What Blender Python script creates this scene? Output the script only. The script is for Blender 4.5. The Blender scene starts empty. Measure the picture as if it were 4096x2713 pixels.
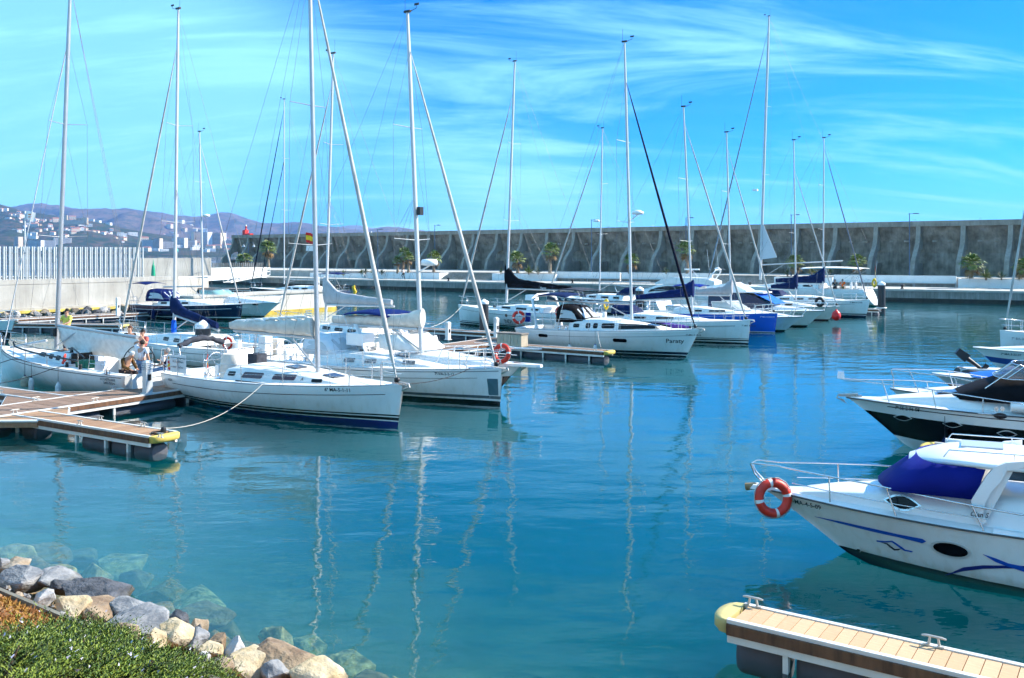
import bpy, bmesh, math, random
from mathutils import Vector, Matrix, noise
R = math.radians
random.seed(7)
SC = bpy.context.scene
COL = SC.collection

# ---------------------------------------------------------------- camera
CAM_H, FPX, HORIZON = 5.2, 3700.0, 1019.0          # eye height (m), focal length (photo px), horizon row
cd = bpy.data.cameras.new('camera')
cam = bpy.data.objects.new('camera', cd); COL.objects.link(cam)
cam.location = (0, 0, CAM_H); cam.rotation_euler = (R(90), 0, 0)
cd.sensor_width = 36.0; cd.lens = FPX * 36 / 4096
cd.shift_y = -(1356.5 - HORIZON) / 4096
cd.clip_start = 0.1; cd.clip_end = 60000
SC.camera = cam

# ---------------------------------------------------------------- light
SUN_EL, SUN_AZ = R(36), R(14)                        # azimuth counted from +X towards +Y
sdir = Vector((math.cos(SUN_EL) * math.cos(SUN_AZ), math.cos(SUN_EL) * math.sin(SUN_AZ), math.sin(SUN_EL)))
sd = bpy.data.lights.new('sun', 'SUN'); sd.energy = 4.0; sd.angle = R(0.53); sd.color = (1.0, 0.93, 0.80)
sun = bpy.data.objects.new('sun', sd); COL.objects.link(sun)
sun.rotation_euler = (-sdir).to_track_quat('-Z', 'Y').to_euler()

def make_world():
    w = bpy.data.worlds.new('World'); SC.world = w; w.use_nodes = True
    nt = w.node_tree; N = nt.nodes; Lk = nt.links; N.clear()
    def n(t, **k):
        o = N.new(t)
        for a, b in k.items(): setattr(o, a, b)
        return o
    sky = n('ShaderNodeTexSky', sky_type='NISHITA', sun_disc=False, sun_elevation=SUN_EL,
            sun_rotation=math.pi / 2 - SUN_AZ, altitude=0, air_density=1.0, dust_density=0.25, ozone_density=2.2)
    hs = n('ShaderNodeHueSaturation'); hs.inputs['Saturation'].default_value = 1.0; hs.inputs['Value'].default_value = 1.0
    hs.inputs['Hue'].default_value = 0.5
    Lk.new(sky.outputs[0], hs.inputs['Color'])
    tn = n('ShaderNodeMix', data_type='RGBA', blend_type='MULTIPLY'); tn.inputs[0].default_value = 1.0
    Lk.new(hs.outputs[0], tn.inputs[6]); tn.inputs[7].default_value = SKY_TINT
    geo = n('ShaderNodeTexCoord')
    sep = n('ShaderNodeSeparateXYZ'); Lk.new(geo.outputs['Generated'], sep.inputs[0])
    def math_(op, a, b=None, c=None):
        m = n('ShaderNodeMath', operation=op)
        for i, v in enumerate((a, b, c)):
            if v is None: continue
            if isinstance(v, (int, float)): m.inputs[i].default_value = v
            else: Lk.new(v, m.inputs[i])
        return m.outputs[0]
    zz = math_('ADD', math_('MAXIMUM', sep.outputs[2], 0.0), 0.30)
    px = math_('DIVIDE', sep.outputs[0], zz); py = math_('DIVIDE', sep.outputs[1], zz)
    cv = n('ShaderNodeCombineXYZ'); Lk.new(px, cv.inputs[0]); Lk.new(py, cv.inputs[1])
    def layer(rot, scale, loc, nscale, detail, dist, lo, hi, rough=0.55, bias=None):
        mp = n('ShaderNodeMapping'); mp.inputs['Rotation'].default_value = (0, 0, rot)
        mp.inputs['Scale'].default_value = scale; mp.inputs['Location'].default_value = loc
        Lk.new(cv.outputs[0], mp.inputs[0])
        t = n('ShaderNodeTexNoise'); t.inputs['Scale'].default_value = nscale; t.inputs['Detail'].default_value = detail
        t.inputs['Distortion'].default_value = dist; t.inputs['Roughness'].default_value = rough
        Lk.new(mp.outputs[0], t.inputs['Vector'])
        mr = n('ShaderNodeMapRange', interpolation_type='SMOOTHSTEP'); mr.inputs[1].default_value = lo; mr.inputs[2].default_value = hi
        Lk.new(math_('ADD', t.outputs[0], bias) if bias else t.outputs[0], mr.inputs[0])
        return mr.outputs[0]
    streak = layer(R(20), (0.42, 1.5, 1), SKY_LOC1, 2.0, 7, 0.9, 0.47, 0.70, 0.60)
    wisps = layer(R(27), (0.8, 3.6, 1), (4.1, 7.7, 0), 2.6, 4, 0.0, 0.45, 0.74, 0.62)
    # the cirrus veil is a front: it thickens towards the left and behind the viewer and breaks up to the right
    front = math_('ADD', math_('MULTIPLY', sep.outputs[0], -0.26), math_('MULTIPLY', sep.outputs[1], -0.12))
    bank = layer(R(35), (0.75, 0.75, 1), SKY_LOC2, 0.75, 1, 0.0, 0.34, 0.60, 0.55, front)
    c = math_('MULTIPLY', bank, math_('ADD', 0.74, math_('MULTIPLY', wisps, 0.22)))
    c = math_('ADD', c, math_('MULTIPLY', streak, math_('SUBTRACT', 0.88, math_('MULTIPLY', bank, 0.35))))
    c = math_('ADD', c, math_('MULTIPLY', wisps, 0.06))
    hz = n('ShaderNodeMapRange', interpolation_type='SMOOTHSTEP'); hz.inputs[1].default_value = 0.0; hz.inputs[2].default_value = 0.12
    hz.inputs[3].default_value = 0.34; hz.inputs[4].default_value = 0.0; Lk.new(sep.outputs[2], hz.inputs[0])
    c = math_('ADD', c, hz.outputs[0])
    c = math_('MINIMUM', math_('MULTIPLY', c, 0.95), 0.95)
    mix = n('ShaderNodeMix', data_type='RGBA'); Lk.new(c, mix.inputs[0])
    Lk.new(tn.outputs[2], mix.inputs[6]); mix.inputs[7].default_value = CLOUD
    bg = n('ShaderNodeBackground'); bg.inputs[1].default_value = SKY_STR
    Lk.new(mix.outputs[2], bg.inputs[0])
    w.cycles.sampling_method = 'MANUAL'; w.cycles.sample_map_resolution = 256
    out = n('ShaderNodeOutputWorld'); Lk.new(bg.outputs[0], out.inputs[0])
SKY_STR = 0.11
SKY_LOC1, SKY_LOC2 = (9.83, 23.6, 0), (13.95, 9.05, 0)
CLOUD = (1.45, 3.5, 5.2, 1); SKY_TINT = (0.006, 0.32, 0.72, 1)
make_world()
SC.view_settings.view_transform = 'Standard'; SC.view_settings.look = 'None'
SC.view_settings.exposure = 1.5; SC.view_settings.gamma = 1.0; SC.view_settings.use_curve_mapping = False
cy = SC.cycles
cy.use_denoising = True; cy.use_adaptive_sampling = True; cy.adaptive_threshold = 0.03; cy.adaptive_min_samples = 16; cy.max_bounces = 5; cy.diffuse_bounces = 2; cy.glossy_bounces = 2
cy.transmission_bounces = 4; cy.transparent_max_bounces = 8; cy.volume_bounces = 1
cy.caustics_reflective = False; cy.caustics_refractive = False; cy.sample_clamp_indirect = 6

# ---------------------------------------------------------------- places
E1 = Vector((math.cos(R(35)), -math.sin(R(35)), 0))   # along the finger pontoons, towards the open basin
E2 = Vector((math.sin(R(35)), math.cos(R(35)), 0))    # along the walkways, away from the viewer
def P(x, y, z=0.0):
    """survey: photo pixel + known height -> point in the place (metres)"""
    Y = (CAM_H - z) * FPX / (y - HORIZON)
    return Vector(((x - 2048) / FPX * Y, Y, z))
def PY(x, y, Y):
    return Vector(((x - 2048) / FPX * Y, Y, CAM_H - (y - HORIZON) * Y / FPX))

# ---------------------------------------------------------------- materials
MATS = {}
def mat(name, col=(0.8, 0.8, 0.8), rough=0.5, metal=0.0, var=0.0, vscale=4.0, bump=0.0, bscale=40.0, spec=0.5,
        col2=None, streak=0.0, coat=0.0, emit=None, alpha=1.0, stretch=(1, 1, 1)):
    if name in MATS: return MATS[name]
    if name.startswith(('canvas', 'cloth', 'furled', 'sail')): spec = 0.12
    m = bpy.data.materials.new(name); m.use_nodes = True; MATS[name] = m
    nt = m.node_tree; N = nt.nodes; L = nt.links
    b = N['Principled BSDF']
    b.inputs['Roughness'].default_value = rough; b.inputs['Metallic'].default_value = metal
    b.inputs['Specular IOR Level'].default_value = spec
    b.inputs['Coat Weight'].default_value = coat
    b.inputs['Base Color'].default_value = (*col, 1)
    b.inputs['Alpha'].default_value = alpha
    if var or col2 or bump or streak:
        tc = N.new('ShaderNodeTexCoord')
        mp = N.new('ShaderNodeMapping'); mp.inputs['Scale'].default_value = stretch
        L.new(tc.outputs['Object'], mp.inputs[0]); vec = mp.outputs[0]
    if var or col2:
        t = N.new('ShaderNodeTexNoise'); t.inputs['Scale'].default_value = vscale; t.inputs['Detail'].default_value = 6
        L.new(vec, t.inputs['Vector'])
        r = N.new('ShaderNodeValToRGB')
        r.color_ramp.elements[0].position = 0.32; r.color_ramp.elements[1].position = 0.68
        c1 = tuple(max(0, c * (1 - var)) for c in col); c2 = col2 if col2 else tuple(min(1, c * (1 + var)) for c in col)
        r.color_ramp.elements[0].color = (*c1, 1); r.color_ramp.elements[1].color = (*c2, 1)
        L.new(t.outputs[0], r.inputs[0]); src = r.outputs[0]
        if streak:
            mp2 = N.new('ShaderNodeMapping'); mp2.inputs['Scale'].default_value = (2.2, 2.2, 0.16)
            L.new(tc.outputs['Object'], mp2.inputs[0])
            t2 = N.new('ShaderNodeTexNoise'); t2.inputs['Scale'].default_value = 1.6; t2.inputs['Detail'].default_value = 8
            t2.inputs['Roughness'].default_value = 0.7
            L.new(mp2.outputs[0], t2.inputs['Vector'])
            mr = N.new('ShaderNodeMapRange'); mr.inputs[1].default_value = 0.42; mr.inputs[2].default_value = 0.66
            mr.inputs[3].default_value = 1.0; mr.inputs[4].default_value = 1 - streak
            L.new(t2.outputs[0], mr.inputs[0])
            mx = N.new('ShaderNodeMix'); mx.data_type = 'RGBA'; mx.blend_type = 'MULTIPLY'; mx.inputs[0].default_value = 1
            L.new(src, mx.inputs[6]); L.new(mr.outputs[0], mx.inputs[7]); src = mx.outputs[2]
        L.new(src, b.inputs['Base Color'])
    if bump:
        t3 = N.new('ShaderNodeTexNoise'); t3.inputs['Scale'].default_value = bscale; t3.inputs['Detail'].default_value = 5
        L.new(vec, t3.inputs['Vector'])
        bp = N.new('ShaderNodeBump'); bp.inputs['Strength'].default_value = bump; bp.inputs['Distance'].default_value = 0.05
        L.new(t3.outputs[0], bp.inputs['Height']); L.new(bp.outputs[0], b.inputs['Normal'])
    if emit:
        b.inputs['Emission Color'].default_value = (*emit[0], 1); b.inputs['Emission Strength'].default_value = emit[1]
    return m

def hull_mat(name, bands, rough=0.22):
    """painted hull: bands = [(height of the lower edge, colour), ...] from the keel upwards, level paint lines"""
    if name in MATS: return MATS[name]
    m = bpy.data.materials.new(name); m.use_nodes = True; MATS[name] = m
    N = m.node_tree.nodes; L = m.node_tree.links; b = N['Principled BSDF']
    b.inputs['Roughness'].default_value = rough; b.inputs['Coat Weight'].default_value = 0.2
    tc = N.new('ShaderNodeTexCoord'); sp = N.new('ShaderNodeSeparateXYZ'); L.new(tc.outputs['Object'], sp.inputs[0])
    mr = N.new('ShaderNodeMapRange'); mr.inputs[1].default_value = -1; mr.inputs[2].default_value = 2
    L.new(sp.outputs[2], mr.inputs[0])
    r = N.new('ShaderNodeValToRGB'); r.color_ramp.interpolation = 'CONSTANT'
    el = r.color_ramp.elements
    el[0].position = 0; el[0].color = (*bands[0][1], 1)
    el[1].position = (bands[1][0] + 1) / 3; el[1].color = (*bands[1][1], 1)
    for z, c in bands[2:]:
        e = el.new((z + 1) / 3); e.color = (*c, 1)
    L.new(mr.outputs[0], r.inputs[0])
    t = N.new('ShaderNodeTexNoise'); t.inputs['Scale'].default_value = 1.1; t.inputs['Detail'].default_value = 7
    L.new(tc.outputs['Object'], t.inputs['Vector'])
    m2 = N.new('ShaderNodeMapRange'); m2.inputs[1].default_value = 0.3; m2.inputs[2].default_value = 0.75
    m2.inputs[3].default_value = 1.0; m2.inputs[4].default_value = 0.86
    L.new(t.outputs[0], m2.inputs[0])
    mx = N.new('ShaderNodeMix'); mx.data_type = 'RGBA'; mx.blend_type = 'MULTIPLY'; mx.inputs[0].default_value = 1
    L.new(r.outputs[0], mx.inputs[6]); L.new(m2.outputs[0], mx.inputs[7])
    # waterline scum and run marks
    mp = N.new('ShaderNodeMapping'); mp.inputs['Scale'].default_value = (3.0, 3.0, 0.5); L.new(tc.outputs['Object'], mp.inputs[0])
    t2 = N.new('ShaderNodeTexNoise'); t2.inputs['Scale'].default_value = 2.2; t2.inputs['Detail'].default_value = 5; L.new(mp.outputs[0], t2.inputs['Vector'])
    gr = N.new('ShaderNodeMapRange'); gr.inputs[1].default_value = 0.50; gr.inputs[2].default_value = 0.75; gr.inputs[4].default_value = 0.5; L.new(t2.outputs[0], gr.inputs[0])
    lo = N.new('ShaderNodeMapRange'); lo.inputs[1].default_value = 0.9; lo.inputs[2].default_value = 0.1; lo.inputs[3].default_value = 0.12; L.new(sp.outputs[2], lo.inputs[0])
    mu = N.new('ShaderNodeMath'); mu.operation = 'MULTIPLY'; L.new(gr.outputs[0], mu.inputs[0]); L.new(lo.outputs[0], mu.inputs[1])
    m3 = N.new('ShaderNodeMix'); m3.data_type = 'RGBA'; m3.blend_type = 'MULTIPLY'; L.new(mu.outputs[0], m3.inputs[0]); L.new(mx.outputs[2], m3.inputs[6]); m3.inputs[7].default_value = (0.62, 0.55, 0.40, 1)
    L.new(m3.outputs[2], b.inputs['Base Color'])
    return m

WHITE = (0.84, 0.84, 0.83); NAVY = (0.003, 0.007, 0.035); BLACK = (0.005, 0.005, 0.007)
gel = lambda: mat('gelcoat_white', WHITE, 0.28, var=0.04, vscale=2.0, coat=0.2)
deckm = lambda: mat('deck_white', (0.74, 0.74, 0.72), 0.55, var=0.06, vscale=3, bump=0.05, bscale=120)
alu = lambda: mat('aluminium_anodised', (0.42, 0.43, 0.44), 0.38, 0.55, var=0.06, vscale=3)
mastw = lambda: mat('mast_paint_white', (0.52, 0.53, 0.54), 0.35, 0.15, var=0.05, vscale=2)
steel = lambda: mat('stainless_steel', (0.70, 0.71, 0.72), 0.22, 0.9)
wirem = lambda: mat('rigging_wire', (0.16, 0.165, 0.175), 0.45, 0.4)
glassm = lambda: mat('dark_window', (0.004, 0.004, 0.006), 0.12, spec=0.25)
blackp = lambda: mat('black_plastic', (0.006, 0.006, 0.007), 0.45)
ropew = lambda: mat('rope_pale', (0.5, 0.47, 0.42), 0.85, var=0.25, vscale=40, bump=0.4, bscale=200)
ropek = lambda: mat('rope_black', (0.02, 0.02, 0.022), 0.85)
navyc = lambda: mat('canvas_navy', (0.004, 0.014, 0.065), 0.75, var=0.3, vscale=5, bump=0.25, bscale=9)
bluec = lambda: mat('canvas_blue', (0.004, 0.024, 0.24), 0.7, var=0.22, vscale=3, bump=0.2, bscale=8)
creamc = lambda: mat('canvas_cream', (0.62, 0.58, 0.52), 0.85, var=0.14, vscale=4, bump=0.35, bscale=9)
whitec = lambda: mat('canvas_white', (0.78, 0.77, 0.74), 0.8, var=0.08, vscale=4, bump=0.3, bscale=8)
greyc = lambda: mat('canvas_grey', (0.05, 0.055, 0.07), 0.8, var=0.3, vscale=6, bump=0.35, bscale=14)
inkm = lambda: mat('lettering_dark', (0.005, 0.006, 0.014), 0.5)
redm = lambda: mat('lifebuoy_red', (0.62, 0.03, 0.012), 0.5, var=0.15, vscale=9)
yellowm = lambda: mat('plastic_yellow', (0.78, 0.50, 0.02), 0.5, var=0.15, vscale=5)
fendw = lambda: mat('fender_white', (0.66, 0.66, 0.64), 0.5, var=0.12, vscale=7)

# ---------------------------------------------------------------- mesh builder
class MB:
    def __init__(s): s.v = []; s.f = []; s.m = []; s.sm = []
    def add(s, vs, fs, mi=0, smooth=False, M=None):
        o = len(s.v)
        s.v += [tuple(M @ Vector(p)) if M else tuple(p) for p in vs]
        for f in fs:
            s.f.append(tuple(i + o for i in f)); s.m.append(mi); s.sm.append(smooth)
        return s
    def box(s, c, d, mi=0, M=None, rz=0.0, taper=1.0):
        x, y, z = (k / 2 for k in d)
        vs = []
        for sz in (-1, 1):
            k = 1 if sz < 0 else taper
            for sx, sy in ((-1, -1), (1, -1), (1, 1), (-1, 1)):
                p = Vector((sx * x * k, sy * y * k, sz * z))
                if rz: p = Matrix.Rotation(rz, 3, 'Z') @ p
                vs.append((p.x + c[0], p.y + c[1], p.z + c[2]))
        return s.add(vs, [(3, 2, 1, 0), (4, 5, 6, 7), (0, 1, 5, 4), (1, 2, 6, 5), (2, 3, 7, 6), (3, 0, 4, 7)], mi, False, M)
    def loft(s, rings, mi=0, closed=True, cap0=True, cap1=True, smooth=True, M=None):
        n = len(rings[0]); vs = [p for r in rings for p in r]; fs = []
        k = n if closed else n - 1
        for i in range(len(rings) - 1):
            for j in range(k):
                a = i * n + j; b = i * n + (j + 1) % n
                fs.append((a, b, b + n, a + n))
        s.add(vs, fs, mi, smooth, M)
        if closed and cap0: s.add(rings[0], [tuple(range(n - 1, -1, -1))], mi, False, M)
        if closed and cap1: s.add(rings[-1], [tuple(range(n))], mi, False, M)
        return s
    def tube(s, pts, r=0.02, n=6, mi=0, ry=None, caps=True, M=None, smooth=True):
        pts = [Vector(p) for p in pts]; rings = []
        prev = None
        for i, p in enumerate(pts):
            d = (pts[min(i + 1, len(pts) - 1)] - pts[max(i - 1, 0)]).normalized()
            if prev is None:
                up = Vector((0, 0, 1)) if abs(d.z) < 0.9 else Vector((1, 0, 0))
                a = d.cross(up).normalized()
            else:
                a = (prev - d * prev.dot(d)).normalized()
            prev = a; b = d.cross(a)
            ra = r[i] if isinstance(r, (list, tuple)) else r
            rb = ra if ry is None else ra * ry
            rings.append([p + a * math.cos(2 * math.pi * j / n) * ra + b * math.sin(2 * math.pi * j / n) * rb for j in range(n)])
        return s.loft(rings, mi, True, caps, caps, smooth, M)
    def lathe(s, prof, n=12, mi=0, M=None, smooth=True):
        rings = [[(r * math.cos(2 * math.pi * j / n), r * math.sin(2 * math.pi * j / n), z) for j in range(n)] for r, z in prof]
        return s.loft(rings, mi, True, True, True, smooth, M)
    def prism(s, poly, z0, z1, mi=0, M=None, smooth=False):
        n = len(poly)
        vs = [(x, y, z0) for x, y in poly] + [(x, y, z1) for x, y in poly]
        fs = [tuple(range(n - 1, -1, -1)), tuple(range(n, 2 * n))] + [(i, (i + 1) % n, n + (i + 1) % n, n + i) for i in range(n)]
        return s.add(vs, fs, mi, smooth, M)
    def torus(s, R_, r, n=20, k=8, mi=0, M=None, mi_f=None):
        vs = []; fs = []
        for i in range(n):
            a = 2 * math.pi * i / n
            for j in range(k):
                b = 2 * math.pi * j / k; q = R_ + r * math.cos(b)
                vs.append((q * math.cos(a), q * math.sin(a), r * math.sin(b)))
        o = 0
        for i in range(n):
            for j in range(k):
                f = [(i * k + j, i * k + (j + 1) % k, ((i + 1) % n) * k + (j + 1) % k, ((i + 1) % n) * k + j)]
                fs.append((f[0], mi_f(i) if mi_f else mi))
        base = len(s.v)
        s.v += [tuple(M @ Vector(p)) if M else p for p in vs]
        for f, mm in fs:
            s.f.append(tuple(q + base for q in f)); s.m.append(mm); s.sm.append(True)
        return s
    def mesh(s, name, mats):
        me = bpy.data.meshes.new(name)
        me.from_pydata(s.v, [], s.f); me.validate(verbose=False)
        for m in (mats if isinstance(mats, (list, tuple)) else [mats]): me.materials.append(m)
        if len(me.polygons) == len(s.f):
            me.polygons.foreach_set('material_index', s.m); me.polygons.foreach_set('use_smooth', s.sm)
        return me
    def build(s, name, mats, parent=None, loc=None, rot=None):
        o = bpy.data.objects.new(name, s.mesh(name, mats)); COL.objects.link(o)
        if parent: o.parent = parent
        if loc is not None: o.location = loc
        if rot is not None: o.rotation_euler = rot
        return o

def link(name, me, parent=None, loc=(0, 0, 0), rot=(0, 0, 0), sc=None):
    o = bpy.data.objects.new(name, me); COL.objects.link(o)
    if parent: o.parent = parent
    o.location = loc; o.rotation_euler = rot
    if sc is not None: o.scale = sc
    return o
def tag(o, label, cat, group=None, kind=None):
    if label: o['label'] = label
    if cat: o['category'] = cat
    if group: o['group'] = group
    if kind: o['kind'] = kind
    return o
def thing(name, label, cat, loc=(0, 0, 0), rz=0.0, group=None):
    o = bpy.data.objects.new(name, None); COL.objects.link(o)
    o.location = loc; o.rotation_euler = (0, 0, rz); o.empty_display_size = 0.3
    return tag(o, label, cat, group)
def struct(o):
    o['kind'] = 'structure'; return o
def copy_tree(o, parent=None):
    c = o.copy(); COL.objects.link(c); c.parent = parent
    for ch in o.children: copy_tree(ch, c)
    return c
def lerp(a, b, t): return a + (b - a) * t
def sag(a, b, d, n=10):
    a = Vector(a); b = Vector(b)
    return [a.lerp(b, i / n) + Vector((0, 0, -d * 4 * (i / n) * (1 - i / n))) for i in range(n + 1)]
def interp(tab, x):
    if x <= tab[0][0]: return tab[0][1]
    for (a, u), (b, v) in zip(tab, tab[1:]):
        if x <= b: return u + (v - u) * (x - a) / (b - a)
    return tab[-1][1]

TXT = {}
def warm_text(bodies):
    """outline lettering as flat faces at size 1, all strings in one go"""
    obs = []
    for body in bodies:
        cu = bpy.data.curves.new('lettering', 'FONT'); cu.body = body; cu.size = 1.0; cu.resolution_u = 2; cu.offset = 0.012
        o = bpy.data.objects.new('lettering', cu); COL.objects.link(o); obs.append((body, o, cu))
    dg = bpy.context.evaluated_depsgraph_get(); dg.update()
    for body, o, cu in obs:
        ev = o.evaluated_get(dg); me = ev.to_mesh()
        TXT[body] = ([(v.co.x, v.co.y) for v in me.vertices], [tuple(p.vertices) for p in me.polygons]); ev.to_mesh_clear()
    for body, o, cu in obs: bpy.data.objects.remove(o); bpy.data.curves.remove(cu)
warm_text(['12', '260', '6ª MA-5-1-11', '6ª-MA-4-5-09', '7ª BA-2-195-09', '7ª MA-2-47-07', '7ª MA-3-22-07', '7ª MA-4-250-01', '7ª MA-4-55-06', '7ª SE-2-96-08', '7ª-MA-4-12-98', '7ª-MA-4-68-14', '7ª-MA-4-70-14', '7ª-VA-1-4-10', '7ª-VA-2-2-12', '99-01', 'A', 'ACCASTILLAGE', 'BARCO DE PRACTICAS', 'CENTRO DE ENSEÑANZAS NAUTICAS', 'Clan S', 'DIFFUSION', 'H32A', 'Hanse', 'INDI', 'Paraty', 'REAL CLUB MEDITERRANEO'])
def lettering(body, size, f, parent, material=None, name='lettering', shear=0.0, width=1.0, anchor=0.0):
    if body not in TXT: warm_text([body])
    vs, fs = TXT[body]; vs = [((x + shear * y) * size * width, y * size) for x, y in vs]
    w = max(v[0] for v in vs) if vs else 0
    me = bpy.data.meshes.new(name); me.from_pydata([tuple(f(x - anchor * w, y)) for x, y in vs], [], fs)
    me.materials.append(material or inkm())
    o = bpy.data.objects.new(name, me); COL.objects.link(o); o.parent = parent
    return o
def rounded(w, h, r, n=4, skew=0.0):
    """rounded rectangle outline centred on the origin"""
    pts = []
    for cx, cy, a0 in ((w / 2 - r, h / 2 - r, 0), (-w / 2 + r, h / 2 - r, 90), (-w / 2 + r, -h / 2 + r, 180), (w / 2 - r, -h / 2 + r, 270)):
        for i in range(n + 1):
            a = R(a0 + 90 * i / n); pts.append((cx + r * math.cos(a), cy + r * math.sin(a)))
    return [(x + skew * y, y) for x, y in pts]
def ellipse(w, h, n=20): return [(w / 2 * math.cos(2 * math.pi * i / n), h / 2 * math.sin(2 * math.pi * i / n)) for i in range(n)]
def lens(w, h, n=10):
    top = [(-w / 2 + w * i / n, h / 2 * math.sin(math.pi * i / n)) for i in range(n + 1)]
    return top + [(-x, -y) for x, y in top[1:-1]]
def plate(poly, f, name, m, parent, t=0.012):
    """thin panel with thickness, its outline mapped on a surface by f(u, v, out)"""
    n = len(poly)
    a = [f(u, v, 0.001) for u, v in poly]; b = [f(u, v, t) for u, v in poly]
    c0 = f(sum(p[0] for p in poly) / n, sum(p[1] for p in poly) / n, t)
    vs = a + b + [c0]
    fs = [(i, (i + 1) % n, n + (i + 1) % n, n + i) for i in range(n)] + [(n + i, n + (i + 1) % n, 2 * n) for i in range(n)]
    mb = MB(); mb.add(vs, fs); return mb.build(name, m, parent)
# ================================================================ THE SETTING
def sheet(name, poly, z, m, sub=0):
    mb = MB(); mb.add([(p[0], p[1], z) for p in poly], [tuple(range(len(poly)))])
    return struct(mb.build(name, m))

WATER_SCATTER = 0.052
def water_material():
    m = bpy.data.materials.new('harbour_water'); m.use_nodes = True
    nt = m.node_tree; N = nt.nodes; L = nt.links; N.clear()
    tc = N.new('ShaderNodeTexCoord')
    def noise_(scale, det, sc=(1, 1, 1), rot=0.0, dist=0.0):
        mp = N.new('ShaderNodeMapping'); mp.inputs['Scale'].default_value = sc; mp.inputs['Rotation'].default_value = (0, 0, rot)
        L.new(tc.outputs['Object'], mp.inputs[0])
        t = N.new('ShaderNodeTexNoise'); t.inputs['Scale'].default_value = scale; t.inputs['Detail'].default_value = det
        t.inputs['Distortion'].default_value = dist
        L.new(mp.outputs[0], t.inputs['Vector']); return t.outputs[0]
    def mth(op, a, b):
        q = N.new('ShaderNodeMath'); q.operation = op
        for i, v in enumerate((a, b)):
            if isinstance(v, (int, float)): q.inputs[i].default_value = v
            else: L.new(v, q.inputs[i])
        return q.outputs[0]
    gust = N.new('ShaderNodeMapRange'); gust.inputs[1].default_value = 0.40; gust.inputs[2].default_value = 0.62
    gust.inputs[3].default_value = 0.35; gust.inputs[4].default_value = 1.0
    L.new(noise_(0.06, 1, (1, 1, 1), 0.4), gust.inputs[0])
    big = noise_(0.55, 1, (0.8, 1.4, 1), 0.25)
    rip = noise_(2.4, 2, (0.75, 1.5, 1), -0.15)
    fine = noise_(8.0, 1, (0.8, 1.3, 1), 0.1)
    hgt = mth('ADD', mth('MULTIPLY', big, 0.030), mth('MULTIPLY', gust.outputs[0], mth('ADD', mth('MULTIPLY', rip, 0.0115), mth('MULTIPLY', fine, 0.0026))))
    bp = N.new('ShaderNodeBump'); bp.inputs['Strength'].default_value = 1.0; bp.inputs['Distance'].default_value = 1.0
    L.new(hgt, bp.inputs['Height'])
    # Schlick reflectance, the same from above and below
    gm = N.new('ShaderNodeNewGeometry'); dt = N.new('ShaderNodeVectorMath'); dt.operation = 'DOT_PRODUCT'
    L.new(gm.outputs['Incoming'], dt.inputs[0]); L.new(bp.outputs[0], dt.inputs[1])
    q1 = mth('SUBTRACT', 1.0, mth('MINIMUM', mth('ABSOLUTE', dt.outputs['Value'], 0), 1.0))
    fr = mth('ADD', 0.024, mth('MULTIPLY', mth('POWER', q1, 5.0), 0.976))
    gl = N.new('ShaderNodeBsdfGlossy'); gl.inputs['Roughness'].default_value = 0.02; gl.inputs['Color'].default_value = (1, 1, 1, 1)
    L.new(bp.outputs[0], gl.inputs['Normal'])
    tr = N.new('ShaderNodeBsdfTransparent')
    mix = N.new('ShaderNodeMixShader'); L.new(fr, mix.inputs[0])
    L.new(tr.outputs[0], mix.inputs[1]); L.new(gl.outputs[0], mix.inputs[2])
    # slightly cloudy green-blue harbour water: scattering and absorption per metre
    vs_ = N.new('ShaderNodeVolumeScatter'); vs_.inputs['Color'].default_value = (0.010, 0.70, 0.78, 1); vs_.inputs['Density'].default_value = WATER_SCATTER; vs_.inputs['Anisotropy'].default_value = 0.0
    va = N.new('ShaderNodeVolumeAbsorption'); va.inputs['Color'].default_value = (0.45, 0.74, 0.77, 1); va.inputs['Density'].default_value = 0.56
    ad = N.new('ShaderNodeAddShader'); L.new(vs_.outputs[0], ad.inputs[0]); L.new(va.outputs[0], ad.inputs[1])
    out = N.new('ShaderNodeOutputMaterial')
    L.new(mix.outputs[0], out.inputs['Surface']); L.new(ad.outputs[0], out.inputs['Volume'])
    m.cycles.homogeneous_volume = True
    return m

# water: one sheet from under the near bank to the far shore
S_N = 7.9                                     # waterline of the near bank, measured along E2
def shore(a, n, z=0.0): return E1 * a + E2 * n + Vector((0, 0, z))
mb = MB()
w0 = shore(-60, 5.0); w1 = shore(60, 5.0)
mb.add([(w0.x, w0.y, 0), (w1.x, w1.y, 0), (6000, 2000, 0), (6000, 9000, 0), (-6000, 9000, 0), (-6000, 2000, 0)], [(0, 1, 2, 3, 4, 5)])
water = struct(mb.build('water', water_material()))
bedm = mat('seabed_weed', (0.05, 0.06, 0.045), 0.9, col2=(0.12, 0.13, 0.09), vscale=0.9)
mb = MB()
rows = [(3.0, 0.2), (6.5, -0.05), (8.5, -0.75), (11, -1.5), (15, -2.5), (22, -3.4), (60, -3.6), (9000, -3.8)]
vs = []; fs = []
for n_, z_ in rows:
    for a_ in (-6000, -60, -30, -15, -5, 5, 15, 30, 60, 6000):
        if n_ > 1000: vs.append((a_, 9000, z_))
        else:
            q = shore(max(-80, min(80, a_)) if n_ < 60 else a_, n_, z_)
            vs.append(tuple(q))
for i in range(len(rows) - 1):
    for j in range(9):
        fs.append((i * 10 + j, i * 10 + j + 1, i * 10 + 11 + j, i * 10 + 10 + j))
mb.add(vs, fs, 0, True)
struct(mb.build('seabed', bedm))

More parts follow.
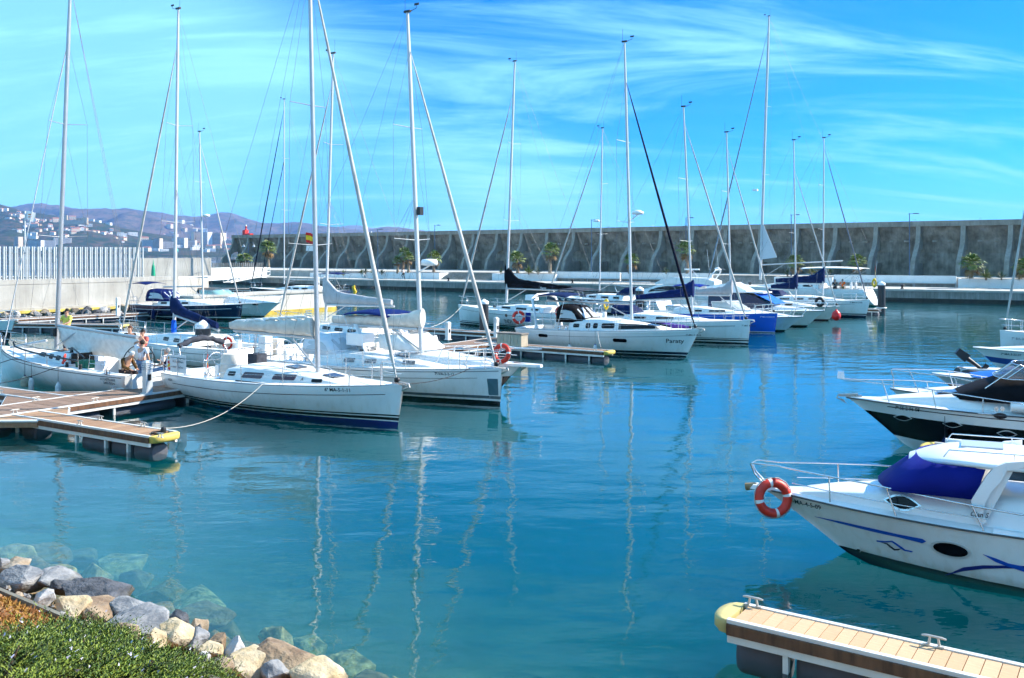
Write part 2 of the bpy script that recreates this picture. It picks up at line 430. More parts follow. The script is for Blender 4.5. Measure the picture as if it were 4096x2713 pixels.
# ---------------------------------------------------------------- near bank
soil = mat('bank_soil', (0.30, 0.16, 0.07), 0.95, var=0.4, vscale=3, bump=0.8, bscale=22)
mb = MB()
prof = [(-14, 3.6), (1.0, 3.5), (2.6, 2.6), (4.2, 1.75), (5.35, 1.25), (5.5, 1.0), (6.6, 0.35), (8.2, -0.5), (10, -1.2)]
na = 60; vs = []; fs = []
for n_, z_ in prof:
    for j in range(na + 1):
        a_ = -40 + 60 * j / na
        q = shore(a_, n_, z_ + 0.16 * noise.noise(Vector((a_ * 0.9, n_ * 0.9, 3))))
        vs.append(tuple(q))
for i in range(len(prof) - 1):
    for j in range(na):
        fs.append((i * (na + 1) + j, i * (na + 1) + j + 1, (i + 1) * (na + 1) + j + 1, (i + 1) * (na + 1) + j))
mb.add(vs, fs, 0, True)
struct(mb.build('ground', soil))

ROCKC = {
 'grey': mat('rock_grey', (0.13, 0.14, 0.155), 0.85, col2=(0.30, 0.30, 0.30), vscale=3.5, bump=0.9, bscale=7, stretch=(1, 1, 2.5)),
 'slate': mat('rock_slate', (0.025, 0.028, 0.035), 0.8, col2=(0.10, 0.105, 0.12), vscale=4, bump=1.0, bscale=9, stretch=(1, 1, 3)),
 'cream': mat('rock_cream', (0.36, 0.27, 0.14), 0.9, col2=(0.52, 0.45, 0.33), vscale=3, bump=0.8, bscale=10),
 'white': mat('rock_white', (0.30, 0.30, 0.31), 0.85, col2=(0.50, 0.49, 0.47), vscale=4, bump=0.7, bscale=9),
 'brown': mat('rock_brown', (0.12, 0.07, 0.04), 0.9, col2=(0.34, 0.26, 0.17), vscale=2.2, bump=0.9, bscale=9),
 'tan': mat('rock_tan', (0.22, 0.16, 0.10), 0.9, col2=(0.38, 0.32, 0.25), vscale=3, bump=0.8, bscale=9),
 'algae': mat('rock_algae', (0.06, 0.055, 0.02), 0.95, col2=(0.40, 0.33, 0.15), vscale=5, bump=1.0, bscale=9),
 'weed': mat('rock_weed', (0.06, 0.05, 0.025), 0.95, col2=(0.16, 0.13, 0.065), vscale=6, bump=1.0, bscale=9)}
def wet_band(m):
    N = m.node_tree.nodes; L = m.node_tree.links; b = N['Principled BSDF']; src = b.inputs['Base Color'].links[0].from_socket
    g = N.new('ShaderNodeNewGeometry'); sp = N.new('ShaderNodeSeparateXYZ'); L.new(g.outputs['Position'], sp.inputs[0])
    t = N.new('ShaderNodeTexNoise'); t.inputs['Scale'].default_value = 6; t.inputs['Detail'].default_value = 4; L.new(g.outputs['Position'], t.inputs['Vector'])
    ma = N.new('ShaderNodeMath'); ma.operation = 'MULTIPLY_ADD'; L.new(t.outputs[0], ma.inputs[0]); ma.inputs[1].default_value = -0.22; L.new(sp.outputs[2], ma.inputs[2])
    mr = N.new('ShaderNodeMapRange'); mr.inputs[1].default_value = -0.08; mr.inputs[2].default_value = 0.06; L.new(ma.outputs[0], mr.inputs[0])
    mx = N.new('ShaderNodeMix'); mx.data_type = 'RGBA'; L.new(mr.outputs[0], mx.inputs[0]); mx.inputs[6].default_value = (0.045, 0.04, 0.02, 1); L.new(src, mx.inputs[7]); L.new(mx.outputs[2], b.inputs['Base Color'])
for k_ in ('grey', 'slate', 'cream', 'white', 'brown', 'tan'): wet_band(ROCKC[k_])
def boulder_mesh(seed, sx, sy, sz, rough=0.22, cuts=5):
    """broken quarry stone: hull of a few random points, faces split and roughened"""
    rnd = random.Random(seed); bm = bmesh.new()
    for i in range(11 + cuts):
        a = rnd.uniform(0, 6.283); u = rnd.uniform(-1, 1); q = math.sqrt(1 - u * u); k = rnd.uniform(0.86, 1.08)
        f = lambda t, e: math.copysign(abs(t) ** e, t)
        bm.verts.new((f(q * math.cos(a), 0.75) * k, f(q * math.sin(a), 0.75) * k, f(u, 0.7) * k))
    bmesh.ops.convex_hull(bm, input=bm.verts)
    bmesh.ops.delete(bm, geom=[v for v in bm.verts if not v.link_faces], context='VERTS')
    bmesh.ops.bevel(bm, geom=list(bm.edges), offset=0.06, segments=1, affect='EDGES', clamp_overlap=True)
    bmesh.ops.triangulate(bm, faces=bm.faces)
    bmesh.ops.subdivide_edges(bm, edges=[e for e in bm.edges if e.calc_length() > 0.3], cuts=2, use_grid_fill=True)
    bmesh.ops.triangulate(bm, faces=bm.faces)
    off = Vector((seed * 3.1, seed * 1.7, 0))
    for v in bm.verts:
        p = v.co; p = p * (1 + rough * 0.35 * noise.noise(p * 1.7 + off) + 0.05 * noise.noise(p * 5 + off))
        v.co = Vector((p.x * sx, p.y * sy, p.z * sz))
    bmesh.ops.recalc_face_normals(bm, faces=bm.faces)
    me = bpy.data.meshes.new('boulder'); bm.to_mesh(me); bm.free()
    return me
# ---------------------------------------------------------------- breakwater
conc_d = mat('concrete_weathered', (0.16, 0.128, 0.095), 0.92, col2=(0.38, 0.325, 0.265), vscale=0.8, streak=0.34, bump=0.35, bscale=6)
conc_r = mat('concrete_rib', (0.24, 0.205, 0.165), 0.9, col2=(0.37, 0.325, 0.27), vscale=0.8, streak=0.25, bump=0.3, bscale=7)
conc_q = mat('concrete_quay', (0.25, 0.24, 0.21), 0.9, col2=(0.36, 0.34, 0.31), vscale=0.7, streak=0.4, bump=0.3, bscale=6)
conc_l = mat('concrete_pale', (0.36, 0.345, 0.31), 0.9, col2=(0.50, 0.485, 0.445), vscale=0.5, streak=0.18, bump=0.25, bscale=6)
pave = mat('paving_pale', (0.42, 0.40, 0.36), 0.9, var=0.14, vscale=0.8, bump=0.15, bscale=14)
wpaint = mat('wall_paint_white', (0.80, 0.80, 0.79), 0.7, var=0.05, vscale=1.2, bump=0.1, bscale=20)
weed = mat('quay_weed_shade', (0.03, 0.03, 0.022), 0.8, var=0.4, vscale=2.5, bump=0.6, bscale=12)  # wet weed tone with the undercut shadow painted into the same dark colour

BW_A = Vector((-64, 214, 0)); BW_RZ = math.atan2(-0.60, 0.799)
bw = thing('breakwater', 'long weathered concrete breakwater wall with curved buttress ribs behind the quay', 'breakwater', BW_A, BW_RZ)
BL = 190.0
def panel_y(z): return interp([(2.4, 0.55), (4.0, 0.75), (5.5, 0.72), (7.0, 0.35), (8.2, -0.15), (8.95, -0.45)], z)
zs = [2.4, 3.4, 4.4, 5.4, 6.2, 7.0, 7.7, 8.3, 8.95]
mb = MB()
front = [(panel_y(z), z) for z in zs]; prof_ = front + [(3.2, 8.95), (3.6, 2.4)]
mb.loft([[(x, y, z) for y, z in prof_] for x in (0.0, BL)], 0, True, True, True, False)
mb.build('wall_face', conc_d, bw)
mb = MB(); mb.box((BL / 2, 0.9, 9.32), (BL + 0.4, 3.7, 0.72)); mb.build('parapet_beam', conc_r, bw)
mb = MB()
for k in range(24):
    mb.tube([(4 + k * 8.0, 0.2, 9.68), (4 + k * 8.0, 0.2, 9.92), (4.12 + k * 8.0, 0.2, 10.0), (4.24 + k * 8.0, 0.2, 9.92), (4.24 + k * 8.0, 0.2, 9.68)], 0.018, 4)
lo = mb.build('lifting_loop', steel(), bw); lo['kind'] = 'stuff'
rib = MB()
def rib_f(z): return interp([(2.4, -4.3), (3.3, -4.2), (4.2, -3.85), (4.9, -3.3), (5.5, -2.6), (6.1, -1.95), (6.7, -1.5), (7.4, -1.2), (8.2, -1.02), (8.95, -0.95)], z)
def rib_hole(z):   # far edge of the arched opening
    q = (z - 4.1) / 1.75
    return -0.05 - 1.75 * math.sqrt(max(0, 1 - q * q)) if 0 <= q <= 1 else 0
TH = 0.56
def rib_stack(lev, yf, yb):
    rib.loft([[(-TH / 2, yf(z), z), (TH / 2, yf(z), z), (TH / 2, yb(z), z), (-TH / 2, yb(z), z)] for z in lev], 0, True, True, True, False)
rib_stack([2.4, 2.9, 3.4, 3.8, 4.1], rib_f, lambda z: 0.9)
rib_stack([4.1, 4.4, 4.7, 5.0, 5.25, 5.5, 5.7, 5.82, 5.85], rib_f, rib_hole)
rib_stack([5.85, 6.2, 6.6, 7.0, 7.4, 7.8, 8.2, 8.6, 8.95], rib_f, lambda z: 0.9)
rib_me = rib.mesh('rib', conc_r)
cov = MB(); cov.box((0, 0, 0), (0.62, 0.05, 0.62)); cov_me = cov.mesh('cover_plate', conc_d)
for k in range(34):
    x = 0.3 + 5.5 * k
    link('rib', rib_me, bw, (x, 0, 0))
    for dx in (1.8, 3.7):
        if x + dx < BL: link('cover_plate', cov_me, bw, (x + dx, 0.33, 7.15), (R(-28), 0, 0))
# red harbour light on the wall end
redp = mat('lantern_red', (0.55, 0.02, 0.02), 0.5, var=0.15, vscale=2)
hl = thing('harbour_light', 'small red harbour light tower on the far end of the breakwater', 'beacon', BW_A + Vector((3.2, -1.6, 9.68)), BW_RZ); hl.scale = (0.62, 0.62, 0.62)
mb = MB(); mb.box((-1.0, 0, 0.95), (1.5, 1.6, 1.9)); mb.box((1.0, 0.2, 0.3), (2.6, 1.6, 0.6)); mb.build('base_block', redp, hl)
mb = MB(); mb.lathe([(0.5, 1.9), (0.5, 2.15), (0.32, 2.2), (0.28, 3.0), (0.42, 3.05), (0.42, 3.2), (0.1, 3.35)], 10); mb.build('tower', redp, hl, (-0.7, 0, 0))
mb = MB(); mb.lathe([(0.24, 3.3), (0.3, 3.45), (0.26, 3.75), (0.05, 3.9)], 10); mb.build('lantern', mat('lantern_glass', (0.8, 0.8, 0.72), 0.2), hl, (-0.7, 0, 0))

# ---------------------------------------------------------------- quay and promenade
Q0 = Vector((45.4, 112, 0)); QRZ = R(-30)
QX = Vector((math.cos(QRZ), math.sin(QRZ), 0)); QY = Vector((-math.sin(QRZ), math.cos(QRZ), 0))
def QP(x, y, z=0.0): return Q0 + QX * x + QY * y + Vector((0, 0, z))
def qx_at(px, ly=0.0):
    """quay chainage seen in photo column px for the line ly metres behind the planters' front"""
    k = (px - 2048) / FPX; o = Q0 + QY * ly
    return (k * o.y - o.x) / (QX.x - k * QX.y)
fr_pts = [(-128, 4.5), (-116.8, -0.6), (-97, -3.6), (-78.3, -6.3), (-56, -8.6), (11, -8.6), (60, -8.6)]
quay = struct(MB().prism([tuple(QP(x, y).xy) for x, y in fr_pts] + [tuple(QP(60, 0.4).xy), tuple(QP(-128, 12).xy)], -3.8, 1.30).build('quay', conc_q))
mb = MB()
for (x0, y0), (x1, y1) in zip(fr_pts, fr_pts[1:]):
    a = QP(x0, y0); b = QP(x1, y1); d = (b - a).normalized(); nrm = Vector((d.y, -d.x, 0))
    n_ = max(1, int((b - a).length / 6))
    for i in range(n_):
        p0 = a.lerp(b, i / n_) + d * 0.015; p1 = a.lerp(b, (i + 1) / n_) - d * 0.015
        c = (p0 + p1) / 2 - nrm * 0.35
        mb2 = MB(); mb2.box((0, 0, 0), ((p1 - p0).length, 0.9, 0.22))
        mb2.build('coping_slab', pave, quay, (c.x, c.y, 1.30 - 0.06), (0, 0, math.atan2(d.y, d.x)))
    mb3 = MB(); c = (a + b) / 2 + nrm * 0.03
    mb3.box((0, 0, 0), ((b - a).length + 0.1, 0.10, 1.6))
    mb3.build('weed_band', weed, quay, (c.x, c.y, -0.42), (0, 0, math.atan2(d.y, d.x)))  # dark strip: weed plus painted shadow at the quay foot
pv = MB().prism([tuple(QP(x, y).xy) for x, y in [(-128, 5.3), (-116.8, 0.2), (-97, -2.8), (-78.3, -5.5), (-56, -7.8), (60, -7.8), (60, 0.2), (-128, 12)]], 1.31, 1.345)
struct(pv.build('promenade', pave))
bwp = lambda t, off: BW_A + Vector((0.799, -0.60, 0)) * t + Vector((-0.6, -0.799, 0)) * off
up = [tuple(QP(-126, 3.5).xy), tuple(QP(62, 1.3).xy), tuple((QP(62, 1.3) + QY * 16).xy), tuple(bwp(186, -1).xy), tuple(bwp(0, -1).xy), tuple((bwp(0, -1) + Vector((-8, -6, 0))).xy)]
struct(MB().prism(up, -1.0, 2.42).build('upper_promenade', pave))

def qbox(name, px0, px1, y0, y1, z0, z1, m, label=None, cat=None, group=None, parent=None):
    x0 = qx_at(px0, y0); x1 = qx_at(px1, y0)
    mb = MB(); mb.box(((x1 - x0) / 2, (y1 - y0) / 2, (z1 - z0) / 2), (x1 - x0, y1 - y0, z1 - z0))
    o = mb.build(name, m, None, QP(x0, y0, z0), (0, 0, QRZ))
    return tag(o, label, cat, group)
def planter(px0, px1, ht, label, y0=0.0, dep=2.6):
    x0 = qx_at(px0, y0); x1 = qx_at(px1, y0); w = x1 - x0
    t = thing('planter', label, 'planter', QP(x0, y0, 1.345), QRZ, 'white planters along the promenade')
    n_ = max(1, round(w / 7))
    for i in range(n_):
        mb = MB(); mb.box((w * (i + 0.5) / n_, 0.11, ht / 2), (w / n_ - 0.015, 0.22, ht)); mb.build('front_panel', wpaint, t)
    mb = MB(); mb.box((0.11, dep / 2 + 0.11, ht / 2), (0.22, dep - 0.22, ht)); mb.build('side_panel', wpaint, t)
    mb = MB(); mb.box((w - 0.11, dep / 2 + 0.11, ht / 2), (0.22, dep - 0.22, ht)); mb.build('side_panel', wpaint, t)
    mb = MB(); mb.box((w / 2, dep / 2, ht - 0.25), (w - 0.46, dep - 0.3, 0.3)); mb.build('soil', soil, t)
    return t
def bench_wall(px0, px1, label, y0=0.9):
    x0 = qx_at(px0, y0); x1 = qx_at(px1, y0); w = x1 - x0
    t = thing('bench_wall', label, 'wall', QP(x0, y0, 1.345), QRZ, 'white walls with a long bench along the promenade')
    n_ = max(1, round(w / 5.5))
    for i in range(n_):
        mb = MB(); mb.box((w * (i + 0.5) / n_, 0.12, 0.65), (w / n_ - 0.015, 0.24, 1.35)); mb.build('wall_panel', wpaint, t)
        mb = MB(); mb.box((w * (i + 0.5) / n_, -0.28, 0.42), (w / n_ - 0.03, 0.5, 0.08)); mb.build('seat_slab', conc_l, t)
        mb = MB(); mb.box((w * (i + 0.5) / n_, -0.12, 0.19), (w / n_ - 0.3, 0.2, 0.38)); mb.build('seat_plinth', conc_q, t)
    return t
def steps(px0, px1, label):
    x0 = qx_at(px0); x1 = qx_at(px1); w = x1 - x0
    t = thing('steps', label, 'steps', QP(x0, 0, 1.345), QRZ, 'flights of steps up to the upper promenade')
    for i in range(6):
        mb = MB(); mb.box((w / 2, 0.2 + i * 0.42 + 0.6, 0.09 + i * 0.18), (w, 1.62, 0.17)); mb.build('step', conc_q, t)
    return t
planter(1240, 1455, 0.75, 'low white planter left of the palm group, with small yuccas in it')
planter(1462, 1758, 1.0, 'white planter box with a clump of three palms, left of the wide steps')
steps(1766, 1962, 'wide flight of grey steps between two white planters behind the central yachts')
planter(1968, 2222, 1.02, 'white planter box with one palm right of the wide steps')
bench_wall(2226, 2480, 'white promenade wall and bench right of the tall palm')
bench_wall(2486, 2850, 'white promenade wall and bench behind the flybridge motor yacht')
steps(2856, 3090, 'flight of steps partly hidden behind the crowded masts at centre right')
planter(3096, 3330, 1.0, 'white planter hidden behind the boats with navy sail covers')
bench_wall(3336, 3826, 'white promenade wall and bench right of the single piling')
planter(3832, 4200, 1.05, 'white planter at the right edge with a spreading palm and yuccas')
# bollards on the quay edge
bol = MB(); bol.lathe([(0.2, 0), (0.2, 0.06), (0.12, 0.1), (0.12, 0.3), (0.24, 0.36), (0.24, 0.46), (0.1, 0.5)], 10)
bol_me = bol.mesh('bollard', blackp())
for px, lab in ((1794, 'black mooring bollard on the quay in front of the wide steps'), (2290, 'black mooring bollard on the quay behind the white yacht bow'),
                (3609, 'black mooring bollard on the quay right of the last piling'), (3000, 'black mooring bollard on the quay hidden among the masts')):
    o = link('bollard', bol_me, None, QP(qx_at(px, -7.9), -7.9, 1.35)); tag(o, lab, 'bollard', 'bollards on the quay edge')
# lamp posts
lampm = mat('lamp_post_blue', (0.05, 0.10, 0.17), 0.45, 0.3)
def lamp(px, ytop, label, ly=3.2):
    base = QP(qx_at(px, ly), ly, 2.43)
    top = CAM_H + (HORIZON - ytop) * base.y / FPX; hgt = top - 2.43
    t = thing('lamp_post', label, 'lamp post', base, QRZ, 'lamp posts along the upper promenade')
    MB().tube([(0, 0, 0), (0, 0, 0.8), (0, 0, hgt)], [0.11, 0.07, 0.045], 8).build('post', lampm, t)
    MB().tube([(-0.15, 0, hgt - 0.12), (0.75, 0, hgt - 0.05)], 0.025, 6).build('arm', lampm, t)
    mb = MB(); mb.box((0.75, 0, hgt - 0.06), (0.75, 0.26, 0.09), taper=0.8); mb.build('luminaire', blackp(), t)
lamp(3638, 853, 'tall thin lamp post standing clear against the right part of the breakwater')
lamp(2366, 878, 'lamp post rising above the breakwater left of the radar mast')
lamp(2744, 870, 'lamp post close behind the mast of the second white yacht at centre right')
lamp(3165, 858, 'lamp post behind the masts with navy sail covers at right')
lamp(1739, 900, 'lamp post above the breakwater beside the nearest tall mast')
lamp(1511, 916, 'lamp post left of the tall mast with the radar dome')
# two-headed swan lamp near the breakwater end
t = thing('lamp_post', 'two-headed swan-neck lamp at the far end of the breakwater', 'lamp post', PY(995, 1085, 165), 0)
z0 = t.location.z
h_ = CAM_H + (HORIZON - 968) * 165 / FPX - z0
MB().tube([(0, 0, 0), (0, 0, h_ - 0.8)], [0.1, 0.06], 8).build('post', lampm, t)
for s_ in (-1, 1):
    MB().tube([(0, 0, h_ - 1.0)] + [(s_ * (0.28 - 0.28 * math.cos(a)) * 1.6, 0, h_ - 0.5 + 0.45 * math.sin(a)) for a in (0.3, 0.8, 1.4, 2.0, 2.6, 3.14)], 0.03, 6).build('swan_neck', lampm, t)
    MB().lathe([(0.28, -0.3), (0.2, -0.1), (0.06, 0.05), (0.03, 0.2)], 10).build('lamp_shade', mat('lamp_shade', (0.35, 0.4, 0.45), 0.4), t, (s_ * 0.9, 0, h_ - 0.6))

# ---------------------------------------------------------------- palms and yuccas
leafm = mat('palm_leaf', (0.06, 0.12, 0.025), 0.6, col2=(0.20, 0.24, 0.05), vscale=1.2)
deadm = mat('palm_dead_leaf', (0.22, 0.14, 0.06), 0.85, var=0.3, vscale=4)
trunkm = mat('palm_trunk', (0.14, 0.10, 0.07), 0.95, col2=(0.34, 0.27, 0.19), vscale=5, bump=0.8, bscale=14)
def fan_leaf(mb, base, az, el, ln, rnd, mi=0):
    """petiole and a fan of pointed blades"""
    d = Vector((math.cos(az) * math.cos(el), math.sin(az) * math.cos(el), math.sin(el)))
    side = Vector((-math.sin(az), math.cos(az), 0)); upv = side.cross(d) * -1
    hub = base + d * ln * 0.5 + Vector((0, 0, -0.05 * ln))
    mb.tube([base, base.lerp(hub, 0.5) + Vector((0, 0, 0.03)), hub], [0.022, 0.016, 0.012], 3, mi)
    nb = 11
    for i in range(nb):
        a = R(-78 + 156 * i / (nb - 1) + rnd.uniform(-4, 4))
        b = (d * math.cos(a) + side * math.sin(a)); l2 = ln * 0.62 * (0.72 + 0.28 * math.cos(a)) * rnd.uniform(0.85, 1.1)
        w = side * math.cos(a) - d * math.sin(a)
        mid = hub + b * l2 * 0.55 + upv * 0.05 * ln; tip = hub + b * l2 + Vector((0, 0, -0.25 * l2 * rnd.uniform(0.6, 1.5)))
        ww = w * 0.05 * ln
        mb.add([hub, mid + ww, tip, mid - ww], [(0, 1, 2, 3)], mi)
def palm_mesh(seed, hgt, crown_r, nl=30, dead=8):
    rnd = random.Random(seed); tr = MB(); cr = MB()
    n = 12; pts = []; rad = []
    lean = Vector((rnd.uniform(-0.12, 0.12), rnd.uniform(-0.1, 0.1), 0))
    for i in range(n * 2 + 1):
        q = i / (n * 2); pts.append(lean * hgt * q * q + Vector((0, 0, hgt * q)))
        rad.append((0.19 + 0.10 * (1 - q) ** 3) * (1.0 if i % 2 else 0.86))
    tr.tube(pts, rad, 9)
    top = pts[-1]
    for i in range(nl):
        q = i / nl
        fan_leaf(cr, top + Vector((0, 0, 0.12)), i * 2.399 + rnd.uniform(-.2, .2), R(82 - 105 * q + rnd.uniform(-7, 7)), crown_r * rnd.uniform(0.85, 1.1), rnd, 0)
    for i in range(dead):
        fan_leaf(cr, top - Vector((0, 0, 0.1)), i * 2.0 + rnd.uniform(-.3, .3), R(-48 + rnd.uniform(-18, 14)), crown_r * 0.8, rnd, 1)
    return tr.mesh('trunk', trunkm), cr.mesh('crown', [leafm, deadm])
def palm(px, ybase, ytop, label, Y, seed, crown=None):
    b = PY(px, ybase, Y); top = CAM_H + (HORIZON - ytop) * Y / FPX
    tot = top - b.z; cr = crown or min(1.5, tot * 0.42)
    tm, cm = palm_mesh(seed, tot - cr * 0.72, cr)
    t = thing('palm_tree', label, 'palm', b, 0, 'fan palms along the promenade')
    link('trunk', tm, t); link('crown', cm, t)
def yucca(px, ybase, size, label, Y, seed, wide=1.0):
    rnd = random.Random(seed); mb = MB(); b = PY(px, ybase, Y)
    for i in range(70):
        az = rnd.uniform(0, 6.28); el = R(rnd.uniform(5, 88)); ln = size * rnd.uniform(0.6, 1.05)
        d = Vector((math.cos(az) * math.cos(el) * wide, math.sin(az) * math.cos(el) * wide, math.sin(el)))
        s = Vector((-math.sin(az), math.cos(az), 0)) * 0.045 * size
        m_ = d * ln * 0.5
        mb.add([Vector((0, 0, 0)), m_ + s, d * ln + Vector((0, 0, -0.12 * ln * math.cos(el))), m_ - s], [(0, 1, 2, 3)], 0)
    t = thing('yucca', label, 'plant', b, 0, 'low spiky plants in the planters')
    mb.build('leaves', mat('yucca_leaf_%d' % (seed % 3), [(0.06, 0.10, 0.04), (0.14, 0.17, 0.05), (0.08, 0.12, 0.07)][seed % 3], 0.6, var=0.35, vscale=3), t)
    MB().lathe([(0.09 * size, -0.25), (0.1 * size, 0.1), (0.05 * size, 0.3)], 7).build('stem', trunkm, t)
YP = 141.0
palm(966, 1082, 1022, 'left of two short palms beside the white gangway', 158, 11)
palm(986, 1082, 1018, 'right of two short palms beside the white gangway', 157, 12)
palm(1074, 1068, 968, 'tall palm at the far end of the breakwater between two navy furled sails', 165, 13, 1.9)
palm(1591, 1094, 1030, 'shortest, yellowish palm of the clump of three in the planter', 149, 14, 0.95)
palm(1611, 1092, 996, 'tallest palm of the clump of three in the planter', 150, 15, 1.3)
palm(1634, 1092, 1012, 'right palm of the clump of three in the planter', 148, 16, 1.2)
palm(1735, 1089, 1009, 'single palm beside the radar dome, left of the wide steps', 147, 17, 1.45)
palm(2071, 1092, 1010, 'single palm in the planter right of the wide steps', 138, 18, 1.5)
palm(2200, 1092, 977, 'tall slender palm at the right end of the planter', 134, 19, 1.55)
palm(2520, 1095, 1019, 'palm half hidden behind the mast and black sail of the white yacht', 127, 20, 1.3)
palm(2750, 1095, 970, 'tall dark palm behind the flybridge motor yacht', 124, 21, 1.5)
palm(3173, 1098, 1025, 'palm crossed by the white horizontal boom', 117, 22, 1.3)
palm(3425, 1092, 1024, 'palm beside the Spanish ensign near the last mast', 118, 23, 1.25)
palm(3884, 1113, 1024, 'broad palm in the planter near the right edge', 106.5, 24, 1.55)
palm(4095, 1110, 1040, 'palm cut by the right edge of the picture', 104.5, 25, 1.4)
for px, yb, sz, lab, Y, sd_, wd in ((1445, 1093, 0.8, 'small spiky plant at the left end of the low planter', 152, 1, 1), (1462, 1091, 1.0, 'dark spiky plant in the low planter', 152, 2, 1),
        (1492, 1092, 1.1, 'paler spiky plant between two dark ones', 151, 4, 1), (1527, 1094, 0.8, 'rounded spiky plant left of the three palms', 150, 5, 1),
        (1373, 1100, 1.0, 'yellow-green spiky plant left of the seagull', 152, 4, 0.8), (2004, 1090, 0.8, 'thin spiky plant at the left end of the planter', 139, 1, 0.6),
        (2115, 1092, 1.35, 'large spiky plant right of the single palm', 136, 7, 1.1), (2152, 1092, 1.0, 'dark low plant beside the large spiky one', 135, 2, 1),
        (2664, 1090, 0.9, 'spiky plant behind the flybridge yacht', 125, 5, 1), (3150, 1100, 1.1, 'dark spiky plant left of the white boom end', 117, 2, 1),
        (3246, 1092, 1.2, 'pale spiky plant above the white bimini', 117, 4, 1), (3320, 1092, 0.8, 'small spiky plant near the Spanish ensign', 117, 5, 1),
        (3945, 1113, 1.35, 'large spiky plant right of the broad palm', 106, 7, 1.15), (4006, 1112, 1.0, 'smaller spiky plant near the right edge', 105.5, 5, 1.1)):
    yucca(px, yb, sz, lab, Y, sd_, wd)

# ---------------------------------------------------------------- left quay wall with picket fence
LW0 = P(0, 1236, 0.8); LW1 = P(562, 1210, 0.8)
LWD = (LW1 - LW0).normalized(); LRZ = math.atan2(LWD.y, LWD.x)
LWN = Vector((-LWD.y, LWD.x, 0))     # away from the basin
def lw_at(px):
    k = (px - 2048) / FPX; return (k * LW0.y - LW0.x) / (LWD.x - k * LWD.y)
lw_len = lw_at(716); lw_back = 9.0
O = LW0 - LWD * lw_back; O.z = 0
L_ = lw_back + lw_len
lw = thing('quay_wall', 'pale sunlit concrete wall on the left below the picket fence', 'wall', O, LRZ)
nseg = 5
for i in range(nseg):
    mb = MB(); mb.box((L_ * (i + 0.5) / nseg, 0.4, 1.7), (L_ / nseg - 0.02, 0.8, 2.0)); mb.build('wall_panel', conc_l, lw)
mb = MB(); mb.box((L_ / 2, 0.43, 2.93), (L_, 0.82, 0.40)); mb.build('cap', conc_l, lw)
mb = MB(); mb.box((L_ / 2, -0.2, 0.62), (L_, 0.9, 0.35)); mb.build('footing', conc_l, lw)
mb = MB(); mb.box((L_ / 2, -0.55, 0.48), (L_, 0.5, 0.22)); mb.build('kerb', mat('kerb_yellow', (0.55, 0.44, 0.10), 0.85, var=0.25, vscale=2), lw)
struct(MB().prism([tuple((O + LWN * 0.6).xy), tuple((O + LWD * L_ + LWN * 0.6).xy), tuple((O + LWD * L_ + LWN * 22).xy), tuple((O + LWN * 60 - LWD * 20).xy), tuple((O - LWD * 20 + LWN * .6).xy)], -2, 2.9).build('left_yard', pave))
fence = thing('picket_fence', 'tall fence of grey metal pickets on the pale concrete wall', 'fence', O + Vector((0, 0, 3.13)), LRZ)
pk = MB(); pk.box((0, 0, 1.37), (0.10, 0.14, 2.74)); pk_me = pk.mesh('picket', mat('picket_grey', (0.46, 0.50, 0.52), 0.5, 0.2, var=0.12, vscale=2))
nP = 96; flen = lw_back + lw_at(584)
for i in range(nP):
    x = flen * i / (nP - 1)
    link('picket', pk_me, fence, (x, 0.55 + (0.0 if i % 2 else 0.12), 0), (0, 0, R(18)))
mb = MB(); mb.box((flen / 2, 0.72, 0.14), (flen, 0.06, 0.12)); mb.build('rail', alu(), fence)
mb = MB(); mb.box((flen / 2, 0.72, 2.2), (flen, 0.06, 0.10)); mb.build('rail', alu(), fence)
# white upper wall behind the fence end, with the green beacon
uw0 = PY(575, 1108, 100); 
mb = MB(); mb.box((3.2, 0.3, 1.0), (9.5, 0.6, 2.05)); o = mb.build('white_wall', conc_l, None, uw0, (0, 0, R(47))); tag(o, 'short pale wall behind the green beacon at the fence end', 'wall')
gb = thing('green_beacon', 'small green conical beacon in front of the pale wall', 'beacon', PY(613, 1104, 97.5), 0)
grm = mat('beacon_green', (0.0, 0.30, 0.16), 0.5, var=0.12, vscale=3)
MB().lathe([(0.24, 0), (0.2, 0.6), (0.14, 1.1)], 6).build('base', grm, gb); MB().lathe([(0.11, 1.1), (0.07, 1.25), (0.03, 1.6), (0.01, 1.75)], 6).build('lantern', grm, gb)
# far low walls closing the basin at left
def slab(name, p0, p1, z0, z1, th, m, label, cat):
    d = p1 - p0; d.z = 0; mb = MB(); mb.box((d.length / 2, th / 2, (z1 - z0) / 2), (d.length, th, z1 - z0))
    o = mb.build(name, m, None, (p0.x, p0.y, z0), (0, 0, math.atan2(d.y, d.x))); return tag(o, label, cat)
slab('mole_wall', PY(640, 1108, 118), PY(835, 1108, 132), -0.5, 1.9, 6, conc_l, 'pale concrete mole between the left wall and the gangway', 'wall')
slab('white_wall', PY(683, 1105, 126), PY(832, 1105, 140), 1.9, 3.0, 0.4, wpaint, 'low white wall in shade above the mole', 'wall')
cw = thing('slat_wall', 'grey slatted wall on the skyline right of the left mast', 'wall', PY(683, 1077, 150), math.atan2(16, 30))
for i in range(46):
    mb = MB(); mb.box((i * 0.33, 0, 0.45), (0.20, 0.1, 1.1)); mb.build('slat', conc_q, cw)
mb = MB(); mb.box((7.5, 0.12, -0.1), (15.4, 0.1, 0.16)); mb.build('rail', conc_q, cw)
slab('white_wall', PY(832, 1108, 141), PY(920, 1108, 150), 1.2, 3.1, 1.0, wpaint, 'sunlit white wall left of the gangway', 'wall')
slab('white_wall', PY(905, 1106, 150), PY(1068, 1106, 158), 1.3, 3.05, 1.0, wpaint, 'sunlit white wall below the two short palms', 'wall')
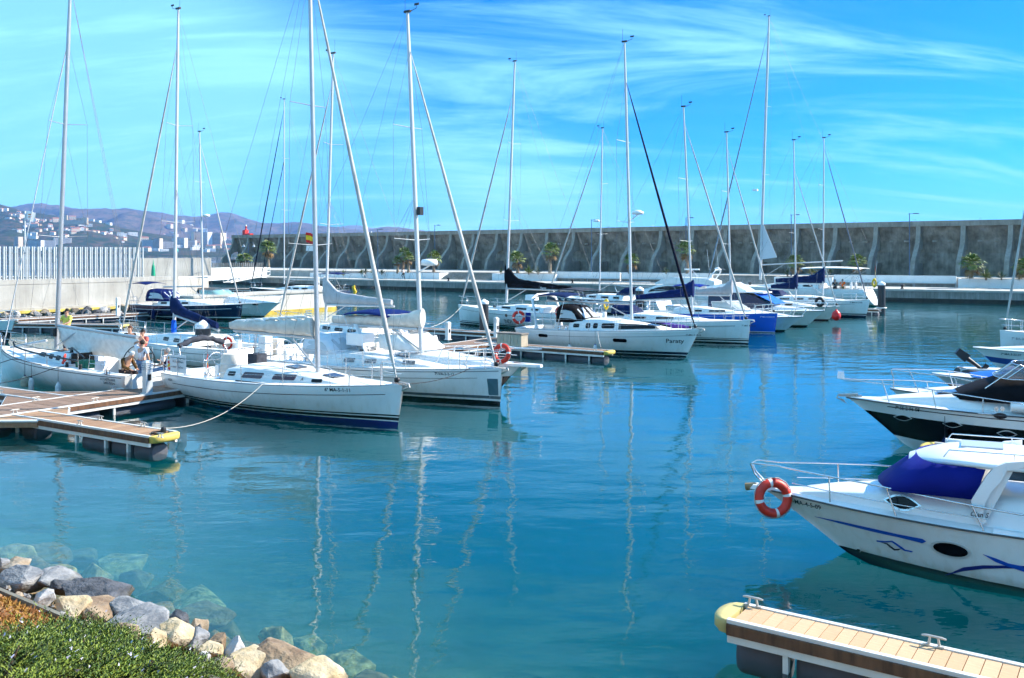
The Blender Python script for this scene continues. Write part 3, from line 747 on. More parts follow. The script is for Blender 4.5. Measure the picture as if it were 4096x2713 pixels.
# green and white channel marker on a pole
cm_ = thing('channel_marker', 'slim grey pole with a small green top seen beyond the left masts', 'marker', PY(708, 1110, 112), 0)
MB().tube([(0, 0, 0), (0, 0, 3.1)], [0.11, 0.07], 8).build('pole', alu(), cm_); MB().lathe([(0.16, 3.1), (0.16, 3.35), (0.05, 3.5)], 8).build('top_mark', mat('mark_green', (0.1, 0.4, 0.35), 0.5), cm_)

# riprap below the left wall
rip_me = []
for i in range(6):
    me = boulder_mesh(50 + i, 1, 0.9, 0.75); me.materials.append(ROCKC[('grey', 'slate', 'white', 'grey', 'tan', 'grey')[i]]); rip_me.append(me)
rnd = random.Random(3)
for i in range(110):
    u = rnd.uniform(0.5, L_ + 1); v = rnd.uniform(0, 1)
    p = O + LWD * u - LWN * (0.9 + 2.2 * v) + Vector((0, 0, 0.42 - 0.75 * v + rnd.uniform(-.05, .08)))
    s = rnd.uniform(0.22, 0.5)
    o = link('riprap_stone', rip_me[i % 6], None, p, (rnd.uniform(-.5, .5), rnd.uniform(-.5, .5), rnd.uniform(0, 6)), (s, s, s))
    tag(o, 'rough riprap stone at the foot of the pale left wall', 'rock', 'riprap below the left wall')

# low concrete pier with yellow weed line
pier_m = mat('concrete_pier', (0.50, 0.48, 0.43), 0.9, col2=(0.66, 0.64, 0.58), vscale=0.8, streak=0.15, bump=0.25, bscale=6)
pr = thing('concrete_pier', 'low sunlit concrete pier with a yellow waterline behind the sailing boats', 'pier', Vector((-25.8, 75.5, 0)), math.atan2(13.2, 9.6))
mb = MB(); mb.box((7.6, 1.8, 0.95), (15.6, 3.6, 1.5)); mb.build('pier_block', pier_m, pr)
mb = MB(); mb.box((7.6, 1.78, -0.7), (15.7, 3.7, 1.9)); mb.build('weed_band', mat('weed_yellow', (0.50, 0.36, 0.06), 0.9, var=0.3, vscale=1.5, bump=0.4, bscale=8), pr)
mb = MB(); mb.box((7.6, 1.8, 1.75), (15.8, 3.8, 0.14)); mb.build('coping', pave, pr)

# gangway bridge
gw = thing('gangway', 'white truss gangway sloping from the quay down to a pontoon', 'gangway', PY(1066, 1100, 138), 0)
dvec = PY(909, 1130, 128) - PY(1066, 1100, 138); gl_ = dvec.length
gw.rotation_euler = (0, 0, math.atan2(dvec.y, dvec.x)); slope = dvec.z / math.hypot(dvec.x, dvec.y)
for s_ in (-0.6, 0.6):
    mb = MB(); gx = lambda u: (u, s_, slope * u)
    for off in (0.0, 0.55, 1.1): mb.tube([(0, s_, off), (gl_, s_, slope * gl_ + off)], 0.045, 5)
    nb = 9
    for i in range(nb + 1):
        u = gl_ * i / nb; mb.tube([(u, s_, slope * u), (u, s_, slope * u + 1.1)], 0.035, 4)
        if i < nb: mb.tube([(u, s_, slope * u + (1.1 if i % 2 else 0)), (gl_ * (i + 1) / nb, s_, slope * gl_ * (i + 1) / nb + (0 if i % 2 else 1.1))], 0.03, 4)
    mb.build('side_truss', wpaint, gw)
mb = MB(); mb.add([(0, -0.6, 0), (gl_, -0.6, slope * gl_), (gl_, 0.6, slope * gl_), (0, 0.6, 0), (0, -0.6, -.08), (gl_, -0.6, slope * gl_ - .08), (gl_, 0.6, slope * gl_ - .08), (0, 0.6, -.08)],
    [(0, 1, 2, 3), (7, 6, 5, 4), (0, 4, 5, 1), (2, 6, 7, 3)]); mb.build('deck', conc_l, gw)

# ---------------------------------------------------------------- hills across the bay
def hill_mat(name, c1, c2, c3, s1, s2):
    m = bpy.data.materials.new(name); m.use_nodes = True; N = m.node_tree.nodes; L = m.node_tree.links; b = N['Principled BSDF']
    b.inputs['Roughness'].default_value = 1.0; b.inputs['Specular IOR Level'].default_value = 0.0
    tc = N.new('ShaderNodeTexCoord')
    t = N.new('ShaderNodeTexNoise'); t.inputs['Scale'].default_value = s1; t.inputs['Detail'].default_value = 8; L.new(tc.outputs['Object'], t.inputs['Vector'])
    r = N.new('ShaderNodeValToRGB'); e = r.color_ramp.elements; e[0].position = 0.38; e[0].color = (*c1, 1); e[1].position = 0.62; e[1].color = (*c2, 1)
    L.new(t.outputs[0], r.inputs[0])
    t2 = N.new('ShaderNodeTexNoise'); t2.inputs['Scale'].default_value = s2; t2.inputs['Detail'].default_value = 4; t2.inputs['Roughness'].default_value = 0.7; L.new(tc.outputs['Object'], t2.inputs['Vector'])
    mr = N.new('ShaderNodeMapRange'); mr.inputs[1].default_value = 0.46; mr.inputs[2].default_value = 0.60; L.new(t2.outputs[0], mr.inputs[0])
    mx = N.new('ShaderNodeMix'); mx.data_type = 'RGBA'; L.new(mr.outputs[0], mx.inputs[0]); L.new(r.outputs[0], mx.inputs[6]); mx.inputs[7].default_value = (*c3, 1)
    L.new(mx.outputs[2], b.inputs['Base Color'])
    bp = N.new('ShaderNodeBump'); bp.inputs['Strength'].default_value = 0.8; bp.inputs['Distance'].default_value = 12; L.new(t2.outputs[0], bp.inputs['Height']); L.new(bp.outputs[0], b.inputs['Normal'])
    return m
class Ridge:
    def __init__(s, name, sil, Yc, Yf, m, relief, x0=-700, x1=1900, seed=0, power=0.85, step=9):
        s.sil = sil; s.Yc = Yc; s.Yf = Yf; s.rel = relief; s.seed = seed; s.pw = power
        cols = [x0 + step * i for i in range(int((x1 - x0) / step) + 1)]
        ts = [i / 26 for i in range(27)] + [1.15, 1.4]
        vs = []; fs = []; k = len(cols)
        for t_ in ts:
            for x in cols: vs.append(tuple(s.pt(x, t_)))
        for i in range(len(ts) - 1):
            for j in range(k - 1): fs.append((i * k + j, i * k + j + 1, (i + 1) * k + j + 1, (i + 1) * k + j))
        mb = MB(); mb.add(vs, fs, 0, True); s.obj = struct(mb.build(name, m))
    def pt(s, x, t_):
        Yc = s.Yc * (1 + 0.06 * math.sin(x * 0.006 + s.seed)); H = CAM_H + (HORIZON - interp(s.sil, x)) * Yc / FPX
        Y = lerp(s.Yf, Yc, t_); X = (x - 2048) / FPX * Y
        q = max(0, min(1, t_)); z = H * (q ** s.pw)
        n1 = noise.fractal(Vector((X * s.rel[0], Y * s.rel[0], s.seed)), 1.0, 2.1, 5) if True else 0
        z += n1 * H * s.rel[1] * math.sin(math.pi * min(1, q * 0.93 + 0.02))
        if t_ > 1: z = H * (1 - (t_ - 1) * 1.6)
        if t_ <= 0: z = -1
        return Vector((X, Y, max(z, -1)))
hill = Ridge('hills', [(-700, 790), (-200, 800), (0, 826), (40, 836), (90, 826), (165, 815), (230, 826), (300, 840), (400, 848), (440, 846), (500, 836), (560, 846), (600, 852), (700, 868), (780, 872), (830, 862), (880, 848), (920, 850), (1000, 872), (1060, 886), (1150, 892), (1200, 893), (1300, 908), (1380, 913), (1460, 920), (1500, 912), (1550, 906), (1600, 910), (1660, 918), (1760, 935), (1900, 960)],
    6800, 4300, hill_mat('hill_scrub', (0.095, 0.072, 0.06), (0.15, 0.11, 0.085), (0.05, 0.058, 0.045), 0.0016, 0.012), (0.0016, 0.42), seed=2.3, power=0.9)
far = Ridge('far_mountains', [(1000, 960), (1250, 925), (1340, 912), (1400, 903), (1440, 903), (1500, 915), (1600, 922), (1640, 921), (1720, 926), (1800, 935), (1900, 960)],
    9300, 8300, hill_mat('hill_far', (0.11, 0.085, 0.07), (0.15, 0.12, 0.09), (0.08, 0.08, 0.06), 0.001, 0.006), (0.0008, 0.2), x0=1000, seed=5.1)
green = Ridge('near_hills', [(-700, 770), (-200, 790), (0, 818), (45, 828), (84, 846), (177, 856), (228, 864), (329, 876), (430, 897), (500, 915), (583, 932), (700, 947), (800, 962), (950, 972), (1100, 985), (1250, 1000), (1400, 1012), (1900, 1016)],
    3900, 2700, hill_mat('hill_wood', (0.018, 0.034, 0.010), (0.036, 0.052, 0.016), (0.085, 0.062, 0.035), 0.004, 0.02), (0.003, 0.22), x0=-700, seed=8.4, power=0.95)
# houses: small blocks on the slopes, each its own thing
hw = mat('house_white', (0.72, 0.70, 0.66), 0.9); hc = mat('house_cream', (0.62, 0.50, 0.36), 0.9); hr = mat('house_roof', (0.34, 0.14, 0.08), 0.9); hd = mat('house_glass', (0.05, 0.06, 0.08), 0.4)
def house_mesh(w, d, h, wall, roof):
    mb = MB(); mb.box((0, 0, h / 2 - 3), (w, d, h + 6), 0)
    if roof:
        mb.add([(-w / 2 - .5, -d / 2 - .5, h), (w / 2 + .5, -d / 2 - .5, h), (w / 2 + .5, d / 2 + .5, h), (-w / 2 - .5, d / 2 + .5, h), (-w / 2, 0, h + d * .28), (w / 2, 0, h + d * .28)], [(0, 1, 5, 4), (2, 3, 4, 5), (1, 2, 5), (3, 0, 4), (3, 2, 1, 0)], 1)
    for k in range(max(1, int(w / 5))):
        for f in range(max(1, int(h / 3.4))):
            mb.box((-w / 2 + (k + .5) * w / max(1, int(w / 5)), -d / 2 - .05, 1.7 + f * 3.2), (1.6, 0.2, 1.5), 2)
    return mb.mesh('house', [wall, hr, hd])
def block_mesh(w, d, fl, wall):
    mb = MB(); mb.box((0, 0, fl * 1.5 - 3), (w, d, fl * 3 + 6), 0)
    for f in range(fl): mb.box((0, -d / 2 - .6, f * 3 + 2.2), (w * 0.94, 1.3, 1.25), 1); mb.box((0, -d / 2 - .9, f * 3 + 1.1), (w, 2.0, 0.9), 0)
    return mb.mesh('apartment_block', [wall, hd])
HM = [house_mesh(12, 10, 7, hw, True), house_mesh(18, 11, 7, hw, False), house_mesh(24, 12, 10, hc, True), house_mesh(14, 12, 6, hc, True), house_mesh(30, 14, 10, hw, False)]
BM = [block_mesh(42, 14, 9, hw), block_mesh(26, 16, 12, hc), block_mesh(55, 14, 7, hw), block_mesh(24, 16, 15, hw)]
rnd = random.Random(12)
def put(ridge, x, t_, me, name, label, cat, group, s=1.0):
    p = ridge.pt(x, t_); o = link(name, me, None, p, (0, 0, rnd.uniform(-.7, .9)), (s, s, s)); tag(o, label, cat, group)
for i in range(95):
    x = rnd.choice((rnd.gauss(60, 60), rnd.gauss(140, 45), rnd.gauss(260, 90), rnd.gauss(400, 80)))
    put(green, x, min(0.97, max(0.3, rnd.gauss(0.66, 0.17))), rnd.choice(HM), 'house', 'small villa scattered on the wooded hillside at far left', 'house', 'villas on the wooded hill', rnd.uniform(0.7, 1.25))
for i in range(120):
    x = rnd.gauss(800, 85) if i % 3 else rnd.uniform(560, 960)
    put(hill, x, min(0.40, max(0.02, abs(rnd.gauss(0.12, 0.12)))), rnd.choice(HM), 'house', 'small pale house of the town below the blue hills', 'house', 'houses of the town across the bay', rnd.uniform(1.1, 1.8))
for i in range(30):
    put(green, rnd.uniform(560, 950), rnd.uniform(0.12, 0.6), rnd.choice(HM), 'house', 'pale waterside house on the far shore of the bay', 'house', 'waterside houses across the bay', rnd.uniform(0.8, 1.3))
for x, t_, k, s in ((75, 0.12, 1, 0.9), (150, 0.10, 2, 1.3), (190, 0.10, 0, 1.0), (250, 0.22, 2, 0.9), (600, 0.30, 0, 1.1), (632, 0.28, 1, 1.0), (660, 0.32, 2, 1.0), (720, 0.36, 0, 1.2), (750, 0.38, 2, 1.1), (790, 0.45, 1, 1.4), (830, 0.4, 3, 1.2), (868, 0.4, 1, 1.5), (885, 0.42, 3, 1.2), (915, 0.4, 0, 1.1)):
    put(green, x, t_, BM[k], 'apartment_block', 'pale apartment block near the far shore of the bay', 'building', 'apartment blocks across the bay', s)
# old fort on its knoll
ft = thing('fort', 'sand-coloured old fort with a square tower on the hillside', 'fort', green.pt(318, 0.72) + Vector((0, -40, 12)), 0.15)
fm = mat('fort_stone', (0.46, 0.37, 0.24), 0.95, var=0.2, vscale=0.1)
for c, d in (((0, 0, 6), (56, 14, 16)), ((38, -4, 10), (18, 18, 26))):
    mb = MB(); mb.box(c, d); mb.build('curtain_wall', fm, ft)
mb = MB(); mb.box((-30, 2, 14), (10, 10, 36)); mb.build('tower', fm, ft)
# wooded shore strip and moored white ferry
rnd = random.Random(21)
# ================================================================ PONTOONS
plankm = [mat('plank_a', (0.34, 0.20, 0.11), 0.8, var=0.15, vscale=3, bump=0.2, bscale=30, stretch=(1, 6, 1)),
          mat('plank_b', (0.37, 0.22, 0.125), 0.8, var=0.15, vscale=3, bump=0.2, bscale=30, stretch=(1, 6, 1)),
          mat('plank_c', (0.30, 0.17, 0.095), 0.8, var=0.18, vscale=3, bump=0.2, bscale=30, stretch=(1, 6, 1))]
plank_g = [mat('plank_grey_a', (0.20, 0.125, 0.085), 0.85, var=0.2, vscale=3, bump=0.2, bscale=30, stretch=(1, 6, 1)),
           mat('plank_grey_b', (0.235, 0.15, 0.105), 0.85, var=0.2, vscale=3, bump=0.2, bscale=30, stretch=(1, 6, 1))]
fascia = mat('fascia_wood', (0.13, 0.06, 0.03), 0.75, var=0.4, vscale=2, bump=0.2, bscale=30, stretch=(6, 6, 1))
floatm = mat('float_grey', (0.075, 0.08, 0.10), 0.6, var=0.2, vscale=2)
railw = mat('edge_aluminium', (0.70, 0.70, 0.68), 0.45, 0.2, var=0.08, vscale=3)
tipm = mat('tip_yellow', (0.62, 0.46, 0.10), 0.6, var=0.12, vscale=4)
cleatm = mat('cleat_cast', (0.52, 0.50, 0.46), 0.5, 0.4, var=0.15, vscale=12)
def cleat_mesh():
    mb = MB()
    for s in (-1, 1):
        mb.tube([(s * 0.10, 0, 0), (s * 0.075, 0, 0.15)], [0.03, 0.022], 6)
        mb.box((s * 0.13, 0, 0.012), (0.12, 0.09, 0.025))
    mb.tube([(-0.22, 0, 0.165), (-0.14, 0, 0.178), (0.14, 0, 0.178), (0.22, 0, 0.165)], [0.02, 0.028, 0.028, 0.02], 6, ry=0.8)
    return mb.mesh('cleat', cleatm)
CLEAT = cleat_mesh()
for v_ in CLEAT.vertices: v_.co *= 0.62
def strip_plank(w, pitch, m):
    mb = MB(); g = pitch * 0.03
    mb.box((0, 0, 0), (pitch - 2 * g, w, 0.035)); return mb.mesh('plank', m)
def pontoon(label, p0, rz, length, width, top=0.5, pitch=0.36, tip=None, mats=None, floats=None, cleats=(), gusset=None, name='finger_pontoon', group='finger pontoons', npl=300):
    """walkway or finger: local +x runs from p0 along rz"""
    t = thing(name, label, 'pontoon', (p0.x, p0.y, 0), rz, group)
    mats = mats or plankm
    pm = [strip_plank(width - 0.16, pitch, m) for m in mats]
    rnd = random.Random(int(length * 100 + p0.x * 7))
    n = int(length / pitch)
    for i in range(min(n, npl)):
        link('plank', rnd.choice(pm), t, (pitch * (i + 0.5), 0, top - 0.018 + rnd.uniform(-.0015, .0015)))
    for s in (-1, 1):
        mb = MB(); mb.box((length / 2, s * (width / 2 - 0.04), top - 0.01), (length, 0.075, 0.05)); mb.build('edge_rail', railw, t)
        k = max(1, round(length / 2.6))
        for i in range(k):
            mb = MB(); mb.box((length * (i + 0.5) / k, s * (width / 2 + 0.004), top - 0.105), (length / k - 0.008, 0.05, 0.14)); mb.build('fascia_board', fascia, t)
        mb = MB(); mb.box((length / 2, s * (width / 2 - 0.03), top - 0.225), (length - 0.02, 0.07, 0.10)); mb.build('side_beam', railw, t)
    mb = MB(); mb.box((length / 2, 0, top - 0.1), (length - 0.05, width - 0.2, 0.1)); mb.build('frame', floatm, t)
    fl = floats or [(0.35 + i * 1.35, min(0.35 + i * 1.35 + 1.28, length - 0.1)) for i in range(int((length - 0.3) / 1.35) + 1)]
    for a, b in fl:
        if b - a < 0.3: continue
        mb = MB(); rr = 0.30
        mb.loft([[(x, yy * (width / 2 - 0.15), zz) for yy, zz in [(k_ * math.copysign(abs(math.cos(w_)) ** 0.6, math.cos(w_)), 0.0 + k_ * 0.245 * math.copysign(abs(math.sin(w_)) ** 0.75, math.sin(w_))) for w_ in [2 * math.pi * j_ / 16 for j_ in range(16)]]] for x, k_ in ((a, 0.82), (a + 0.04, 0.96), (a + 0.09, 1), (b - 0.09, 1), (b - 0.04, 0.96), (b, 0.82))], 0)
        mb.build('float', floatm, t)
        for s in (-1, 1):
            mb = MB(); mb.box((a - 0.035, s * (width / 2 - 0.06), top - 0.38), (0.07, 0.08, 0.25)); mb.build('bracket', railw, t)
    if tip:
        m = tip if tip is not True else tipm; mb = MB(); pts = []
        for i in range(9):
            a = R(-90 + 180 * i / 8); pts.append((0.26 * math.cos(a) ** 0.7 if math.cos(a) > 1e-6 else 0, width / 2 * math.sin(a)))
        k = len(pts)
        rings = [[(length + x * f, y * (0.9 + 0.1 * f), z) for x, y in pts] + [(length - 0.01, width / 2 * 0.9, z), (length - 0.01, -width / 2 * 0.9, z)] for z, f in ((top - 0.17, 0.8), (top - 0.13, 1.0), (top - 0.03, 1.0), (top + 0.0, 0.93), (top + 0.008, 0.6))]
        mb.loft(rings, 0); mb.build('bumper_tip', m, t)
    for x, s in cleats:
        link('cleat', CLEAT, t, (x, s * (width / 2 - 0.06), top + 0.012))
    if gusset:
        g = gusset; poly = [(0, width / 2), (0, width / 2 + g), (g * 1.5, width / 2)]
        for sg in (1, -1):
            mb = MB(); mb.prism([(x, sg * y) for x, y in (poly if sg > 0 else poly[::-1])], top - 0.24, top - 0.012); mb.build('gusset', mats[0], t)
            mb = MB(); mb.tube([(0, sg * (width / 2 + g), top - 0.06), (g * 1.5, sg * width / 2, top - 0.06)], 0.05, 4); mb.build('gusset_rail', railw, t)
    return t
A_F = R(-35)          # fingers on the basin side
A_W = math.atan2(E2.y, E2.x)
# main walkway: front edge through photo (268,1626)-(752,1554)
wa = P(268, 1626, 0.5); wdir = (P(752, 1554, 0.5) - wa).normalized(); A_W = math.atan2(wdir.y, wdir.x)
wn = Vector((-wdir.y, wdir.x, 0)); WW = 1.9
w_c = wa + wn * WW / 2
w_start = w_c - wdir * 7.0
pontoon('long timber walkway pontoon running from lower left behind the moored yachts', w_start, A_W, 58, WW, mats=plank_g, pitch=0.40, name='walkway_pontoon', group=None,
        cleats=[(5.4, -1), (8.0, -1), (7.1, 1), (9.9, 1), (13, -1), (12.2, 1), (17, -1), (18, 1), (36, -1), (33, 1)],
        floats=[(x * 2.9, x * 2.9 + 2.5) for x in range(20)])
def on_walk(s, n=0.0): return w_start + wdir * s + wn * n
# near-left finger with yellow tip
fa = P(48, 1660, 0.5); fb_ = P(596, 1748, 0.5); fd = (fb_ - fa).normalized(); FA = math.atan2(fd.y, fd.x)
fnn = Vector((-fd.y, fd.x, 0)); FW = 0.88
f0 = fa + fnn * FW / 2
pontoon('sunlit finger pontoon with a yellow tip at lower left, nearest of all', f0, FA, (fb_ - fa).length, FW, pitch=0.40, tip=True, cleats=[(3.0, 1), (3.2, -1), (4.9, 1), (6.6, -1)], gusset=0.9,
        floats=[(0.2, 0.9), (3.1, 4.3), (4.4, 5.3), (5.35, 6.1)])
# finger beside the white racing yacht
pontoon('finger pontoon beside the white racing yacht at the left edge', on_walk(7.8, 0.95) + Vector((0, 0, 0)), FA + math.pi, 11.5, 1.0, pitch=0.40, cleats=[(2.4, 1), (5.2, 1)], gusset=1.3,
        floats=[(1.6 + 1.3 * i, 2.8 + 1.3 * i) for i in range(7)], mats=plank_g)
# near-right finger
ra = P(2906, 2482, 0.5); rb = P(3778, 2686, 0.5); rd = (rb - ra).normalized(); RA = math.atan2(rd.y, rd.x)
rn = Vector((-rd.y, rd.x, 0)); RW = 0.70
r0 = rb + rn * RW / 2 + rd * 5.5
pontoon('sunlit plank finger pontoon with a pale yellow rounded tip at lower right', r0, RA + math.pi, ((ra - rb).length + 5.5), RW, pitch=0.178, tip=mat('tip_pale', (0.50, 0.42, 0.17), 0.65, var=0.12, vscale=4),
        cleats=[((ra - rb).length + 5.5 - 0.12, -1), ((ra - rb).length + 5.5 - 2.35, -1)], floats=[(0.5, 2.1), (2.25, 5.25), (5.45, (ra - rb).length + 5.5 - 0.12 - 0.72), ((ra - rb).length + 5.5 - 0.72, (ra - rb).length + 5.5 - 0.06)],
        mats=[mat('plank_new_a', (0.50, 0.32, 0.18), 0.75, var=0.1, vscale=3, bump=0.15, bscale=40, stretch=(1, 8, 1)), mat('plank_new_b', (0.55, 0.36, 0.21), 0.75, var=0.1, vscale=3, bump=0.15, bscale=40, stretch=(1, 8, 1))])
# finger between the two right-hand motor boats
q0 = P(3720, 1782, 0.5)
pontoon('dark finger pontoon behind the hardtop motor boat at right', q0 + Vector((6.6, -4.4, 0)), math.atan2(4.4, -6.6), 7.9, 0.95, pitch=0.36, tip=True, cleats=[(7.4, -1)], mats=plank_g)
# finger in front of the yacht named Paraty
g0 = P(2455, 1405, 0.5)
pontoon('finger pontoon with a yellow tip in front of the white yacht at centre', g0 - E1 * 8.2, A_F, 7.9, 0.95, tip=True, cleats=[(2, -1), (7.4, -1)], pitch=0.40, mats=plank_g)
for px, ln, lab in ((3360, 8.0, 'finger pontoon hidden among the last yachts at right'),):
    pass
e0 = P(3520, 1237, 0.5)
pontoon('finger pontoon end held by the last piling at right', e0 - E1 * 9.0, A_F, 9.0, 0.95, mats=plank_g, pitch=0.40, tip=False)
# INDI's finger
i0 = P(2060, 1335, 0.5)
pontoon('finger pontoon behind the tall dark piling at centre', i0 + E1 * 1.0, A_F + math.pi, 9.0, 0.95, mats=plank_g, pitch=0.40, cleats=[(3, 1)])
# far-left pontoons
l0 = P(506, 1299, 0.5)
pontoon('far finger pontoon with a yellow tip behind the man in the yellow shirt', l0 + Vector((-13, 2.4, 0)), math.atan2(-2.4, 13), 13.0, 1.0, mats=plank_g, tip=True, cleats=[(12.2, 1), (8, 1)], pitch=0.40)
lw_p0 = P(40, 1278, 0.5); lw_p1 = P(549, 1252, 0.5)
pontoon('far walkway pontoon below the pale left wall', lw_p0 - Vector((4, 4, 0)), math.atan2(lw_p1.y - lw_p0.y, lw_p1.x - lw_p0.x), 26, 1.5, mats=plank_g, pitch=0.40, name='walkway_pontoon', group=None)
pontoon('pontoon at the foot of the white gangway', PY(1060, 1140, 126), math.radians(160), 16, 2.0, mats=plank_g, pitch=0.40, top=0.55)

# ---------------------------------------------------------------- pilings
pil_m = mat('piling_dark', (0.016, 0.017, 0.02), 0.5, col2=(0.032, 0.034, 0.04), vscale=1.2, streak=0.2)
capm = mat('piling_cap_white', (0.78, 0.78, 0.78), 0.5)
def piling(label, px, y_base, y_top, w_px, z=0.0):
    b = P(px, y_base, z); k = b.y / FPX; r = w_px * k / 2; H = CAM_H + (HORIZON - y_top) * k
    t = thing('piling', label, 'piling', (b.x, b.y, 0), 0, 'mooring pilings')
    ch = r * 1.1
    MB().tube([(0, 0, -3.6), (0, 0, H - ch * 0.95)], r, 20).build('post', pil_m, t)
    MB().lathe([(r * 1.03, H - ch), (r * 1.04, H - ch * 0.55), (r * 0.95, H - ch * 0.48), (0.02, H)], 20).build('cap', capm, t)
    MB().torus(r + 0.07, 0.06, 18, 6).build('guide_collar', railw, t, (0, 0, 0.45))
piling('thick dark piling with white cap behind the nearest yacht at left', 812, 1470, 1280, 61)
piling('tall dark piling with white conical cap at centre, left of the life ring yacht', 1936, 1352, 1196, 37)
piling('dark piling with white cap behind the mast of the yacht at centre', 2559, 1262, 1146, 32)
piling('last dark piling with white cap standing clear in the water at right', 3526, 1252, 1125, 29)

# ---------------------------------------------------------------- service pedestals
pedm = mat('pedestal_grey', (0.55, 0.58, 0.60), 0.4, 0.3, var=0.06, vscale=2)
def pedestal(label, p, h=1.1, m=None):
    t = thing('service_pedestal', label, 'pedestal', p, A_W, 'power pedestals on the walkway')
    mb = MB(); mb.box((0, 0, h * 0.36), (0.26, 0.20, h * 0.72)); mb.build('column', m or pedm, t)
    for i in range(4):
        mb = MB(); mb.box((0, 0, h * (0.76 + 0.06 * i)), (0.29, 0.23, h * 0.03)); mb.build('louvre', m or pedm, t)
    mb = MB(); mb.box((0, 0, h * 0.86), (0.18, 0.13, h * 0.28)); mb.build('lamp_core', mat('lamp_lens', (0.75, 0.78, 0.78), 0.3), t)
    mb = MB(); mb.box((0, 0, 0.015), (0.36, 0.3, 0.03)); mb.build('base_plate', railw, t)
    mb = MB(); mb.box((0, -0.108, h * 0.5), (0.12, 0.03, 0.2)); mb.build('socket', blackp(), t)
pedestal('grey power pedestal with slatted head beside the racing yacht stern', P(590, 1575, 0.5), 1.12)
pedestal('white power pedestal right of the tall dark piling at centre', P(1985, 1350, 0.5), 1.15, wpaint)
pedestal('white power pedestal behind the tan windscreen cover at centre', P(1792, 1360, 0.5), 1.0, wpaint)
pedestal('white power pedestal right of the piling behind the central mast', P(2593, 1262, 0.5), 1.4, wpaint)
pedestal('white power pedestal on the far concrete pier', Vector((-18.3, 87.2, 1.82)), 1.3, wpaint)
pedestal('white power pedestal on the far walkway by the dark blue yacht', P(472, 1262, 0.5), 1.4, wpaint)
bx = thing('dock_box', 'beige plank-sided dock storage box on the walkway at centre', 'box', P(2050, 1385, 0.5), A_F)
mb = MB(); mb.box((0, 0, 0.32), (1.5, 0.6, 0.62)); mb.build('body', mat('dockbox_beige', (0.45, 0.38, 0.28), 0.7, var=0.1, vscale=3), bx)
for i in range(7):
    mb = MB(); mb.box((-0.65 + i * 0.215, -0.31, 0.32), (0.19, 0.03, 0.56)); mb.build('slat', mat('dockbox_slat', (0.50, 0.43, 0.33), 0.7), bx)
mb = MB(); mb.box((0, 0, 0.66), (1.58, 0.68, 0.07)); mb.build('lid', mat('dockbox_lid', (0.22, 0.19, 0.16), 0.7), bx)
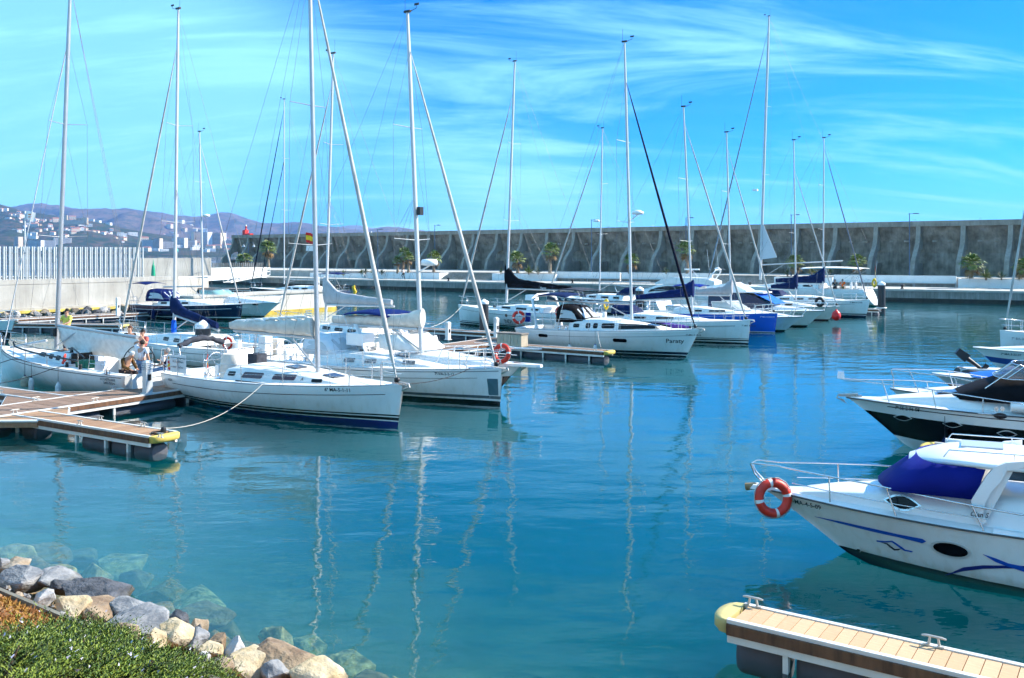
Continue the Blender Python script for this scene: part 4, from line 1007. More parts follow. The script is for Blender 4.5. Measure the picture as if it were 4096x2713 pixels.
# ================================================================ BOATS
class Hull:
    def __init__(s, L, B, fb, fs, rake=0.35, srake=0.25, tw=0.72, sm=0.40, dep=0.38, sg=0.05, full=2.6, vbow=1.5, power=False, pw=2.1, flare=0.0, chine=0.12, stern_up=0.0, drop=0.0):
        s.L, s.B, s.fb, s.fs = L, B, fb, fs; s.rake, s.srake, s.tw, s.sm, s.dep, s.sg = rake, srake, tw, sm, dep, sg
        s.full, s.vbow, s.power, s.pw, s.flare, s.chine, s.stern_up, s.drop = full, vbow, power, pw, flare, chine, stern_up, drop
    def sheer(s, q): return s.fs + (s.fb - s.fs) * q ** 1.4 - s.sg * 4 * q * (1 - q) - s.drop * max(0, (q - 0.75) / 0.25) ** 2
    def depth(s, q):
        d = s.dep * (1 - (2 * q - 1) ** 4 * 0.55)
        if q < 0.3: d = lerp(-s.stern_up, d, (q / 0.3) ** 0.6)
        return d
    def b(s, q):
        if q < s.sm: return s.B / 2 * (s.tw + (1 - s.tw) * math.sin(math.pi / 2 * q / s.sm))
        k = (q - s.sm) / (1 - s.sm)
        return max(s.B / 2 * (1 - k ** s.pw), 0.035)
    def shape(s, q, t):
        if s.power:
            tc = lerp(0.60, 0.72, q); wc = lerp(0.96, 0.70, q ** 1.5)
            if t < tc:
                k = t / tc; return lerp(1, wc, k ** lerp(1.2, 0.75, q))
            return wc * (1 - (t - tc) / (1 - tc)) ** 0.9
        n = lerp(s.full, s.vbow, q * q)
        return max(0.0, 1 - t ** n) ** lerp(0.62, 0.85, q)
    def stem(s, z):
        k = 1 - z / s.fb
        return s.L - s.rake * (max(0, k) ** (0.9 if s.power else 1.0)) * (1 if k <= 1 else 1 + (k - 1) * 0.6)
    def stern(s, z): return s.srake * max(0, z) / s.fs
    def pt(s, q, t, side=1):
        sh = s.sheer(q); z = lerp(sh, -s.depth(q), t); y = s.b(q) * s.shape(q, t)
        x = lerp(s.stern(z), s.stem(z), q)
        return Vector((x, side * y, z))
    def on(s, x, z, side, out=0.0):
        def raw(x, z):
            q = (x - s.stern(z)) / (s.stem(z) - s.stern(z)); q = min(1, max(0, q)); sh = s.sheer(q)
            t = min(1, max(0, (sh - z) / (sh + s.depth(q)))); return Vector((x, side * s.b(q) * s.shape(q, t), z))
        p = raw(x, z)
        if out:
            a = raw(x + 0.02, z) - raw(x - 0.02, z); b = raw(x, z + 0.02) - raw(x, z - 0.02)
            n = a.cross(b); n = n.normalized() if n.length > 1e-9 else Vector((0, 1, 0))
            if n.y * side < 0: n = -n
            p = p + n * out
        return p
    def q_at(s, x, z=None):
        z = s.fs if z is None else z
        return min(1, max(0, (x - s.stern(z)) / (s.stem(z) - s.stern(z))))
    def deck_z(s, x): return s.sheer(min(1, max(0, x / s.L)))
    def half(s, x): return s.b(min(1, max(0, x / s.L)))
    def build(s, root, mats, tbands=None, name='hull'):
        qs = [0, .03, .08, .15, .23, .32, .4, .48, .56, .64, .72, .79, .85, .9, .94, .97, .99, 1]
        ts = [0, .04, .1, .18, .27, .36, .45, .54, .63, .72, .8, .87, .93, .97, 1]
        if tbands: ts = sorted(set(ts + [b[0] for b in tbands if 0 < b[0] < 1]))
        mb = MB(); ring = []
        for q in qs: ring.append([s.pt(q, t, -1) for t in ts] + [s.pt(q, t, 1) for t in reversed(ts[:-1])])
        n = len(ring[0])
        for i in range(len(qs) - 1):
            for j in range(n - 1):
                tm = (ts[j] + ts[j + 1]) / 2 if j < len(ts) - 1 else (ts[n - 1 - j] + ts[n - 2 - j]) / 2
                mi = 0
                if tbands:
                    for tb, k in tbands:
                        if tm >= tb: mi = k
                mb.add([ring[i][j], ring[i][j + 1], ring[i + 1][j + 1], ring[i + 1][j]], [(0, 1, 2, 3)], mi, True)
        mb.add(ring[0], [tuple(range(n))], 0)
        o = mb.build(name, mats, root)
        bm = bmesh.new(); bm.from_mesh(o.data); bmesh.ops.remove_doubles(bm, verts=bm.verts, dist=0.0005); bmesh.ops.recalc_face_normals(bm, faces=bm.faces); bm.to_mesh(o.data); bm.free()
        return o
    def deck(s, root, m, pit=None, camber=0.05, drop=0.0, name='deck'):
        """deck sheet with an optional sunk cockpit pit = (x0, x1, half width, floor z)"""
        L = s.L; xs = [L * i / 22 for i in range(23)]
        if pit: xs = sorted(xs + [pit[0], pit[0] + 1e-3, pit[1], pit[1] - 1e-3])
        mb = MB(); rows = []
        for x in xs:
            q = min(1, max(0, x / L)); e = s.pt(q, 0, 1); z = e.z - drop; b = e.y * 0.985
            xx = e.x
            if pit and pit[0] < x < pit[1]:
                cw = min(pit[2], b * 0.86); f = pit[3]
                row = [(xx, -b, z), (xx, -cw, z + 0.03), (xx, -cw * 0.97, f), (xx, 0, f), (xx, cw * 0.97, f), (xx, cw, z + 0.03), (xx, b, z)]
            else:
                cw = min(pit[2], b * 0.86) if pit else b * 0.5
                row = [(xx, -b, z), (xx, -cw, z + camber * 0.6), (xx, -cw * 0.97, z + camber * 0.62), (xx, 0, z + camber), (xx, cw * 0.97, z + camber * 0.62), (xx, cw, z + camber * 0.6), (xx, b, z)]
            rows.append(row)
        mb.loft(rows, 0, False, False, False, False); return mb.build(name, m, root)
    def strip(s, root, m, side, d0, d1, q0, q1, name='stripe', out=0.006, n=26):
        """stripe following the sheer line, d0..d1 metres below it"""
        a = []; b = []
        for i in range(n + 1):
            q = lerp(q0, q1, i / n); sh = s.sheer(q); x = lerp(s.stern(sh), s.stem(sh - d0), q)
            a.append(s.on(x, sh - d0, side, out)); b.append(s.on(x, sh - d1, side, out))
        mb = MB(); mb.loft([a, b], 0, False, False, False, True); return mb.build(name, m, root)
    def rail_pts(s, q0, q1, dz, inset=0.05, n=12, side=1):
        r = []
        for i in range(n + 1):
            q = lerp(q0, q1, i / n); e = s.pt(q, 0, side); r.append(Vector((e.x, e.y - side * min(inset, s.b(q) * 0.8), e.z + dz)))
        return r
class Cabin:
    """coachroof from x0 (aft) to x1 (fore) on the hull's deck"""
    def __init__(s, h, x0, x1, w0, w1, ht, ramp=1.8, aft=0.05, lean=0.86, pw=0.75):
        s.h, s.x0, s.x1, s.w0, s.w1, s.ht, s.ramp, s.aft, s.lean, s.pw = h, x0, x1, w0, w1, ht, ramp, aft, lean, pw
    def hw(s, x):
        k = (x - s.x0) / (s.x1 - s.x0); return lerp(s.w0, s.w1, k ** 1.6)
    def zt(s, x): return s.ht * min(1, max(0.0, (s.x1 - x) / s.ramp)) ** s.pw * min(1, 0.86 + (x - s.x0) / max(s.aft, 0.01))
    def base(s, x): return s.h.deck_z(x) - 0.01
    def ring(s, x):
        w, z, b = s.hw(x), s.zt(x), s.base(x); l = lerp(1, s.lean, min(1, z / s.ht + 0.01))
        half = [(w, 0), (w * (1 + l) / 2, z * 0.5), (w * l, z * 0.84), (w * (l - 0.07), z * 0.95), (w * 0.5, z * 1.03), (0, z * 1.06)]
        return [(x, -y, b + zz) for y, zz in half] + [(x, y, b + zz) for y, zz in reversed(half[:-1])]
    def build(s, root, m, name='coachroof', n=18):
        xs = [lerp(s.x0, s.x1, i / n) for i in range(n + 1)]
        mb = MB(); mb.loft([s.ring(x) for x in xs], 0, False, False, False, True)
        r0 = s.ring(s.x0); mb.add(r0, [tuple(range(len(r0)))], 0); return mb.build(name, m, root)
    def side(s, x, v, sd, out=0.0):
        """v = height above the deck edge on the cabin side"""
        w, z, b = s.hw(x), s.zt(x), s.base(x); l = lerp(1, s.lean, min(1, z / s.ht + 0.01)); k = v / max(z * 0.84, 0.01)
        return Vector((x, sd * (lerp(w, w * l, k) + out), b + v + out * 0.15))
    def top(s, x, y):
        w, z, b = s.hw(x), s.zt(x), s.base(x); k = abs(y) / w
        return b + z * (1.06 - 0.05 * k)
    def window(s, root, xc, vc, w, h, sd, m=None, shape=None, name='window', frame=False):
        poly = shape or rounded(w, h, min(w, h) * 0.3)
        if frame: plate([(u * 1.1, v * 1.2) for u, v in poly], lambda u, v, o: s.side(xc + u, vc + v, sd, o), 'window_frame', gel(), root, 0.008)
        return plate(poly, lambda u, v, o: s.side(xc + u, vc + v, sd, o), name, m or glassm(), root, 0.03)

def wire(root, a, b, r=0.006, m=None, name='shroud', n=4):
    return MB().tube([a, b], r, n).build(name, m or wirem(), root)
def place(root, lx, ly, lz=0): return root.matrix_world @ Vector((lx, ly, lz))
class Boat:
    """root empty at the stern on the waterline, local +x to the bow; survey helpers give local x for a photo column"""
    def __init__(s, name, label, cat, bow, rz, h, group=None):
        s.h = h; s.rz = rz; d = Vector((math.cos(rz), math.sin(rz), 0)); s.d = d
        s.o = Vector((bow.x, bow.y, 0)) - d * h.stem(0.0)
        s.root = thing(name, label, cat, s.o, rz, group)
    def x_at(s, px, y=0.0):
        n = Vector((-s.d.y, s.d.x, 0)); o = s.o + n * y; k = (px - 2048) / FPX
        return (k * o.y - o.x) / (s.d.x - k * s.d.y)
    def z_at(s, x, py, y=0.0):
        n = Vector((-s.d.y, s.d.x, 0)); Y = (s.o + s.d * x + n * y).y
        return CAM_H - (py - HORIZON) * Y / FPX
    def world(s, x, y, z):
        n = Vector((-s.d.y, s.d.x, 0)); return s.o + s.d * x + n * y + Vector((0, 0, z))

def make_rig(B, base_px, top_px, zb, spread=(0.36, 0.68), sw=0.75, fore=None, fore_m=None, fore_r=0.055, boom=None, cover=None, mast_m=None, mw=0.075,
             back=True, radar=None, detail=True, fore2=None, vane=True, extra_shrouds=True, sag_boom=0.0, jib_twist=True):
    """mast through the photo columns base_px (x) .. top_px (x, y); fore = forestay top row"""
    r, h = B.root, B.h
    xm = B.x_at(base_px); xt = B.x_at(top_px[0]); zt = B.z_at(xt, top_px[1])
    mm = mast_m or mastw()
    at = lambda z: Vector((lerp(xm, xt, (z - zb) / (zt - zb)), 0, z))
    MB().tube([at(zb), at(lerp(zb, zt, .5)), at(lerp(zb, zt, .86)), at(zt)], [mw * 1.15, mw * 1.1, mw, mw * 0.72], 10, ry=0.72).build('mast', mm, r)
    w_deck = h.half(xm) * 0.92; zd = h.deck_z(xm)
    tips = []
    for k in spread:
        z = lerp(zb, zt, k); hw_ = sw * (1.0 if k < 0.5 else 0.8)
        for sd in (-1, 1):
            a = at(z); b = a + Vector((-0.22, sd * hw_, 0.06)); tips.append((k, sd, b))
            MB().tube([a, b], [0.032, 0.02], 6, ry=0.5).build('spreader', mm, r)
    zf = B.z_at(xm, fore) if fore else zt
    for sd in (-1, 1):
        pts = [Vector((xm - 0.15, sd * w_deck, zd))] + [t[2] for t in tips if t[1] == sd] + [at(min(zf, zt - 0.1))]
        for a, b in zip(pts, pts[1:]): wire(r, a, b)
        if detail:
            wire(r, Vector((xm - 0.35, sd * w_deck, zd)), at(lerp(zb, zt, spread[0] - 0.01)), 0.005)
            if len(spread) > 1: wire(r, [t[2] for t in tips if t[1] == sd][0], at(lerp(zb, zt, spread[1] - 0.01)), 0.005)
    if fore:
        bowp = Vector((h.L - 0.25, 0, h.fb + 0.08)); top = at(zf) + Vector((0.06, 0, 0))
        rr = fore_r
        n = 16; pts = [bowp.lerp(top, i / n) for i in range(n + 1)]
        rad = [rr * interp([(0, 0.3), (0.05, 0.9), (0.14, 1.3), (0.5, 1.05), (0.88, 0.6), (0.95, 0.35), (1, 0.2)], i / n) for i in range(n + 1)]
        if fore_m: MB().tube(pts, rad, 7).build('furled_sail', fore_m, r)
        else: wire(r, bowp, top, 0.009, None, 'forestay')
        MB().lathe([(0.05, 0), (0.09, 0.02), (0.09, 0.12), (0.05, 0.14)], 10).build('furler_drum', blackp(), r, bowp)
    if fore2:
        z2 = B.z_at(xm, fore2[0]); wire(r, Vector((xm + (h.L - xm) * fore2[1], 0, h.fb)), at(z2), 0.035, fore2[2], 'inner_sail', 6)
    if back: 
        wire(r, Vector((0.15, 0, zt * 0.12 + 0.8)), at(zt), 0.006, None, 'backstay')
        for sd in (-1, 1): wire(r, Vector((0.1, sd * h.b(0.0) * 0.8, h.fs)), Vector((0.15, 0, zt * 0.12 + 0.8)), 0.005, None, 'backstay_leg')
    if vane:
        tp = at(zt)
        MB().tube([tp, tp + Vector((0.45, 0, 0.12)), tp + Vector((0.45, 0, 0.24))], 0.012, 4).build('wind_vane_arm', blackp(), r)
        mb = MB(); mb.box((0.45 + tp.x, 0, zt + 0.26), (0.22, 0.02, 0.08)); mb.build('wind_vane', blackp(), r)
        MB().tube([tp + Vector((-0.12, 0, 0)), tp + Vector((-0.12, 0, 0.75))], 0.008, 4).build('antenna', blackp(), r)
        mb = MB(); mb.box((tp.x, 0, zt + 0.05), (0.3, 0.10, 0.08)); mb.build('masthead', blackp(), r)
    if boom:
        zb2 = B.z_at(xm, boom[0]); a = at(zb2) - Vector((0.1, 0, 0)); xe = B.x_at(boom[1]); b = Vector((xe, 0, B.z_at(xe, boom[2]))); ln = abs(a.x - xe)
        bm_ = boom[3] if len(boom) > 3 else alu()
        MB().tube([a, b], [0.085, 0.075], 8, ry=0.75).build('boom', bm_, r)
        MB().tube([at(zb + 0.15) - Vector((0.1, 0, 0)), a.lerp(b, 0.3)], 0.03, 6).build('boom_vang', alu(), r)
        wire(r, b + Vector((0.1, 0, 0.05)), at(zt), 0.005, None, 'topping_lift')
        if cover:
            cm, h0, h1 = cover[:3]; luff = cover[3] if len(cover) > 3 else 0.0
            mb = MB(); rings = []; rnd = random.Random(int(zb2 * 100 + ln * 10)); n = 18
            for i in range(n + 1):
                k = i / n; p = a.lerp(b, k * 0.97) ; hh = lerp(h0, h1, k ** 0.55) * rnd.uniform(0.95, 1.05); ww = lerp(0.17, 0.10, k)
                if i == 0: p = p + Vector((0.22, 0, 0))
                ex = luff * max(0, 1 - k * 7)
                sgn = rnd.uniform(-0.015, 0.015)
                rings.append([(p.x, ww * math.sin(w) * (1.0 if math.cos(w) < 0.2 else 0.55 + 0.45 * math.sin(w) ** 2) + sgn, p.z + 0.04 + (hh + ex) * 0.5 - (hh + ex) * 0.5 * math.cos(w)) for w in [2 * math.pi * j / 12 for j in range(12)]])
            mb.loft(rings, 0); mb.build('sail_cover', cm, r)
            if detail:
                for k in (0.3, 0.55, 0.8):
                    for sd in (-1, 1): wire(r, a.lerp(b, k) + Vector((0, sd * 0.08, 0.1)), at(lerp(zb2, zt, 0.42)), 0.004, None, 'lazy_jack')
    if radar:
        zr, m_ = radar; p = at(zr) + Vector((0.32, 0, 0))
        MB().lathe([(0.14, 0), (0.30, 0.02), (0.31, 0.14), (0.28, 0.22), (0.1, 0.25)], 16).build('radar_dome', gel(), r, p)
        MB().tube([at(zr - 0.25) + Vector((0.05, 0, 0)), p + Vector((0.15, 0, 0))], 0.025, 5).build('radar_bracket', gel(), r)
    return at, xm, zt

def stanchions(B, xs, ht=0.6, lines=2, m=None, sides=(-1, 1)):
    h, r = B.h, B.root
    for sd in sides:
        tops = []
        for x in xs:
            q = x / h.L; e = h.pt(q, 0, sd); p = Vector((e.x, e.y - sd * 0.05, e.z))
            MB().tube([p, p + Vector((0, sd * 0.02, ht))], 0.013, 5).build('stanchion', steel(), r); tops.append(p)
        for k in range(lines):
            z = ht * (1.0 if k == 0 else 0.52)
            MB().tube([p + Vector((0, sd * 0.02, z)) for p in tops], 0.0055, 4).build('lifeline', steel(), r)
def pulpit(B, ln=1.3, ht=0.62, m=None, mid=True, over=0.05):
    h, r = B.h, B.root; m = m or steel()
    L = []
    for sd in (-1, 1):
        q0 = (h.L - ln) / h.L; e = h.pt(q0, 0, sd); e2 = h.pt((h.L - ln * 0.4) / h.L, 0, sd)
        L.append((e, e2))
    tip = Vector((h.L + over, 0, h.fb + ht))
    (a, a2), (b, b2) = L
    up = Vector((0, 0, ht))
    MB().tube([a, a + up * 0.95, a2 + up * 1.02 + Vector((0, -0.02, 0)), tip + Vector((-0.05, -0.12, 0)), tip + Vector((-0.05, 0.12, 0)), b2 + up * 1.02 + Vector((0, 0.02, 0)), b + up * 0.95, b], 0.016, 6).build('pulpit_rail', m, r)
    for p in (a2, b2): MB().tube([p, p + up * 1.02], 0.013, 5).build('pulpit_post', m, r)
    if mid:
        MB().tube([a + up * 0.5, a2 + up * 0.5, Vector((h.L - 0.1, -0.08, h.fb + ht * 0.5))], 0.011, 5).build('pulpit_mid_rail', m, r)
        MB().tube([b + up * 0.5, b2 + up * 0.5, Vector((h.L - 0.1, 0.08, h.fb + ht * 0.5))], 0.011, 5).build('pulpit_mid_rail', m, r)
def pushpit(B, ln=1.0, ht=0.62):
    h, r = B.h, B.root
    for sd in (-1, 1):
        e0 = h.pt(0.01, 0, sd); e1 = h.pt(ln / h.L, 0, sd); up = Vector((0, 0, ht)); ins = Vector((0, -sd * 0.06, 0))
        MB().tube([e1 + ins, e1 + ins + up, e0 + ins + up, Vector((e0.x, e0.y * 0.35, e0.z + ht)), Vector((e0.x, e0.y * 0.35, e0.z))], 0.014, 6).build('pushpit_rail', steel(), r)
        MB().tube([e1 + ins + up * .5, e0 + ins + up * .5, Vector((e0.x, e0.y * 0.35, e0.z + ht * .5))], 0.011, 5).build('pushpit_mid_rail', steel(), r)
        MB().tube([e0 + ins, e0 + ins + up], 0.012, 5).build('pushpit_post', steel(), r)
def toe_rail(B, m=None, rr=0.018):
    for sd in (-1, 1): MB().tube(B.h.rail_pts(0.0, 0.985, 0.015, 0.015, 22, sd), rr, 5).build('toe_rail', m or alu(), B.root)
def anchor(B, m=None):
    h, r = B.h, B.root
    mb = MB(); mb.box((h.L - 0.1, 0, h.fb + 0.05), (0.6, 0.14, 0.06)); mb.build('bow_roller', m or steel(), r)
    mb = MB(); mb.tube([(h.L - 0.3, 0, h.fb + 0.1), (h.L + 0.22, 0, h.fb + 0.06), (h.L + 0.26, 0, h.fb - 0.05)], 0.025, 6)
    mb.add([(h.L + 0.3, 0, h.fb - 0.02), (h.L + 0.06, 0.16, h.fb - 0.12), (h.L - 0.02, 0, h.fb - 0.2), (h.L + 0.06, -0.16, h.fb - 0.12), (h.L + 0.08, 0, h.fb - 0.06)], [(0, 1, 4), (1, 2, 4), (2, 3, 4), (3, 0, 4), (0, 3, 2, 1)])
    mb.build('anchor', cleatm, r)
def wheel(root, x, y, z, r=0.42, m=None, tilt=0.15):
    t = MB(); M_ = Matrix.Translation((x, y, z)) @ Matrix.Rotation(math.pi / 2 - tilt, 4, 'Y')
    t.torus(r, 0.016, 24, 6, 0, M_)
    for k in range(5):
        a = k * 2 * math.pi / 5; t.tube([M_ @ Vector((0, 0, 0)), M_ @ Vector((r * math.cos(a), r * math.sin(a), 0))], 0.01, 4)
    w = t.build('steering_wheel', m or steel(), root)
    mb = MB(); mb.box((x + 0.12, y, z - 0.35), (0.22, 0.28, 0.75), taper=0.8); mb.build('steering_pedestal', gel(), root)
def hood(B, x0, x1, w, zb, ht, m, win=True, name='sprayhood', front_rake=0.55, sd_win=(-1, 1)):
    """folding hood: x0 open aft edge, x1 foot on the coachroof"""
    r = B.root; mb = MB(); rings = []
    n = 8
    for i in range(n + 1):
        k = i / n; x = lerp(x0, x1, k); hh = ht * (1 - 0.1 * k) if k < front_rake else ht * 0.93 * max(0.02, (1 - (k - front_rake) / (1 - front_rake)) ** 0.75)
        ww = w * (1 - 0.16 * k)
        rings.append([(x, ww * math.copysign(abs(math.cos(a)) ** 0.55, math.cos(a)), zb + hh * math.sin(a) ** 0.6) for a in [math.pi * j / 10 for j in range(11)]])
    mb.loft(rings, 0, False, False, False, True)
    o = mb.build(name, m, r)
    mod = o.modifiers.new('thickness', 'SOLIDIFY'); mod.thickness = 0.015
    if win:
        clear = mat('vinyl_window', (0.62, 0.66, 0.68), 0.12, spec=0.7, alpha=0.75)
        for sd in sd_win:
            def f(u, v, o_):
                x = lerp(x0, x1, u); k = u; ww = w * (1 - 0.16 * k)
                hh = ht * (1 - 0.1 * k) if k < front_rake else ht * 0.93 * max(0.02, (1 - (k - front_rake) / (1 - front_rake)) ** 0.75)
                a = v * math.pi / 2
                return Vector((x, sd * (ww * math.cos(a) ** 0.55 + o_ * 1.2), zb + hh * max(0.001, math.sin(a)) ** 0.6 + o_ * 0.8))
            plate([(0.12, 0.06), (0.5, 0.06), (0.72, 0.06), (0.62, 0.26), (0.5, 0.34), (0.3, 0.38), (0.14, 0.36)], f, 'hood_window', clear, r, 0.012)
        def g(u, v, o_):
            k = front_rake + (1 - front_rake) * v; x = lerp(x0, x1, k); hh = ht * 0.93 * max(0.02, (1 - (k - front_rake) / (1 - front_rake)) ** 0.75)
            return Vector((x + o_, u * w * 0.75, zb + hh * (1 - 0.12 * abs(u)) + o_))
        for c in (-0.5, 0.5):
            plate([(c - 0.36, 0.15), (c + 0.36, 0.15), (c + 0.36, 0.8), (c - 0.36, 0.8)], g, 'hood_window', clear, r, 0.012)
    return o
def bimini(B, x0, x1, w, z, m, crown=0.12, posts=True, deckz=None, th=0.03, rolled=False):
    r = B.root; rings = []
    for i in range(7):
        k = i / 6; x = lerp(x0, x1, k); zz = z + 0.10 * math.sin(math.pi * k)
        up = [(x, w * c, zz + crown * (1 - c * c)) for c in (-1, -.75, -.5, 0, .5, .75, 1)]
        rings.append(up + [(p[0], p[1], p[2] - th) for p in reversed(up)])
    mb = MB(); mb.loft(rings, 0); mb.build('bimini', m, r)
    if posts:
        dz = deckz if deckz is not None else B.h.fs
        for sd in (-1, 1):
            for xa, xb in ((x0 + 0.1, (x0 + x1) / 2), (x1 - 0.1, (x0 + x1) / 2)):
                MB().tube([(xa, sd * w, z), (xb, sd * w * 1.02, dz)], 0.013, 5).build('bimini_frame', steel(), r)
def hull_text(B, body, x, z, size, side, m=None, shear=0.0, width=1.0, anchor=0.0):
    """lettering on the hull side; reads left to right from outside"""
    dx = 1 if side < 0 else -1
    return lettering(body, size, lambda u, v: B.h.on(x + dx * u, z + v, side, 0.008), B.root, m, 'lettering', shear, width, anchor)
def hull_plate(B, poly, x, z, side, name, m, t=0.012):
    return plate(poly, lambda u, v, o: B.h.on(x + u, z + v, side, o), name, m, B.root, t)
def port(B, x, z, side, w, h, shape='round', ring=True):
    poly = {'round': rounded(w, h, min(w, h) * 0.48), 'lens': lens(w, h), 'oval': ellipse(w, h), 'rect': rounded(w, h, h * 0.25)}[shape]
    if ring: hull_plate(B, [(u * 1.14, v * 1.3) for u, v in poly], x, z, side, 'porthole_frame', mat('chrome_trim', (0.75, 0.75, 0.74), 0.3, 0.35), 0.014)
    return hull_plate(B, poly, x, z, side, 'porthole', glassm(), 0.02)
FEND = {}
def fender(label, top, ln=0.55, r=0.12, m=None, cap=None, line=0.6):
    t = thing('fender', label, 'fender', (top.x, top.y, top.z - line), 0, 'fenders hung along the hulls')
    MB().lathe([(0.02, 0.02), (0.05, 0.0), (r * 0.9, -0.10), (r, -0.16), (r, -ln + 0.08), (r * 0.85, -ln + 0.02), (0.04, -ln)], 12).build('body', m or fendw(), t)
    MB().lathe([(0.02, 0.06), (0.045, 0.0), (r * 0.75, -0.075), (r * 0.93, -0.11)], 12).build('end_cap', cap or navyc(), t)
    MB().tube([(0, 0, 0.05), (0, 0, line)], 0.008, 4).build('lanyard', ropek(), t)
def rope(label, pts, r=0.012, m=None):
    return tag(MB().tube(pts, r, 5).build('mooring_rope', m or ropew()), label, 'rope', 'mooring ropes')
def life_ring(label, c, r=0.3, tube=0.075, rot=(R(90), 0, 0)):
    t = thing('life_ring', label, 'life ring', c, 0, 'life rings'); t.rotation_euler = rot
    n = 32
    MB().torus(r, tube, n, 10, 0, None, lambda i: 1 if (i % 8) in (0,) else 0).build('ring', [redm(), mat('lifebuoy_white', (0.78, 0.78, 0.76), 0.5)], t)
    pts = [Vector(((r + tube * 1.1 * (1.0 if k % 4 == 0 else 1.12)) * math.cos(k * math.pi / 8), (r + tube * 1.1 * (1.0 if k % 4 == 0 else 1.12)) * math.sin(k * math.pi / 8), 0)) for k in range(17)]
    MB().tube(pts, 0.009, 4).build('grab_line', ropew(), t)
def flag(root, p, w, h, kind='spain', dirn=(1, 0, 0), seed=1, name='ensign', droop=0.0):
    cols = {'spain': [(0, .27, mat('flag_red', (0.62, 0.02, 0.02), 0.8)), (.27, .73, mat('flag_yellow', (0.85, 0.55, 0.02), 0.8)), (.73, 1, mat('flag_red', (0.62, 0.02, 0.02), 0.8))]}[kind]
    d = Vector(dirn).normalized(); s = d.cross(Vector((0, 0, 1)))
    mb = MB(); n = 10
    for bi, (v0, v1, m) in enumerate(cols):
        rows = []
        for v in (v0, v1):
            rows.append([Vector(p) + d * w * i / n * (1 - droop * 0.5) + s * 0.08 * w * math.sin(i * 0.9 + v * 2 + seed) + Vector((0, 0, -h * v - droop * h * (i / n) ** 1.3)) for i in range(n + 1)])
        mb.loft(rows, bi, False, False, False, True)
    return mb.build(name, [c[2] for c in cols], root)
def on_side(px, py, B=None, sd=1, it=5):
    """survey: photo pixel -> (x, z) on the near hull side"""
    y = float(sd); x = z = 0
    for _ in range(it):
        x = B.x_at(px, y); z = B.z_at(x, py, y); p = B.h.on(x, z, sd); y = p.y
    return x, z
# ================================================================ THE SAILING YACHTS
BR = R(-35); BLF = R(145)           # bows towards the basin / bows towards the far left
W_ = (0.84, 0.84, 0.83)
wht = mat('sail_white', (0.74, 0.73, 0.70), 0.8, var=0.1, vscale=5, bump=0.2, bscale=12)
furl_w = mat('furled_white', (0.46, 0.45, 0.43), 0.8, var=0.25, vscale=3, bump=0.4, bscale=10, stretch=(1, 1, 0.3))
def winches(B, xs, y, dz=0.05):
    for x in xs:
        for sd in (-1, 1):
            MB().lathe([(0.07, 0), (0.06, 0.03), (0.045, 0.09), (0.065, 0.14), (0.03, 0.16)], 10).build('winch', steel(), B.root, (x, sd * y, B.h.deck_z(x) + dz))
def hatch(B, C, x, w=0.5, m=None):
    z = C.top(x, 0) + 0.012; z2 = C.top(x + w, 0) + 0.012; tl = math.atan2(z - z2, w)
    mb = MB(); mb.box((0, 0, 0.015), (w, w, 0.035)); mb.build('deck_hatch', mat('hatch_smoked', (0.05, 0.055, 0.07), 0.1), B.root, (x + w / 2, 0, (z + z2) / 2), (0, tl, 0))
def grab_rail(B, C, x0, x1, y):
    for sd in (-1, 1):
        MB().tube([(lerp(x0, x1, i / 8), sd * y, C.top(lerp(x0, x1, i / 8), y) + (0.06 if 0 < i < 8 else 0.0)) for i in range(9)], 0.012, 5).build('grab_rail', steel(), B.root)

# ---- 1. nearest yacht, white with navy boot stripes
h = Hull(10.1, 3.3, 1.24, 0.98, rake=0.22, srake=-0.22, tw=0.78, stern_up=-0.10, sg=0.04, full=2.4, vbow=1.35)
Y1 = B = Boat('sailing_yacht', 'nearest white sailing yacht with navy stripes at the waterline and cream sail bag', 'sailboat', P(1591, 1703), BR, h, 'moored sailing yachts')
af = (0.012, 0.02, 0.16)
h.build(B.root, hull_mat('hull_yacht_near', [(-1, af), (0.11, W_), (0.14, BLACK), (0.235, W_), (0.275, BLACK), (0.315, W_)]))
h.deck(B.root, deckm(), (0.35, 3.1, 1.05, 0.45)); toe_rail(B)
h.strip(B.root, inkm(), -1, 0.255, 0.275, 0.08, 0.955, 'cove_stripe'); h.strip(B.root, inkm(), 1, 0.255, 0.275, 0.08, 0.955, 'cove_stripe')
C = Cabin(h, 3.0, 8.2, 1.12, 0.55, 0.44, ramp=3.2, lean=0.82); C.build(B.root, deckm())
purple = mat('window_purple', (0.05, 0.006, 0.02), 0.1, spec=0.7)
for sd in (-1, 1):
    C.window(B.root, 3.35, 0.22, 0.34, 0.14, sd, frame=True); C.window(B.root, 4.35, 0.21, 0.86, 0.17, sd, purple, rounded(0.9, 0.18, 0.04, skew=0.35 * (1)), frame=True)
    C.window(B.root, 5.75, 0.20, 0.9, 0.16, sd, purple, rounded(0.94, 0.17, 0.04, skew=0.35), frame=True); C.window(B.root, 7.1, 0.13, 0.4, 0.10, sd, frame=True)
hatch(B, C, 5.15, 0.5); hatch(B, C, 6.9, 0.5); grab_rail(B, C, 3.3, 6.4, 0.72)
lettering('A', 0.14, lambda u, v: C.side(6.45 + u, 0.12 + v, -1, 0.016), B.root, shear=0.25)
for sd in (-1, 1):
    mb = MB(); mb.box((4.85, sd * 1.28, h.deck_z(4.8) + 0.02), (1.9, 0.05, 0.03)); mb.build('genoa_track', blackp(), B.root)
at, xm, zt = make_rig(B, 1272, (1237, -200), 1.35, fore=-150, fore_m=furl_w, fore_r=0.062, boom=(1352, 938, 1322, alu()), spread=(0.30, 0.63), sw=0.95, mast_m=alu(), mw=0.078)
